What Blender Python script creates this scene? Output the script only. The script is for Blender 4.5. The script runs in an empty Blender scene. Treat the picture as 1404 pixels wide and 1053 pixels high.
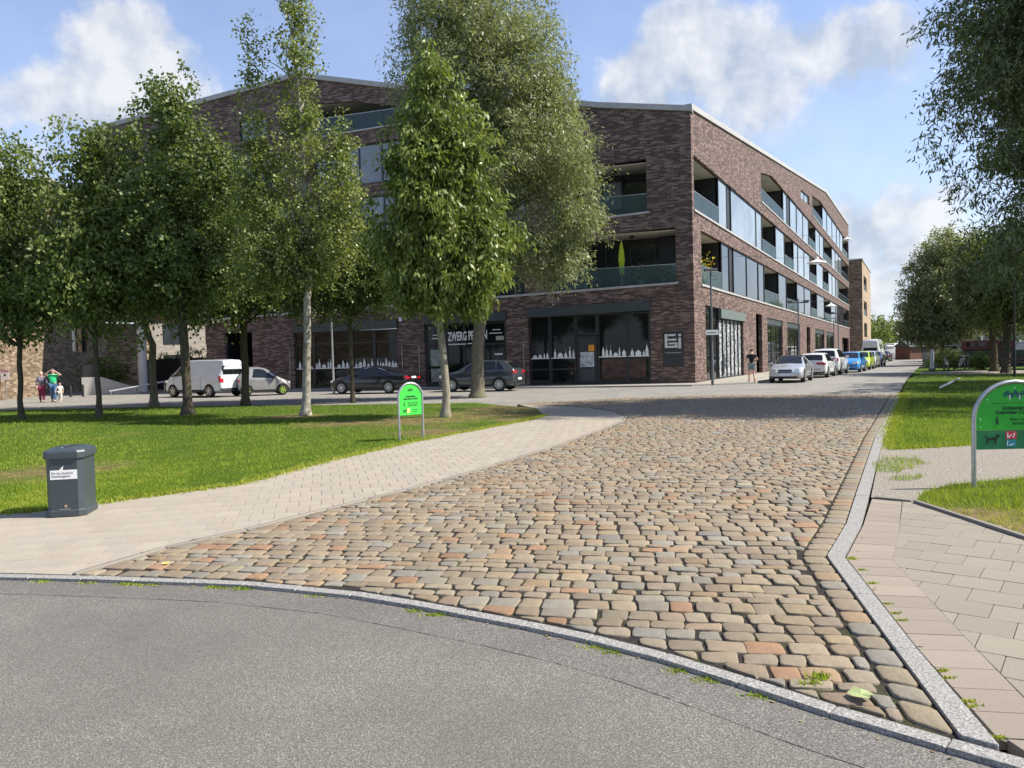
import bpy, bmesh, math, random
import numpy as np
from mathutils import Vector, Matrix
from mathutils.geometry import delaunay_2d_cdt, tessellate_polygon

SC = bpy.context.scene
COL = SC.collection
RAD = math.radians
random.seed(7)

# ------------------------------------------------------------------ camera
CAM_H = 1.6
F_PX, CX, CY = 1055.0, 702.0, 526.5
_p, _r = RAD(1.84), RAD(1.5)
FWD = Vector((0, math.cos(_p), -math.sin(_p)))
_up0 = Vector((0, math.sin(_p), math.cos(_p)))
RIGHT = Vector((1, 0, 0)) * math.cos(_r) - _up0 * math.sin(_r)
UP = _up0 * math.cos(_r) + Vector((1, 0, 0)) * math.sin(_r)
cam_data = bpy.data.cameras.new('camera')
cam_data.sensor_fit = 'HORIZONTAL'
cam_data.sensor_width = 36.0
cam_data.lens = 36.0 * F_PX / 1404.0
cam_data.clip_start = 0.1
cam_data.clip_end = 3000
cam = bpy.data.objects.new('camera', cam_data)
COL.objects.link(cam)
cam.matrix_world = Matrix(((RIGHT.x, UP.x, -FWD.x, 0), (RIGHT.y, UP.y, -FWD.y, 0),
                           (RIGHT.z, UP.z, -FWD.z, CAM_H), (0, 0, 0, 1)))
SC.camera = cam


def at(px, py, Y):
    """the real place seen at a photo pixel at a distance Y in front of the camera"""
    d = FWD + RIGHT * ((px - CX) / F_PX) - UP * ((py - CY) / F_PX)
    return Vector((0, 0, CAM_H)) + d * (Y / d.y)


# ------------------------------------------------------------------ light
SUN_EL = RAD(47)
SUN_DIR = Vector((math.cos(RAD(-5)), math.sin(RAD(-5)), 0)) * math.cos(SUN_EL) + Vector((0, 0, math.sin(SUN_EL)))
sun = bpy.data.lights.new('sun', 'SUN')
sun.energy = 4.6
sun.angle = RAD(0.53)
sun.color = (1.0, 0.935, 0.82)
sun_ob = bpy.data.objects.new('sun', sun)
sun_ob.rotation_euler = (-SUN_DIR).to_track_quat('-Z', 'Y').to_euler()
sun_ob.location = SUN_DIR * 200
COL.objects.link(sun_ob)

world = bpy.data.worlds.new('World')
SC.world = world
world.use_nodes = True
WT = world.node_tree
WN, WL = WT.nodes, WT.links
WN.clear()
w_out = WN.new('ShaderNodeOutputWorld')
w_bg = WN.new('ShaderNodeBackground')
w_bg.inputs['Strength'].default_value = 0.12
sky = WN.new('ShaderNodeTexSky')
sky.sky_type = 'NISHITA'
sky.sun_disc = False
sky.sun_elevation = SUN_EL
sky.sun_rotation = math.atan2(SUN_DIR.x, SUN_DIR.y)
sky.air_density = 1.0
sky.dust_density = 0.3
sky.ozone_density = 1.5


def wmath(op, a, b=None, c=None, clamp=False):
    n = WN.new('ShaderNodeMath')
    n.operation = op
    n.use_clamp = clamp
    for i, v in enumerate((a, b, c)):
        if v is None:
            continue
        if isinstance(v, (int, float)):
            n.inputs[i].default_value = v
        else:
            WL.new(v, n.inputs[i])
    return n.outputs[0]


def wnoise(vec, scale, detail, rough=0.55):
    n = WN.new('ShaderNodeTexNoise')
    n.inputs['Scale'].default_value = scale
    n.inputs['Detail'].default_value = detail
    n.inputs['Roughness'].default_value = rough
    WL.new(vec, n.inputs['Vector'])
    return n.outputs['Fac'], n.outputs['Color']


tc = WN.new('ShaderNodeTexCoord')
dirv = tc.outputs['Generated']
# ragged cloud edges: push the direction about with noise
_, ncol = wnoise(dirv, 5.0, 8.0, 0.6)
sub = WN.new('ShaderNodeVectorMath'); sub.operation = 'SUBTRACT'
WL.new(ncol, sub.inputs[0]); sub.inputs[1].default_value = (0.5, 0.5, 0.5)
scl = WN.new('ShaderNodeVectorMath'); scl.operation = 'SCALE'
WL.new(sub.outputs[0], scl.inputs[0]); scl.inputs['Scale'].default_value = 0.22
add = WN.new('ShaderNodeVectorMath'); add.operation = 'ADD'
WL.new(dirv, add.inputs[0]); WL.new(scl.outputs[0], add.inputs[1])
nf, _ = wnoise(dirv, 8.0, 10.0, 0.62)
# the same noise a little way towards the sun: the difference lights the cloud's sunward side
shf = WN.new('ShaderNodeVectorMath'); shf.operation = 'ADD'
WL.new(dirv, shf.inputs[0]); shf.inputs[1].default_value = tuple(SUN_DIR * 0.035)
nf_s, _ = wnoise(shf.outputs[0], 8.0, 5.0, 0.55)
nf_l, _ = wnoise(dirv, 8.0, 5.0, 0.55)
nb, _ = wnoise(dirv, 2.6, 7.0, 0.55)
mask = None


def pdir(px, py):
    return (FWD + RIGHT * ((px - CX) / F_PX) - UP * ((py - CY) / F_PX)).normalized()


# cumulus banks: direction, radius, vertical squeeze, density
CLOUDS = [(at(175, 110, 100), 0.078, 1.1, 1.0), (at(60, 145, 100), 0.055, 1.3, 0.75), (at(150, 185, 100), 0.1, 1.7, 0.55),
          (at(985, 110, 100), 0.09, 1.2, 1.0), (at(880, 130, 100), 0.065, 1.5, 0.85), (at(1020, 165, 100), 0.095, 1.35, 0.7),
          (at(1150, 85, 100), 0.075, 1.5, 0.95), (at(1070, 110, 100), 0.08, 1.5, 0.85), (at(1190, 300, 100), 0.095, 1.9, 0.85),
          (at(1260, 265, 100), 0.07, 1.7, 0.75), (at(1290, 340, 100), 0.085, 2.2, 0.85), (at(1240, 400, 100), 0.1, 3.0, 0.7),
          (at(360, 250, 100), 0.09, 2.0, 0.4), (at(20, 240, 100), 0.09, 2.2, 0.5)]
for P, rad, sq, dens in CLOUDS:
    d0 = (P - Vector((0, 0, CAM_H))).normalized()
    dif = WN.new('ShaderNodeVectorMath'); dif.operation = 'SUBTRACT'
    WL.new(add.outputs[0], dif.inputs[0]); dif.inputs[1].default_value = d0
    mul = WN.new('ShaderNodeVectorMath'); mul.operation = 'MULTIPLY'
    WL.new(dif.outputs[0], mul.inputs[0]); mul.inputs[1].default_value = (1 / rad, 1 / rad, sq / rad)
    ln = WN.new('ShaderNodeVectorMath'); ln.operation = 'LENGTH'
    WL.new(mul.outputs[0], ln.inputs[0])
    f = wmath('MULTIPLY', wmath('SUBTRACT', 1.25, ln.outputs['Value'], clamp=True), dens)
    mask = f if mask is None else wmath('MAXIMUM', mask, f)
# the rest of the sky carries the same scattered clouds
sep = WN.new('ShaderNodeSeparateXYZ')
WL.new(dirv, sep.inputs[0])
gen = wmath('MULTIPLY', wmath('SUBTRACT', nb, 0.56, clamp=True), 2.6)
gen = wmath('MULTIPLY', gen, wmath('SUBTRACT', 1.0, wmath('MULTIPLY', sep.outputs['Y'], 1.6, clamp=True), clamp=True))
mask = wmath('MAXIMUM', mask, gen)
dens = wmath('MULTIPLY', wmath('ADD', mask, wmath('MULTIPLY', wmath('SUBTRACT', nf, 0.53), 2.2)), 1.5, clamp=True)
dens = wmath('MULTIPLY', dens, wmath('MULTIPLY', mask, 3.0, clamp=True))
dens = wmath('SMOOTH_MIN', dens, 0.84, 0.2)
# thin veil that whitens the blue
veil = wmath('MULTIPLY', nb, 0.16)
dens = wmath('MAXIMUM', dens, veil)
cr = WN.new('ShaderNodeValToRGB')
cr.color_ramp.elements[0].position = 0.25
cr.color_ramp.elements[0].color = (2.3, 2.65, 3.15, 1)
cr.color_ramp.elements[1].position = 0.85
cr.color_ramp.elements[1].color = (4.25, 4.25, 4.25, 1)
WL.new(wmath('ADD', wmath('MULTIPLY', wmath('SUBTRACT', nf_l, nf_s), 2.6), wmath('ADD', 0.5, wmath('MULTIPLY', wmath('SUBTRACT', nf, 0.5), 0.9))), cr.inputs[0])
hs = WN.new('ShaderNodeMix'); hs.data_type = 'RGBA'; hs.blend_type = 'MULTIPLY'
hs.inputs[0].default_value = 1.0
WL.new(sky.outputs[0], hs.inputs[6]); hs.inputs[7].default_value = (1.05, 0.95, 1.0, 1)
mx = WN.new('ShaderNodeMix'); mx.data_type = 'RGBA'
# milky air towards the horizon
hz = WN.new('ShaderNodeMix'); hz.data_type = 'RGBA'
hzf = wmath('POWER', wmath('SUBTRACT', 1.0, wmath('ABSOLUTE', sep.outputs['Z']), clamp=True), 5.0)
WL.new(wmath('MULTIPLY', hzf, 0.85), hz.inputs[0]); WL.new(hs.outputs[2], hz.inputs[6]); hz.inputs[7].default_value = (2.5, 3.15, 4.1, 1)
WL.new(dens, mx.inputs[0]); WL.new(hz.outputs[2], mx.inputs[6]); WL.new(cr.outputs[0], mx.inputs[7])
WL.new(mx.outputs[2], w_bg.inputs['Color'])
WL.new(w_bg.outputs[0], w_out.inputs['Surface'])

SC.view_settings.view_transform = 'Standard'
SC.view_settings.look = 'None'
SC.view_settings.gamma = 1.0
SC.view_settings.exposure = 0.9
SC.view_settings.use_curve_mapping = False
SC.cycles.max_bounces = 6
SC.cycles.transparent_max_bounces = 12

# ------------------------------------------------------------------ object helpers


def tag(o, label=None, cat=None, group=None, kind=None):
    if label: o['label'] = label
    if cat: o['category'] = cat
    if group: o['group'] = group
    if kind: o['kind'] = kind
    return o


def thing(name, label, cat, loc=(0, 0, 0), rz=0.0, group=None):
    o = bpy.data.objects.new(name, None)
    o.empty_display_size = 0.3
    COL.objects.link(o)
    o.location = loc
    o.rotation_euler = (0, 0, rz)
    return tag(o, label, cat, group)


def link(name, me, m=None, parent=None, smooth=False):
    o = bpy.data.objects.new(name, me)
    COL.objects.link(o)
    if m is not None:
        for mm in (m if isinstance(m, (list, tuple)) else [m]):
            me.materials.append(mm)
    if parent is not None:
        o.parent = parent
    if smooth:
        me.polygons.foreach_set('use_smooth', [True] * len(me.polygons))
    return o


def obj(name, bm, m=None, parent=None, smooth=False, angle=None):
    me = bpy.data.meshes.new(name)
    bmesh.ops.recalc_face_normals(bm, faces=bm.faces)
    bm.to_mesh(me)
    bm.free()
    o = link(name, me, m, parent, smooth)
    if angle:
        me.set_sharp_from_angle(angle=RAD(angle))
    return o


def np_obj(name, V, Fc, m=None, parent=None, tint=None, smooth=False):
    """mesh from numpy arrays; Fc is (M,k); tint a per-face value (M,) or colour (M,3)"""
    V = np.asarray(V, dtype=np.float32); Fc = np.asarray(Fc, dtype=np.int32)
    me = bpy.data.meshes.new(name)
    me.vertices.add(len(V)); me.vertices.foreach_set('co', V.ravel())
    M, k = Fc.shape
    me.loops.add(M * k); me.loops.foreach_set('vertex_index', Fc.ravel())
    me.polygons.add(M); me.polygons.foreach_set('loop_start', np.arange(0, M * k, k, dtype=np.int32))
    me.update(calc_edges=True)
    if tint is not None:
        set_tint(me, tint)
    return link(name, me, m, parent, smooth)


def set_tint(me, tint):
    tint = np.asarray(tint, dtype=np.float32)
    if tint.ndim == 1:
        a = me.attributes.new('tint', 'FLOAT', 'FACE')
        a.data.foreach_set('value', tint)
    else:
        a = me.attributes.new('tint', 'FLOAT_COLOR', 'FACE')
        a.data.foreach_set('color', np.concatenate([tint, np.ones((len(tint), 1), np.float32)], 1).ravel())


def box(bm, x0, x1, y0, y1, z0, z1, M=None):
    c = [(x0, y0, z0), (x1, y0, z0), (x1, y1, z0), (x0, y1, z0), (x0, y0, z1), (x1, y0, z1), (x1, y1, z1), (x0, y1, z1)]
    vs = [bm.verts.new(M @ Vector(p) if M else p) for p in c]
    for f in ((3, 2, 1, 0), (4, 5, 6, 7), (0, 1, 5, 4), (1, 2, 6, 5), (2, 3, 7, 6), (3, 0, 4, 7)):
        bm.faces.new([vs[i] for i in f])
    return vs


def rbox(x0, x1, y0, y1, z0, z1, r=0.02, seg=2):
    bm = bmesh.new()
    box(bm, x0, x1, y0, y1, z0, z1)
    bmesh.ops.bevel(bm, geom=bm.edges[:], offset=r, segments=seg, affect='EDGES', profile=0.6)
    return bm


def tube(bm, pts, rad, n=8, cap=True):
    """tube along points; rad number or list"""
    pts = [Vector(p) for p in pts]
    if not isinstance(rad, (list, tuple)): rad = [rad] * len(pts)
    rings, prev = [], None
    for i, p in enumerate(pts):
        a = pts[max(i - 1, 0)]; b = pts[min(i + 1, len(pts) - 1)]
        t = (b - a).normalized() if (b - a).length > 1e-9 else Vector((0, 0, 1))
        if prev is None:
            prev = t.orthogonal().normalized()
        u = (prev - t * prev.dot(t))
        u = u.normalized() if u.length > 1e-6 else t.orthogonal().normalized()
        prev = u
        v = t.cross(u)
        rings.append([bm.verts.new(p + (u * math.cos(2 * math.pi * k / n) + v * math.sin(2 * math.pi * k / n)) * rad[i]) for k in range(n)])
    for a, b in zip(rings, rings[1:]):
        for k in range(n):
            bm.faces.new((a[k], a[(k + 1) % n], b[(k + 1) % n], b[k]))
    if cap:
        if n > 2:
            bm.faces.new(rings[0][::-1]); bm.faces.new(rings[-1])
    return rings


def lathe(bm, prof, n=24, M=None, axis='Z'):
    rings = []
    for r, z in prof:
        ring = []
        for k in range(n):
            a = 2 * math.pi * k / n
            p = Vector((r * math.cos(a), r * math.sin(a), z)) if axis == 'Z' else Vector((r * math.cos(a), z, r * math.sin(a)))
            ring.append(bm.verts.new(M @ p if M else p))
        rings.append(ring)
    for a, b in zip(rings, rings[1:]):
        for k in range(n):
            bm.faces.new((a[k], a[(k + 1) % n], b[(k + 1) % n], b[k]))
    for ring in (rings[0], rings[-1]):
        try: bm.faces.new(ring)
        except ValueError: pass


def prism(bm, poly, fn, d0, d1):
    """poly in (a,b); fn(a,b,d)->3D ; extruded from d0 to d1"""
    lo = [bm.verts.new(fn(a, b, d0)) for a, b in poly]
    hi = [bm.verts.new(fn(a, b, d1)) for a, b in poly]
    n = len(poly)
    tris = tessellate_polygon([[Vector((a, b, 0)) for a, b in poly]])
    for t in tris:
        bm.faces.new([hi[i] for i in t]); bm.faces.new([lo[i] for i in t][::-1])
    for i in range(n):
        bm.faces.new((lo[i], lo[(i + 1) % n], hi[(i + 1) % n], hi[i]))


def sheet(name, pts, z, m, kind='structure'):
    bm = bmesh.new()
    vs = [bm.verts.new((x, y, z)) for x, y in pts]
    for t in tessellate_polygon([[Vector((x, y, 0)) for x, y in pts]]):
        f = bm.faces.new([vs[i] for i in t])
    for f in bm.faces:
        f.normal_update()
        if f.normal.z < 0: f.normal_flip()
    me = bpy.data.meshes.new(name); bm.to_mesh(me); bm.free()
    o = link(name, me, m)
    o['kind'] = kind
    return o


def evaluated(o):
    dg = bpy.context.evaluated_depsgraph_get()
    dg.update()
    return bpy.data.meshes.new_from_object(o.evaluated_get(dg))


def text_mesh(name, body, size, parent, m, M, align='CENTER', extrude=0.002, sx=1.0, bold=0.0):
    c = bpy.data.curves.new(name, 'FONT')
    c.body = body; c.size = size; c.align_x = align; c.align_y = 'CENTER'; c.extrude = extrude; c.offset = bold
    c.resolution_u = 2
    t = bpy.data.objects.new('tmp', c); COL.objects.link(t)
    me = evaluated(t)
    bpy.data.objects.remove(t); bpy.data.curves.remove(c)
    me.transform(M @ Matrix.Diagonal((sx, 1, 1, 1)))
    return link(name, me, m, parent)


def inside(poly, x, y):
    c = False
    j = len(poly) - 1
    for i in range(len(poly)):
        xi, yi = poly[i]; xj, yj = poly[j]
        if (yi > y) != (yj > y) and x < (xj - xi) * (y - yi) / (yj - yi) + xi:
            c = not c
        j = i
    return c


# ------------------------------------------------------------------ material helpers
MATS = {}


class NT:
    def __init__(s, name):
        s.m = bpy.data.materials.new(name); s.m.use_nodes = True
        s.t = s.m.node_tree; s.n = s.t.nodes; s.l = s.t.links
        s.b = s.n['Principled BSDF']; s.out = s.n['Material Output']

    def new(s, typ, **kw):
        n = s.n.new(typ)
        for k, v in kw.items():
            if k.startswith('i_'):
                n.inputs[k[2:].replace('_', ' ')].default_value = v
            else:
                setattr(n, k, v)
        return n

    def noise(s, scale, detail=4, rough=0.55, vec=None, coord='Object'):
        n = s.new('ShaderNodeTexNoise', i_Scale=scale, i_Detail=detail, i_Roughness=rough)
        if vec is None:
            if not hasattr(s, 'tc'): s.tc = s.n.new('ShaderNodeTexCoord')
            vec = s.tc.outputs[coord]
        s.l.new(vec, n.inputs['Vector'])
        return n.outputs['Fac']

    def ramp(s, fac, stops):
        r = s.n.new('ShaderNodeValToRGB')
        el = r.color_ramp.elements
        while len(el) < len(stops): el.new(0.5)
        for e, (p, c) in zip(el, stops):
            e.position = p; e.color = (*c, 1) if len(c) == 3 else c
        s.l.new(fac, r.inputs[0])
        return r.outputs[0]

    def mix(s, fac, a, b, mode='MIX'):
        n = s.new('ShaderNodeMix', data_type='RGBA', blend_type=mode)
        for sock, v in ((n.inputs[0], fac), (n.inputs[6], a), (n.inputs[7], b)):
            if isinstance(v, (int, float)): sock.default_value = v
            elif isinstance(v, tuple): sock.default_value = (*v, 1) if len(v) == 3 else v
            else: s.l.new(v, sock)
        return n.outputs[2]

    def math(s, op, a, b=0.0, clamp=False):
        n = s.new('ShaderNodeMath', operation=op, use_clamp=clamp)
        for sock, v in ((n.inputs[0], a), (n.inputs[1], b)):
            if isinstance(v, (int, float)): sock.default_value = v
            else: s.l.new(v, sock)
        return n.outputs[0]

    def bump(s, h, strength=0.3, dist=0.01):
        b = s.new('ShaderNodeBump', i_Strength=strength, i_Distance=dist)
        s.l.new(h, b.inputs['Height']); s.l.new(b.outputs[0], s.b.inputs['Normal'])

    def col(s, c):
        if isinstance(c, tuple): s.b.inputs['Base Color'].default_value = (*c, 1)
        else: s.l.new(c, s.b.inputs['Base Color'])

    def set(s, rough=None, metal=None, spec=None, coat=None):
        if rough is not None: s.b.inputs['Roughness'].default_value = rough
        if metal is not None: s.b.inputs['Metallic'].default_value = metal
        if spec is not None: s.b.inputs['Specular IOR Level'].default_value = spec
        if coat is not None:
            s.b.inputs['Coat Weight'].default_value = coat; s.b.inputs['Coat Roughness'].default_value = 0.04
        return s.m


def plain(name, c, rough=0.6, metal=0.0, spec=0.5, var=0.12, scale=6.0, bump=0.0, bscale=60, coat=0.0):
    """a painted / coated / bare surface with slight tone variation"""
    if name in MATS: return MATS[name]
    t = NT(name)
    n = t.noise(scale, 5)
    lo = tuple(v * (1 - var) for v in c); hi = tuple(min(1, v * (1 + var)) for v in c)
    t.col(t.ramp(n, [(0.3, lo), (0.7, hi)]))
    if bump: t.bump(t.noise(bscale, 4), bump, 0.01)
    MATS[name] = t.set(rough, metal, spec, coat)
    return MATS[name]
# ------------------------------------------------------------------ materials
def m_brick(name, dark, mid, light, mortar, w=0.5, h=0.085):
    t = NT(name)
    uv = t.n.new('ShaderNodeUVMap'); uv.uv_map = 'uv'
    b = t.new('ShaderNodeTexBrick', offset=0.37, offset_frequency=2)
    for k, v in (('Scale', 1.0), ('Brick Width', w), ('Row Height', h), ('Mortar Size', 0.009), ('Mortar Smooth', 0.2), ('Bias', -0.1)):
        b.inputs[k].default_value = v
    b.inputs['Color1'].default_value = (0, 0, 0, 1); b.inputs['Color2'].default_value = (1, 1, 1, 1)
    b.inputs['Mortar'].default_value = (0.5, 0.5, 0.5, 1)
    t.l.new(uv.outputs[0], b.inputs['Vector'])
    sc = t.new('ShaderNodeVectorMath', operation='MULTIPLY'); sc.inputs[1].default_value = (0.35, 1.0, 1)
    t.l.new(uv.outputs[0], sc.inputs[0])
    big = t.noise(0.9, 6, 0.6, vec=uv.outputs[0])
    fine = t.noise(14, 3, 0.6, vec=sc.outputs[0])
    fac = t.math('ADD', t.math('MULTIPLY', b.outputs['Color'], 0.95), t.math('MULTIPLY', t.math('SUBTRACT', fine, 0.62), 1.1))
    fac = t.math('ADD', fac, t.math('MULTIPLY', t.math('SUBTRACT', big, 0.5), 0.4), clamp=True)
    c = t.ramp(fac, [(0.02, dark), (0.5, mid), (0.95, light)])
    c = t.mix(b.outputs['Fac'], c, mortar)
    t.col(c)
    hgt = t.math('ADD', t.math('MULTIPLY', b.outputs['Fac'], -1.0), t.math('MULTIPLY', b.outputs['Color'], 0.5))
    t.bump(hgt, 0.9, 0.012)
    return t.set(0.8, spec=0.3)


M_BRICK = m_brick('dark_brick', (0.075, 0.046, 0.038), (0.205, 0.135, 0.112), (0.37, 0.275, 0.23), (0.16, 0.13, 0.115), 0.36, 0.085)
M_TANBRICK = m_brick('tan_brick', (0.15, 0.105, 0.068), (0.31, 0.235, 0.16), (0.44, 0.36, 0.265), (0.22, 0.185, 0.145), 0.55, 0.13)
M_SANDBRICK = m_brick('sand_brick', (0.3, 0.21, 0.13), (0.46, 0.34, 0.22), (0.58, 0.46, 0.33), (0.4, 0.34, 0.27))
M_CREAMBRICK = m_brick('cream_brick', (0.42, 0.36, 0.27), (0.58, 0.51, 0.41), (0.68, 0.62, 0.52), (0.5, 0.46, 0.4))


def m_asphalt(name, lo, hi, speck=0.5, bs=260):
    t = NT(name)
    n1 = t.noise(125, 3, 0.8); n2 = t.noise(0.55, 6, 0.65); n3 = t.noise(25, 3, 0.6)
    c = t.ramp(n1, [(0.36, tuple(v * 0.5 for v in lo)), (0.48, lo), (0.56, hi), (0.66, tuple(min(1, v * 2.4) for v in hi))])
    c2 = t.mix(t.math('MULTIPLY', t.math('SUBTRACT', n2, 0.38, clamp=True), 2.2, clamp=True), c, tuple(v * 0.72 for v in lo))
    v = t.new('ShaderNodeTexVoronoi', i_Scale=95.0)
    t.l.new(t.tc.outputs['Object'], v.inputs['Vector'])
    c3 = t.mix(t.math('MULTIPLY', t.math('LESS_THAN', v.outputs['Distance'], 0.17), speck), c2, tuple(min(1, x * 2.3) for x in hi))
    t.col(c3)
    t.bump(t.math('ADD', n1, t.math('MULTIPLY', n3, 0.6)), 0.65, 0.006)
    return t.set(0.88, spec=0.3)


M_ASPHALT = m_asphalt('foreground_asphalt', (0.135, 0.127, 0.112), (0.18, 0.17, 0.15))
M_STREET = m_asphalt('street_asphalt', (0.215, 0.205, 0.185), (0.265, 0.252, 0.228), 0.1)

t = NT('cobble_granite')
a = t.new('ShaderNodeAttribute', attribute_name='tint')
n1 = t.noise(38, 5, 0.65); n2 = t.noise(150, 3, 0.6); n3 = t.noise(7, 4)
c = t.mix(t.math('MULTIPLY', t.math('SUBTRACT', n1, 0.3, clamp=True), 1.1), a.outputs['Color'], (0.06, 0.05, 0.042), 'MIX')
c = t.mix(0.65, a.outputs['Color'], c)
c = t.mix(t.math('MULTIPLY', t.math('GREATER_THAN', n2, 0.62), 0.3), c, (0.32, 0.29, 0.25))
c = t.mix(t.math('MULTIPLY', t.math('SUBTRACT', n3, 0.5, clamp=True), 1.2), c, (0.13, 0.12, 0.085))
t.col(c); t.bump(t.math('ADD', n1, t.math('MULTIPLY', n2, 0.4)), 0.55, 0.008)
M_COBBLE = t.set(0.72, spec=0.35)

t = NT('joint_sand')
n1 = t.noise(45, 5, 0.65); n3 = t.noise(2.2, 5, 0.6)
c = t.ramp(n1, [(0.3, (0.018, 0.016, 0.014)), (0.65, (0.05, 0.044, 0.037))])
c = t.mix(t.math('MULTIPLY', t.math('SUBTRACT', n3, 0.52, clamp=True), 5.0, clamp=True), c, (0.075, 0.085, 0.03))
t.col(c); t.bump(n1, 0.8, 0.012)
M_JOINT = t.set(0.95, spec=0.1)

t = NT('concrete_paver')
a = t.new('ShaderNodeAttribute', attribute_name='tint')
n1 = t.noise(55, 5, 0.65); n2 = t.noise(2.5, 5, 0.6); n3 = t.noise(210, 2)
c = t.mix(t.math('MULTIPLY', n2, 0.45), a.outputs['Color'], (0.17, 0.15, 0.12))
c = t.mix(t.math('MULTIPLY', t.math('SUBTRACT', n1, 0.5, clamp=True), 1.6), c, (0.13, 0.11, 0.085))
c = t.mix(t.math('MULTIPLY', t.math('GREATER_THAN', n3, 0.63), 0.3), c, (0.34, 0.31, 0.27))
t.col(c); t.bump(t.math('ADD', n1, n3), 0.3, 0.004)
M_PAVER = t.set(0.85, spec=0.3)

t = NT('paver_joint')
n1 = t.noise(50, 4)
t.col(t.ramp(n1, [(0.3, (0.06, 0.052, 0.042)), (0.7, (0.125, 0.108, 0.085))])); t.bump(n1, 0.5, 0.01)
M_PJOINT = t.set(0.95, spec=0.1)

t = NT('kerb_granite')
n1 = t.noise(70, 3, 0.8, coord='Generated' if False else 'Object'); n2 = t.noise(95, 2, 0.7); n3 = t.noise(3, 4)
c = t.ramp(n1, [(0.36, (0.15, 0.147, 0.14)), (0.5, (0.265, 0.26, 0.247)), (0.62, (0.43, 0.42, 0.4))])
c = t.mix(t.math('MULTIPLY', t.math('GREATER_THAN', n2, 0.57), 0.75), c, (0.06, 0.058, 0.055))
c = t.mix(t.math('MULTIPLY', n3, 0.35), c, (0.32, 0.3, 0.26))
t.col(c); t.bump(n1, 0.35, 0.005)
M_KERB = t.set(0.7, spec=0.35)

t = NT('gravel')
n1 = t.noise(34, 5, 0.85); n2 = t.noise(1.2, 5)
v = t.new('ShaderNodeTexVoronoi', i_Scale=70.0); t.l.new(t.tc.outputs['Object'], v.inputs['Vector'])
c = t.ramp(n1, [(0.36, (0.12, 0.1, 0.08)), (0.5, (0.28, 0.25, 0.21)), (0.62, (0.46, 0.425, 0.37))])
c = t.mix(t.math('MULTIPLY', n2, 0.4), c, (0.26, 0.225, 0.18))
t.col(c); t.bump(t.math('ADD', v.outputs['Distance'], n1), 0.9, 0.012)
M_GRAVEL = t.set(0.95, spec=0.15)


def m_lawn(name, green, dry, soil, amt, spots=()):
    """turf seen between the blades; spots are worn places (x, y, radius)"""
    t = NT(name)
    n1 = t.noise(30, 5, 0.7); n2 = t.noise(0.45, 5, 0.6); n3 = t.noise(4, 5, 0.65); n4 = t.noise(1.3, 6, 0.65)
    g = t.ramp(n1, [(0.3, tuple(v * 0.45 for v in green)), (0.6, green)])
    c = t.mix(t.math('MULTIPLY', t.math('SUBTRACT', n2, amt, clamp=True), 5, clamp=True), g, dry)
    c = t.mix(t.math('MULTIPLY', t.math('SUBTRACT', n3, 0.6, clamp=True), 5, clamp=True), c, soil)
    worn = None
    for x, y, r_ in spots:
        d = t.new('ShaderNodeVectorMath', operation='DISTANCE')
        t.l.new(t.tc.outputs['Object'], d.inputs[0]); d.inputs[1].default_value = (x, y, 0)
        f = t.math('SUBTRACT', 1.15, t.math('DIVIDE', d.outputs['Value'], r_))
        worn = f if worn is None else t.math('MAXIMUM', worn, f)
    if worn is not None:
        f = t.math('MULTIPLY', t.math('ADD', worn, t.math('MULTIPLY', t.math('SUBTRACT', n4, 0.55), 2.4)), 1.6, clamp=True)
        c = t.mix(f, c, t.ramp(n3, [(0.35, tuple(v * 0.6 for v in soil)), (0.6, dry)]))
    t.col(c); t.bump(n1, 1.0, 0.04)
    return t.set(0.95, spec=0.1)


DRY = [(-0.5, 22.5, 2.4), (-2.6, 20.6, 2.0), (-1.6, 17.3, 1.3), (-7.4, 12.2, 1.3), (-0.2, 25.2, 2.0), (-6.9, 23.9, 1.3), (-9.2, 10.6, 1.0), (-4.6, 20.5, 1.3), (0.1, 20.2, 0.9), (4.3, 6.5, 0.75), (4.4, 7.25, 0.5), (4.3, 5.6, 0.6)]
M_TURF = m_lawn('turf_soil', (0.075, 0.13, 0.02), (0.2, 0.165, 0.07), (0.17, 0.125, 0.07), 0.6, DRY)
M_DRYTURF = m_lawn('dry_turf_soil', (0.11, 0.13, 0.035), (0.27, 0.2, 0.115), (0.22, 0.155, 0.085), 0.52, DRY)
M_PJOINT2 = plain('paver_joint_light', (0.15, 0.128, 0.102), 0.95, var=0.3, scale=40)


def m_leaf(name, dark, mid, light, trans=0.3, rough=0.5, spec=0.4, tr_tint=(1.15, 1.2, 0.55)):
    t = NT(name)
    a = t.new('ShaderNodeAttribute', attribute_name='tint')
    c = t.ramp(a.outputs['Fac'], [(0.0, dark), (0.5, mid), (1.0, light)])
    t.col(c)
    t.set(rough, spec=spec)
    tr = t.n.new('ShaderNodeBsdfTranslucent')
    t.l.new(t.mix(1.0, c, (*tr_tint, 1), 'MULTIPLY'), tr.inputs['Color'])
    ms = t.n.new('ShaderNodeMixShader'); ms.inputs[0].default_value = trans
    t.l.new(t.b.outputs[0], ms.inputs[1]); t.l.new(tr.outputs[0], ms.inputs[2])
    t.l.new(ms.outputs[0], t.out.inputs['Surface'])
    return t.m


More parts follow.
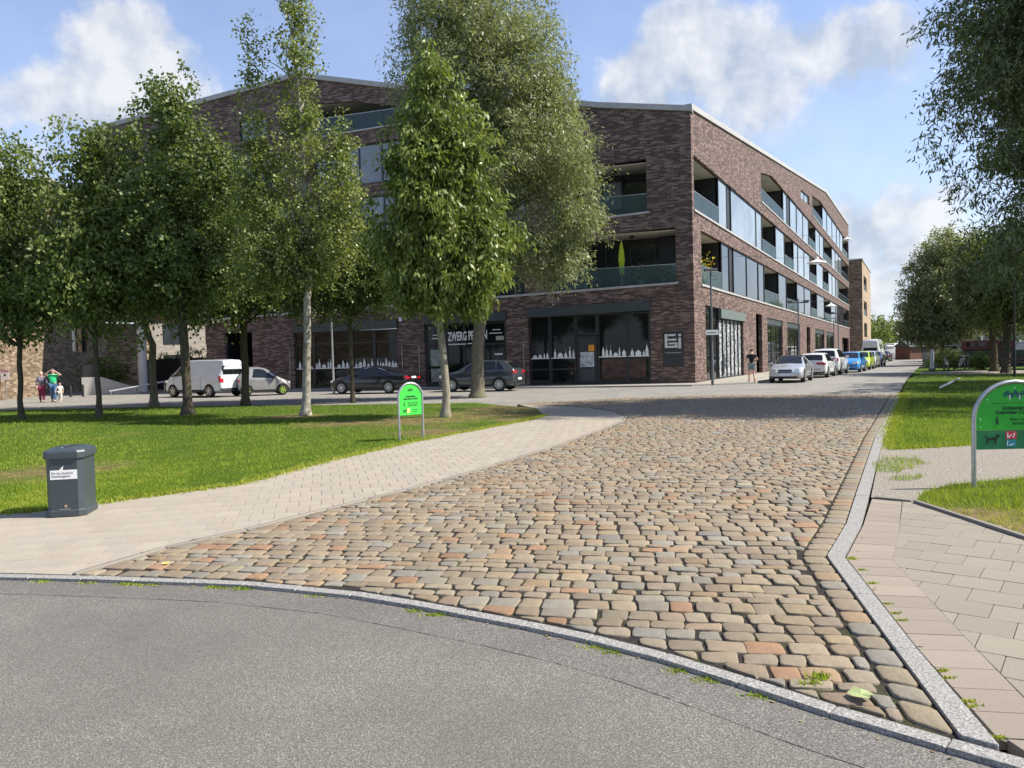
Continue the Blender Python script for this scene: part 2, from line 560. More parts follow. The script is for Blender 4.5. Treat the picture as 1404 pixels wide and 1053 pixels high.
M_GRASS = m_leaf('grass_blades', (0.115, 0.18, 0.014), (0.23, 0.325, 0.022), (0.42, 0.4, 0.085), 0.38, 0.6, 0.25)
M_LEAF = m_leaf('broad_leaves', (0.06, 0.092, 0.022), (0.14, 0.185, 0.046), (0.31, 0.34, 0.115), 0.38)
M_LEAFDARK = m_leaf('dark_leaves', (0.048, 0.078, 0.02), (0.112, 0.158, 0.042), (0.26, 0.3, 0.1), 0.37)
M_LEAFBRIGHT = m_leaf('walnut_leaves', (0.072, 0.11, 0.02), (0.155, 0.205, 0.042), (0.32, 0.35, 0.11), 0.36, 0.42)
M_BIRCH = m_leaf('birch_leaves', (0.075, 0.11, 0.028), (0.18, 0.22, 0.065), (0.37, 0.39, 0.15), 0.38, 0.42)
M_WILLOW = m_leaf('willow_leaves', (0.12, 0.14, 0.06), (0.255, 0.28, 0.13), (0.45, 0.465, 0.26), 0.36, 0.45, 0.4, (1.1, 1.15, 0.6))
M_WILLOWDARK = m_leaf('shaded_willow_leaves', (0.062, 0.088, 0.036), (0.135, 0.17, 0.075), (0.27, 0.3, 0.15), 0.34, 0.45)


def m_bark(name, lo, hi, patch=None, stretch=5.0):
    t = NT(name)
    t.tc = t.n.new('ShaderNodeTexCoord')
    mp = t.new('ShaderNodeMapping'); mp.inputs['Scale'].default_value = (stretch, stretch, 1.0)
    t.l.new(t.tc.outputs['Object'], mp.inputs['Vector'])
    n1 = t.noise(5, 6, 0.7, vec=mp.outputs[0]); n2 = t.noise(1.6, 5, 0.6)
    c = t.ramp(n1, [(0.35, lo), (0.65, hi)])
    if patch: c = t.mix(t.math('MULTIPLY', t.math('SUBTRACT', n2, 0.5, clamp=True), 6, clamp=True), c, patch)
    t.col(c); t.bump(n1, 0.9, 0.03)
    return t.set(0.9, spec=0.15)


M_BARK = m_bark('grey_bark', (0.09, 0.075, 0.055), (0.25, 0.22, 0.165), (0.13, 0.14, 0.075))
M_BARKDARK = m_bark('dark_bark', (0.045, 0.037, 0.026), (0.13, 0.11, 0.075), (0.07, 0.075, 0.04))
M_BARKPALE = m_bark('pale_bark', (0.17, 0.15, 0.11), (0.37, 0.33, 0.26), (0.2, 0.2, 0.11))
M_BIRCHBARK = m_bark('birch_bark', (0.16, 0.145, 0.11), (0.42, 0.39, 0.32), (0.16, 0.15, 0.11), 1.5)


def m_glass(name, c, rough=0.03, spec=0.5, wav=0.02):
    t = NT(name)
    n = t.noise(0.45, 3)
    t.col(t.ramp(n, [(0.3, tuple(v * 0.7 for v in c)), (0.7, tuple(v * 1.3 for v in c))]))
    t.bump(t.noise(0.7, 2), wav, 0.05)
    return t.set(rough, spec=spec)


M_SHOPGLASS = m_glass('dark_shop_glass', (0.01, 0.012, 0.012), 0.03, 0.3)
M_GLASS = m_glass('window_glass', (0.03, 0.038, 0.042))
M_CURTAINGLASS = m_glass('curtained_glass', (0.22, 0.26, 0.28), 0.06)
M_CARGLASS = m_glass('car_glass', (0.012, 0.014, 0.016), 0.04, 0.6, 0.0)

t = NT('railing_glass')
t.col((0.13, 0.18, 0.18)); t.set(0.04, spec=0.9)
tp = t.n.new('ShaderNodeBsdfTransparent'); tp.inputs[0].default_value = (0.72, 0.84, 0.84, 1)
ms = t.n.new('ShaderNodeMixShader'); ms.inputs[0].default_value = 0.26
t.noise(2, 2)
t.l.new(tp.outputs[0], ms.inputs[1]); t.l.new(t.b.outputs[0], ms.inputs[2]); t.l.new(ms.outputs[0], t.out.inputs['Surface'])
M_RAILGLASS = t.m

M_FRAME = plain('anthracite_frame', (0.022, 0.024, 0.026), 0.45)
M_CANOPY = plain('canopy_metal', (0.045, 0.058, 0.058), 0.5, scale=2)
M_SOFFIT = plain('pale_soffit', (0.62, 0.58, 0.5), 0.8, scale=1.5)
M_LEDGE = plain('pale_ledge', (0.4, 0.39, 0.37), 0.6, scale=3)
M_DARK = plain('dark_interior', (0.012, 0.012, 0.013), 0.8)
M_COLUMN = plain('white_column_paint', (0.62, 0.61, 0.57), 0.7, scale=1.2, var=0.08)
M_WHITE = plain('white_plastic', (0.78, 0.78, 0.76), 0.5, var=0.04)
M_STEEL = plain('galvanised_steel', (0.42, 0.43, 0.43), 0.38, 0.75, var=0.15, scale=14)
M_STEELDARK = plain('dark_grey_post', (0.12, 0.135, 0.145), 0.5, 0.2)
M_BLACK = plain('black_plastic', (0.014, 0.014, 0.015), 0.6)
M_RUBBER = plain('tyre_rubber', (0.02, 0.02, 0.02), 0.85)
M_ALLOY = plain('alloy_rim', (0.55, 0.55, 0.55), 0.3, 0.8, var=0.06)
M_CHROME = plain('chrome', (0.75, 0.75, 0.75), 0.12, 1.0, var=0.02)
M_RED = plain('red_light', (0.42, 0.008, 0.018), 0.2, coat=0.6, var=0.05)
M_LAMP = plain('headlight_glass', (0.6, 0.63, 0.66), 0.1, 0.3, coat=1.0, var=0.1, scale=30)
M_ORANGE = plain('orange_paint', (0.75, 0.3, 0.02), 0.5)
M_SIGNGREEN = plain('sign_green_foil', (0.03, 0.42, 0.03), 0.4, coat=0.2, var=0.05)
M_SIGNBRIGHT = plain('light_green_foil', (0.05, 0.58, 0.06), 0.4, coat=0.2, var=0.05)
M_SIGNDARK = plain('dark_green_foil', (0.02, 0.2, 0.07), 0.4, coat=0.2, var=0.05)
M_SIGNINK = plain('sign_ink', (0.008, 0.045, 0.014), 0.5, var=0.05)
M_SIGNRED = plain('sign_red', (0.62, 0.03, 0.05), 0.5, var=0.05)
M_BIN = plain('bin_grey_coating', (0.045, 0.059, 0.066), 0.42, 0.0, 0.5, 0.1, 9, 0.06, 220)
M_LIME = plain('lime_fabric', (0.5, 0.62, 0.03), 0.8)
M_YELLOW = plain('yellow_petals', (0.75, 0.52, 0.02), 0.7, var=0.3)
# ------------------------------------------------------------------ ground: sheets
ground = sheet('ground', [(-900, -300), (900, -300), (900, 1800), (-900, 1800)], -0.09, M_TURF)
KERB_LINE = [(-30, 8.6), (-12, 7.05), (-6, 6.35), (-4.11, 6.07), (-3.47, 5.97), (-2.85, 5.85), (-2.06, 5.69), (-1.64, 5.54), (-1.23, 5.4),
             (-0.74, 5.14), (-0.28, 4.86), (0.09, 4.63), (0.38, 4.43), (0.68, 4.19), (0.94, 3.95), (1.16, 3.71), (1.31, 3.53),
             (1.48, 3.37), (1.61, 3.24), (1.74, 3.12), (1.95, 2.93), (2.3, 2.58), (2.8, 1.9), (3.3, 0.9), (4.0, -1.5)]
COB_LEFT = [(-3.45, 5.98), (-3.1, 6.79), (-2.61, 7.46), (-2.06, 8.41), (-1.33, 9.57), (-0.58, 10.99), (0.73, 13.81), (2.05, 17.06), (2.78, 19.06),
            (3.04, 20.4), (3.0, 22.18), (2.5, 24.2), (1.45, 25.7), (0.2, 27.3)]
KERB_R = [(13.75, 27.45), (12.71, 25.49), (6.59, 13.98), (3.74, 8.41), (3.05, 7.05), (2.41, 5.93), (2.0, 4.05), (1.80, 3.11)]
KERB_R2 = [(13.9, 27.37), (12.86, 25.41), (6.75, 13.92), (3.89, 8.34), (3.19, 6.98), (2.56, 5.89), (2.14, 4.04), (1.93, 2.99)]
KERB_R2 = [(a[0] + (b[0] - a[0]) * 0.82, a[1] + (b[1] - a[1]) * 0.82) for a, b in zip(KERB_R, KERB_R2)]
GUT_L = [(13.55, 27.52), (12.52, 25.57), (6.42, 14.05), (3.56, 8.49), (2.86, 7.13), (2.22, 5.97), (1.83, 4.08), (1.66, 3.26)]

sheet('asphalt_road', [(-80, 12.4)] + KERB_LINE[:] + [(8, -40), (-80, -40)], -0.022, M_ASPHALT)
street = sheet('street', [(-90, 28), (0, 24), (0.2, 27.3), (6, 26), (13.0, 26), (20.84, 40.6), (31.8, 60.4), (104, 190), (96, 215), (60, 205), (-90, 110)], -0.012, M_STREET)

cob_region = COB_LEFT + [(1.2, 28.2), (4.2, 29.7), (8.48, 29.75), (13.55, 27.52)] + GUT_L[1:] + \
    [(1.61, 3.27), (1.48, 3.40), (1.31, 3.56), (1.16, 3.74), (0.94, 3.98), (0.68, 4.22), (0.38, 4.46), (0.09, 4.66), (-0.28, 4.89), (-0.74, 5.17), (-1.23, 5.43), (-1.64, 5.57), (-2.06, 5.72), (-2.85, 5.88)]
cob_bed = COB_LEFT + [(1.2, 28.2), (4.2, 29.8), (8.48, 29.85), (13.75, 27.45)] + KERB_R[1:] + [k for k in KERB_LINE[19:3:-1]]
cobbled_road = sheet('cobbled_road', cob_bed, -0.008, M_JOINT)

LAWN_L = [(-5.86, 8.71), (-5.43, 8.82), (-4.96, 9.2), (-4.67, 9.5), (-3.72, 10.4), (-3.07, 12.68), (-2.08, 15.22), (-0.89, 17.55), (0.31, 19.86),
          (0.9, 21.47), (0.75, 24.85), (-1.45, 28.8), (-8.73, 30.4), (-15.4, 32.2), (-21.63, 32.6), (-45, 31.5), (-45, 12.0), (-9, 8.95)]
pave_left_region = [(-14, 7.26), (-12, 7.08), (-6, 6.38), (-4.11, 6.1), (-3.52, 6.0)] + [(x - 0.06, y + 0.03) for x, y in COB_LEFT] + \
    [(0.72, 24.8), (0.85, 21.5), (0.26, 19.9), (-0.94, 17.6), (-2.13, 15.25), (-3.12, 12.7), (-3.77, 10.42), (-4.72, 9.5), (-5.0, 9.2), (-5.43, 8.78), (-5.86, 8.68), (-9, 8.92), (-14, 9.33)]
pavement_l = sheet('pavement', [(-30, 8.62)] + pave_left_region[1:-1] + [(-30, 10.7)], -0.006, M_PJOINT)
pave_right_region = [(1.95, 3.1), (2.125, 4.05), (2.545, 5.9), (3.175, 6.99), (3.83, 8.22), (4.13, 7.97), (4.19, 6.31), (4.3, 4.5), (4.7, 2.0), (4.2, -1.5), (3.36, 0.95), (2.86, 1.95), (2.36, 2.62)]
pavement_r = sheet('pavement', pave_right_region, -0.006, M_PJOINT2)

sheet('gravel_path', [(3.87, 8.32), (6.1, 12.72), (7.01, 12.6), (8.57, 13.1), (16, 15.3), (40, 22.5), (40, 10.5), (9, 9.4), (6.2, 9.1), (5.09, 8.78), (4.54, 8.37), (4.15, 7.9)], -0.001, M_GRAVEL)
LAWN_R = [(25.58, 48.15), (20.9, 40.6), (13.95, 27.5), (12.9, 25.4), (8.0, 16.2), (6.05, 12.25), (7.01, 12.4), (8.57, 12.87), (16, 15), (40, 22), (44, 30), (36, 36), (29, 43.5)]
sheet('lawn', LAWN_L, 0.006, M_TURF)
sheet('lawn', LAWN_R, 0.006, M_TURF)
PATCH = [(4.19, 8.0), (4.54, 8.5), (5.09, 8.95), (6.19, 9.28), (9, 9.6), (14, 9.8), (14, 4), (4.45, 3.6), (4.24, 6.3)]
sheet('lawn', PATCH, 0.004, M_DRYTURF)
TUFT = [(4.72, 10.0), (5.0, 10.75), (5.3, 11.0), (5.45, 11.35), (5.7, 11.15), (5.95, 11.2), (5.72, 10.85), (5.8, 10.6), (5.4, 10.45), (5.45, 10.2), (5.1, 10.1), (4.95, 9.8)]
TUFT2 = [(4.55, 9.35), (4.75, 9.6), (4.98, 9.55), (5.2, 9.65), (5.0, 9.4), (4.75, 9.25)]
# beyond the lawn on the right: light path and quay
sheet('path', [(25.7, 48.4), (29.2, 43.6), (36.2, 36.1), (44, 30), (60, 26), (60, 34), (42, 46), (31, 52.5), (27.6, 52)], -0.004, M_GRAVEL)
sheet('water', [(33, 66), (60, 56), (130, 90), (104, 178), (66, 120)], -0.02, plain('canal_water', (0.02, 0.03, 0.03), 0.08, bump=0.2, bscale=3))

# ------------------------------------------------------------------ ground: single stones
rng = random.Random(11)


def clip(poly, a, b):
    """keep the part of poly on the left of a->b"""
    out = []
    nx, ny = -(b[1] - a[1]), b[0] - a[0]
    n = len(poly)
    for i in range(n):
        p, q = poly[i], poly[(i + 1) % n]
        dp = (p[0] - a[0]) * nx + (p[1] - a[1]) * ny
        dq = (q[0] - a[0]) * nx + (q[1] - a[1]) * ny
        if dp >= 0: out.append(p)
        if (dp >= 0) != (dq >= 0):
            s = dp / (dp - dq)
            out.append((p[0] + (q[0] - p[0]) * s, p[1] + (q[1] - p[1]) * s))
    return out


def area(p):
    return 0.5 * sum(p[i][0] * p[(i + 1) % len(p)][1] - p[(i + 1) % len(p)][0] * p[i][1] for i in range(len(p)))


def seg_dist(p, a, b):
    dx, dy = b[0] - a[0], b[1] - a[1]
    s = max(0, min(1, ((p[0] - a[0]) * dx + (p[1] - a[1]) * dy) / (dx * dx + dy * dy + 1e-12)))
    return math.hypot(p[0] - a[0] - dx * s, p[1] - a[1] - dy * s)


def shrink(poly, d):
    """move every edge of a convex polygon inwards by d"""
    out = poly
    n = len(poly)
    for i in range(n):
        a, b = poly[i], poly[(i + 1) % n]
        L = math.hypot(b[0] - a[0], b[1] - a[1])
        if L < 1e-5: continue
        nx, ny = -(b[1] - a[1]) / L * d, (b[0] - a[0]) / L * d
        out = clip(out, (a[0] + nx, a[1] + ny), (b[0] + nx, b[1] + ny))
        if len(out) < 3: return []
    return out


def round_corners(poly, c):
    out = []
    n = len(poly)
    for i in range(n):
        p, q, r = poly[i - 1], poly[i], poly[(i + 1) % n]
        l1 = math.hypot(p[0] - q[0], p[1] - q[1]); l2 = math.hypot(r[0] - q[0], r[1] - q[1])
        if l1 < 1e-4 or l2 < 1e-4: continue
        s1, s2 = min(0.33, c / l1), min(0.33, c / l2)
        out.append((q[0] + (p[0] - q[0]) * s1, q[1] + (p[1] - q[1]) * s1))
        out.append((q[0] + (r[0] - q[0]) * s2, q[1] + (r[1] - q[1]) * s2))
    return out


def stone_geo(poly, z_bot, z_top, bev, tilt, dome):
    """rings: foot, shoulder, upper shoulder, crown -> verts, tris/quads as lists"""
    n = len(poly)
    cx = sum(p[0] for p in poly) / n; cy = sum(p[1] for p in poly) / n
    V, Fq = [], []
    for k, (s, z) in enumerate(((0.0, z_bot), (0.0, z_top - bev), (0.45, z_top - bev * 0.3), (1.35, z_top))):
        for p in poly:
            d = math.hypot(p[0] - cx, p[1] - cy)
            f = max(0.35, 1 - s * bev / max(d, 1e-4))
            x, y = cx + (p[0] - cx) * f, cy + (p[1] - cy) * f
            V.append((x, y, z + (tilt[0] * (x - cx) + tilt[1] * (y - cy) if k else 0)))
    for k in range(3):
        for i in range(n):
            Fq.append((k * n + i, k * n + (i + 1) % n, (k + 1) * n + (i + 1) % n, (k + 1) * n + i))
    V.append((cx, cy, z_top + dome))
    c = len(V) - 1
    for i in range(n):
        Fq.append((3 * n + i, 3 * n + (i + 1) % n, c, c))
    return V, Fq, (cx, cy)


def rows_of_stones(region, origin, ang, row_h, len_lo, len_hi, joint, jit, cham, z_bot, z_top, z_var, bev, tilt, dome, palette, bond=True, gain=1.0, min_area=0.18):
    e1 = (math.cos(ang), math.sin(ang)); e2 = (-math.sin(ang), math.cos(ang))
    segs = [(region[i], region[(i + 1) % len(region)]) for i in range(len(region))]
    if area(region) < 0: segs = [(b, a) for a, b in segs]
    us = [(p[0] - origin[0]) * e1[0] + (p[1] - origin[1]) * e1[1] for p in region]
    vs = [(p[0] - origin[0]) * e2[0] + (p[1] - origin[1]) * e2[1] for p in region]
    stones = []
    v = min(vs) - row_h
    row = 0
    while v < max(vs):
        h = row_h * rng.uniform(1 - jit * 0.35, 1 + jit * 0.35)
        u = min(us) - len_hi * (rng.random() if jit else (0.5 if (row % 2 and bond) else 0.0)) - 0.2
        wob = rng.uniform(0, 6)
        while u < max(us):
            ln = rng.uniform(len_lo, len_hi)
            j = lambda s=1.0: rng.uniform(-1, 1) * jit * 0.07 * s * row_h
            wy = math.sin(u * 1.3 + wob) * 0.012 * (1 if jit else 0)
            q = [(u + j(), v + wy + j()), (u + ln + j(), v + wy + j()), (u + ln + j(1.6), v + h + wy + j()), (u + j(1.6), v + h + wy + j())]
            poly = [(origin[0] + e1[0] * a + e2[0] * b, origin[1] + e1[1] * a + e2[1] * b) for a, b in q]
            u += ln
            c = (sum(p[0] for p in poly) / 4, sum(p[1] for p in poly) / 4)
            near = [(a, b) for a, b in segs if seg_dist(c, a, b) < len_hi]
            if not near and not inside(region, *c): continue
            if near:
                if not inside(region, *c):
                    # keep a cut piece only when a good part lies inside
                    if sum(inside(region, *p) for p in poly) < 1: continue
                for a, b in near:
                    if seg_dist(c, a, b) < len_hi * 0.8:
                        poly = clip(poly, a, b)
                        if len(poly) < 3: break
            if len(poly) < 3: continue
            poly = shrink(poly, joint * rng.uniform(0.75, 1.25) / 2 if jit else joint / 2)
            if len(poly) < 3 or area(poly) < min_area * row_h * len_lo: continue
            poly = round_corners(poly, cham * rng.uniform(0.5, 1.3) if jit else cham)
            if jit and len(poly) >= 4:      # worn, uneven outline: long sides get a knuckle
                w = []
                for i in range(len(poly)):
                    p, q2 = poly[i], poly[(i + 1) % len(poly)]
                    w.append((p[0] + rng.uniform(-.004, .004), p[1] + rng.uniform(-.004, .004)))
                    L_ = math.hypot(q2[0] - p[0], q2[1] - p[1])
                    if L_ > 0.07:
                        s_ = rng.uniform(0.35, 0.65); o_ = rng.uniform(-0.004, 0.006)
                        w.append((p[0] + (q2[0] - p[0]) * s_ + (q2[1] - p[1]) / L_ * o_, p[1] + (q2[1] - p[1]) * s_ - (q2[0] - p[0]) / L_ * o_))
                poly = w
            if len(poly) < 4: continue
            zt = z_top + rng.uniform(-z_var, z_var)
            V, Fq, c = stone_geo(poly, z_bot, zt, bev, (rng.uniform(-tilt, tilt), rng.uniform(-tilt, tilt)), dome * rng.uniform(0.5, 1.3))
            base = rng.choice(palette); k = (rng.uniform(0.82, 1.18) if jit else rng.uniform(0.95, 1.05)) * gain
            stones.append((c, V, Fq, tuple(min(1, x * k) for x in base)))
        v += h; row += 1
    return stones


def seen(c):
    y = c[1]
    return y > 2.2 and abs(c[0]) < y * 0.7


def lay_stones(stones, name, rest_name, m, parent, limit=300, smooth=True):
    stones.sort(key=lambda s: (not seen(s[0]), s[0][0] ** 2 + s[0][1] ** 2))
    for c, V, Fq, colr in stones[:limit]:
        P = np.array(V, dtype=np.float32) - np.array([c[0], c[1], 0], dtype=np.float32)
        me = bpy.data.meshes.new(name)
        me.from_pydata(P.tolist(), [], [f if f[2] != f[3] else f[:3] for f in Fq])
        set_tint(me, np.tile(np.array(colr, np.float32), (len(me.polygons), 1)))
        o = link(name, me, m, parent, smooth)
        o.location = (c[0], c[1], 0)
    rest = stones[limit:]
    if rest:
        Vs, Fs, Ts, off = [], [], [], 0
        for c, V, Fq, colr in rest:
            Vs += V
            for f in Fq:
                Fs.append([i + off for i in (f if f[2] != f[3] else f[:3])]); Ts.append(colr)
            off += len(V)
        me = bpy.data.meshes.new(rest_name)
        me.from_pydata(Vs, [], Fs)
        set_tint(me, np.array(Ts, np.float32))
        o = link(rest_name, me, m, parent, smooth)
        o['kind'] = 'stuff'


COB_PAL = [(0.37, 0.305, 0.225), (0.39, 0.325, 0.25), (0.345, 0.30, 0.24), (0.37, 0.32, 0.25), (0.41, 0.335, 0.23), (0.35, 0.28, 0.215), (0.36, 0.335, 0.285), (0.34, 0.325, 0.29),
           (0.40, 0.345, 0.265), (0.365, 0.285, 0.215), (0.345, 0.285, 0.235), (0.41, 0.30, 0.195), (0.38, 0.32, 0.24), (0.36, 0.31, 0.23), (0.34, 0.325, 0.29), (0.42, 0.37, 0.285), (0.33, 0.28, 0.215),
           (0.36, 0.30, 0.225), (0.385, 0.325, 0.245), (0.35, 0.305, 0.24), (0.37, 0.315, 0.24), (0.42, 0.26, 0.165), (0.33, 0.325, 0.305), (0.395, 0.315, 0.225)]
COB_PAL = [(r_ * 1.02, g_ * 0.965, b_ * 0.85) for r_, g_, b_ in COB_PAL]
cob = rows_of_stones(cob_region, (0, 5), RAD(-10), 0.15, 0.14, 0.222, 0.018, 1.05, 0.018, -0.04, 0.005, 0.0035, 0.006, 0.03, 0.001, COB_PAL, True, 0.68)
lay_stones(cob, 'cobblestone', 'distant_cobbles', M_COBBLE, cobbled_road, 300)


def strip_stones(A, B, length, joint, bev, cham, z_bot, z_top, z_var, palette, jit=0.0, dome=0.0):
    """stones that fill the band between two matching polylines"""
    out = []
    for i in range(len(A) - 1):
        a0, a1, b0, b1 = A[i], A[i + 1], B[i], B[i + 1]
        L = math.hypot(a1[0] - a0[0], a1[1] - a0[1])
        n = max(1, round(L / length))
        cuts = [0] + [(k + rng.uniform(-jit, jit)) / n for k in range(1, n)] + [1]
        for s, e in zip(cuts, cuts[1:]):
            lerp = lambda p, q, f: (p[0] + (q[0] - p[0]) * f, p[1] + (q[1] - p[1]) * f)
            poly = [lerp(a0, a1, s), lerp(a0, a1, e), lerp(b0, b1, e), lerp(b0, b1, s)]
            if area(poly) < 0: poly = poly[::-1]
            poly = shrink(poly, joint / 2)
            if len(poly) < 3: continue
            poly = round_corners(poly, cham)
            zt = z_top + rng.uniform(-z_var, z_var)
            V, Fq, c = stone_geo(poly, z_bot, zt, bev, (0, 0), dome)
            base = rng.choice(palette); k = rng.uniform(0.9, 1.1)
            out.append((c, V, Fq, tuple(min(1, x * k) for x in base)))
    return out


def resample(line, step):
    out = [line[0]]
    for a, b in zip(line, line[1:]):
        L = math.hypot(b[0] - a[0], b[1] - a[1])
        n = max(1, round(L / step))
        out += [(a[0] + (b[0] - a[0]) * k / n, a[1] + (b[1] - a[1]) * k / n) for k in range(1, n + 1)]
    return out


# gutter of two thin rows beside the right kerb
GUT_M = [((a[0] + b[0]) / 2, (a[1] + b[1]) / 2) for a, b in zip(GUT_L, KERB_R)]
lay_stones(strip_stones(GUT_L, KERB_R, 0.21, 0.024, 0.009, 0.026, -0.04, 0.007, 0.003, [tuple(v * 0.66 for v in p) for p in COB_PAL], 0.12, 0.001), 'gutter_sett', 'gutter_setts', M_COBBLE, cobbled_road, 160)


def smooth_line(line, n=3):
    """Catmull-Rom through the points"""
    P = [Vector((*p, 0)) for p in line]
    out = []
    for i in range(len(P) - 1):
        p0, p1, p2, p3 = P[max(i - 1, 0)], P[i], P[i + 1], P[min(i + 2, len(P) - 1)]
        for k in range(n):
            s = k / n
            q = 0.5 * ((2 * p1) + (p2 - p0) * s + (2 * p0 - 5 * p1 + 4 * p2 - p3) * s * s + (3 * p1 - p0 - 3 * p2 + p3) * s ** 3)
            out.append((q.x, q.y))
    out.append(tuple(P[-1][:2]))
    return out


def by_length(line, step):
    """points every step metres along a polyline"""
    out = [line[0]]; acc = 0
    for a, b in zip(line, line[1:]):
        L = math.hypot(b[0] - a[0], b[1] - a[1]); pos = 0
        while acc + (L - pos) >= step:
            pos += step - acc; acc = 0
            out.append((a[0] + (b[0] - a[0]) * pos / L, a[1] + (b[1] - a[1]) * pos / L))
        acc += L - pos
    return out


def offset(line, d):
    out = []
    for i, p in enumerate(line):
        a = line[max(i - 1, 0)]; b = line[min(i + 1, len(line) - 1)]
        L = math.hypot(b[0] - a[0], b[1] - a[1])
        out.append((p[0] - (b[1] - a[1]) / L * d, p[1] + (b[0] - a[0]) / L * d))
    return out


kerb_pal = [(0.3, 0.3, 0.3)]
kl = by_length(smooth_line(KERB_LINE[1:-1], 4), 0.46)
kerb = sheet('kerb', kl + offset(kl, -0.085)[::-1], -0.03, M_JOINT)
lay_stones(strip_stones(kl, offset(kl, -0.095), 9, 0.005, 0.005, 0.004, -0.12, 0.004, 0.002, kerb_pal), 'kerb_stone', 'kerb_stones', M_KERB, kerb, 300, False)
kr = sheet('kerb', KERB_R + KERB_R2[::-1], -0.03, M_JOINT)
lay_stones(strip_stones(KERB_R, KERB_R2, 0.95, 0.005, 0.005, 0.006, -0.12, 0.012, 0.002, kerb_pal), 'kerb_stone', 'kerb_stones', M_KERB, kr, 300, False)
# narrow edging between the left pavement and the cobbles
el = resample(COB_LEFT[:11], 0.8)
edg = sheet('edging', el + [(x - 0.055, y + 0.03) for x, y in el][::-1], -0.02, M_JOINT)
lay_stones(strip_stones(el, [(x - 0.055, y + 0.03) for x, y in el], 0.8, 0.008, 0.006, 0.008, -0.1, 0.012, 0.002, [(0.25, 0.225, 0.19)]), 'edging_stone', 'edging_stones', M_PAVER, edg, 300)

PAV_PAL = [(0.52, 0.455, 0.365), (0.505, 0.445, 0.36), (0.53, 0.465, 0.37), (0.5, 0.44, 0.36), (0.515, 0.445, 0.35)]
pl = rows_of_stones(pave_left_region, (-4, 7), RAD(14), 0.33, 0.249, 0.251, 0.005, 0.0, 0.005, -0.05, 0.001, 0.0008, 0.002, 0.003, 0.0, PAV_PAL, True, 0.72, 0.02)
lay_stones(pl, 'paver', 'distant_pavers', M_PAVER, pavement_l, 300, False)
row_r = strip_stones([(1.945, 3.1), (2.125, 4.05), (2.545, 5.9), (3.175, 6.99), (3.83, 8.22)], [(2.2, 3.05), (2.42, 4.0), (2.86, 5.8), (3.44, 6.85), (4.05, 8.02)], 0.25, 0.005, 0.002, 0.005, -0.05, 0.001, 0.0008, [(0.29, 0.245, 0.195), (0.28, 0.235, 0.19)])
PAVR_PAL = [(0.44, 0.392, 0.312), (0.42, 0.372, 0.297), (0.41, 0.362, 0.29), (0.44, 0.385, 0.3), (0.43, 0.385, 0.315)]
fr = [(2.195, 3.0), (2.415, 4.0), (2.855, 5.8), (3.435, 6.85), (4.05, 8.0), (4.13, 7.95), (4.19, 6.31), (4.3, 4.5), (4.6, 2.4), (4.5, 0.5), (3.4, 0.95), (2.88, 1.95), (2.4, 2.6), (1.98, 3.03)]
field_r = rows_of_stones(fr, (2.5, 4), RAD(-38), 0.3, 0.299, 0.301, 0.005, 0.0, 0.005, -0.05, 0.001, 0.0012, 0.002, 0.004, 0.0, PAVR_PAL, True, 0.62, 0.01)
row_r += strip_stones([(1.99, 2.93), (1.975, 3.09)], [(2.33, 2.6), (2.2, 3.04)], 0.4, 0.005, 0.002, 0.005, -0.05, 0.001, 0.0005, [(0.28, 0.235, 0.19)])
lay_stones(row_r + field_r, 'paver', 'distant_pavers', M_PAVER, pavement_r, 300, False)
bl = strip_stones([(4.135, 7.96), (4.195, 6.31), (4.305, 4.5), (4.6, 2.4)], [(4.19, 7.96), (4.25, 6.31), (4.36, 4.5), (4.66, 2.4)], 0.9, 0.006, 0.005, 0.006, -0.1, 0.03, 0.002, [(0.21, 0.195, 0.17)])
lay_stones(bl, 'edging_stone', 'edging_stones', M_PAVER, pavement_r, 60, False)
bl = strip_stones([(3.87, 8.25), (4.14, 7.99)], [(3.9, 8.3), (4.17, 8.04)], 0.5, 0.006, 0.005, 0.006, -0.1, 0.016, 0.002, [(0.17, 0.16, 0.145)])
lay_stones(bl, 'edging_stone', 'edging_stones', M_PAVER, pavement_r, 60, False)

# ------------------------------------------------------------------ grass
nr = np.random.default_rng(5)


def np_inside(poly, X, Y):
    c = np.zeros(len(X), bool)
    j = len(poly) - 1
    for i in range(len(poly)):
        xi, yi = poly[i]; xj, yj = poly[j]
        c ^= ((yi > Y) != (yj > Y)) & (X < (xj - xi) * (Y - yi) / (yj - yi + 1e-12) + xi)
        j = i
    return c


def vnoise(X, Y, f, seed=0):
    r = np.random.default_rng(seed)
    out = 0
    for k in range(6):
        a = r.uniform(0, 6.28); ph = r.uniform(0, 6.28); ff = f * r.uniform(0.6, 1.9)
        out = out + np.sin((X * math.cos(a) + Y * math.sin(a)) * ff + ph)
    return out / 6




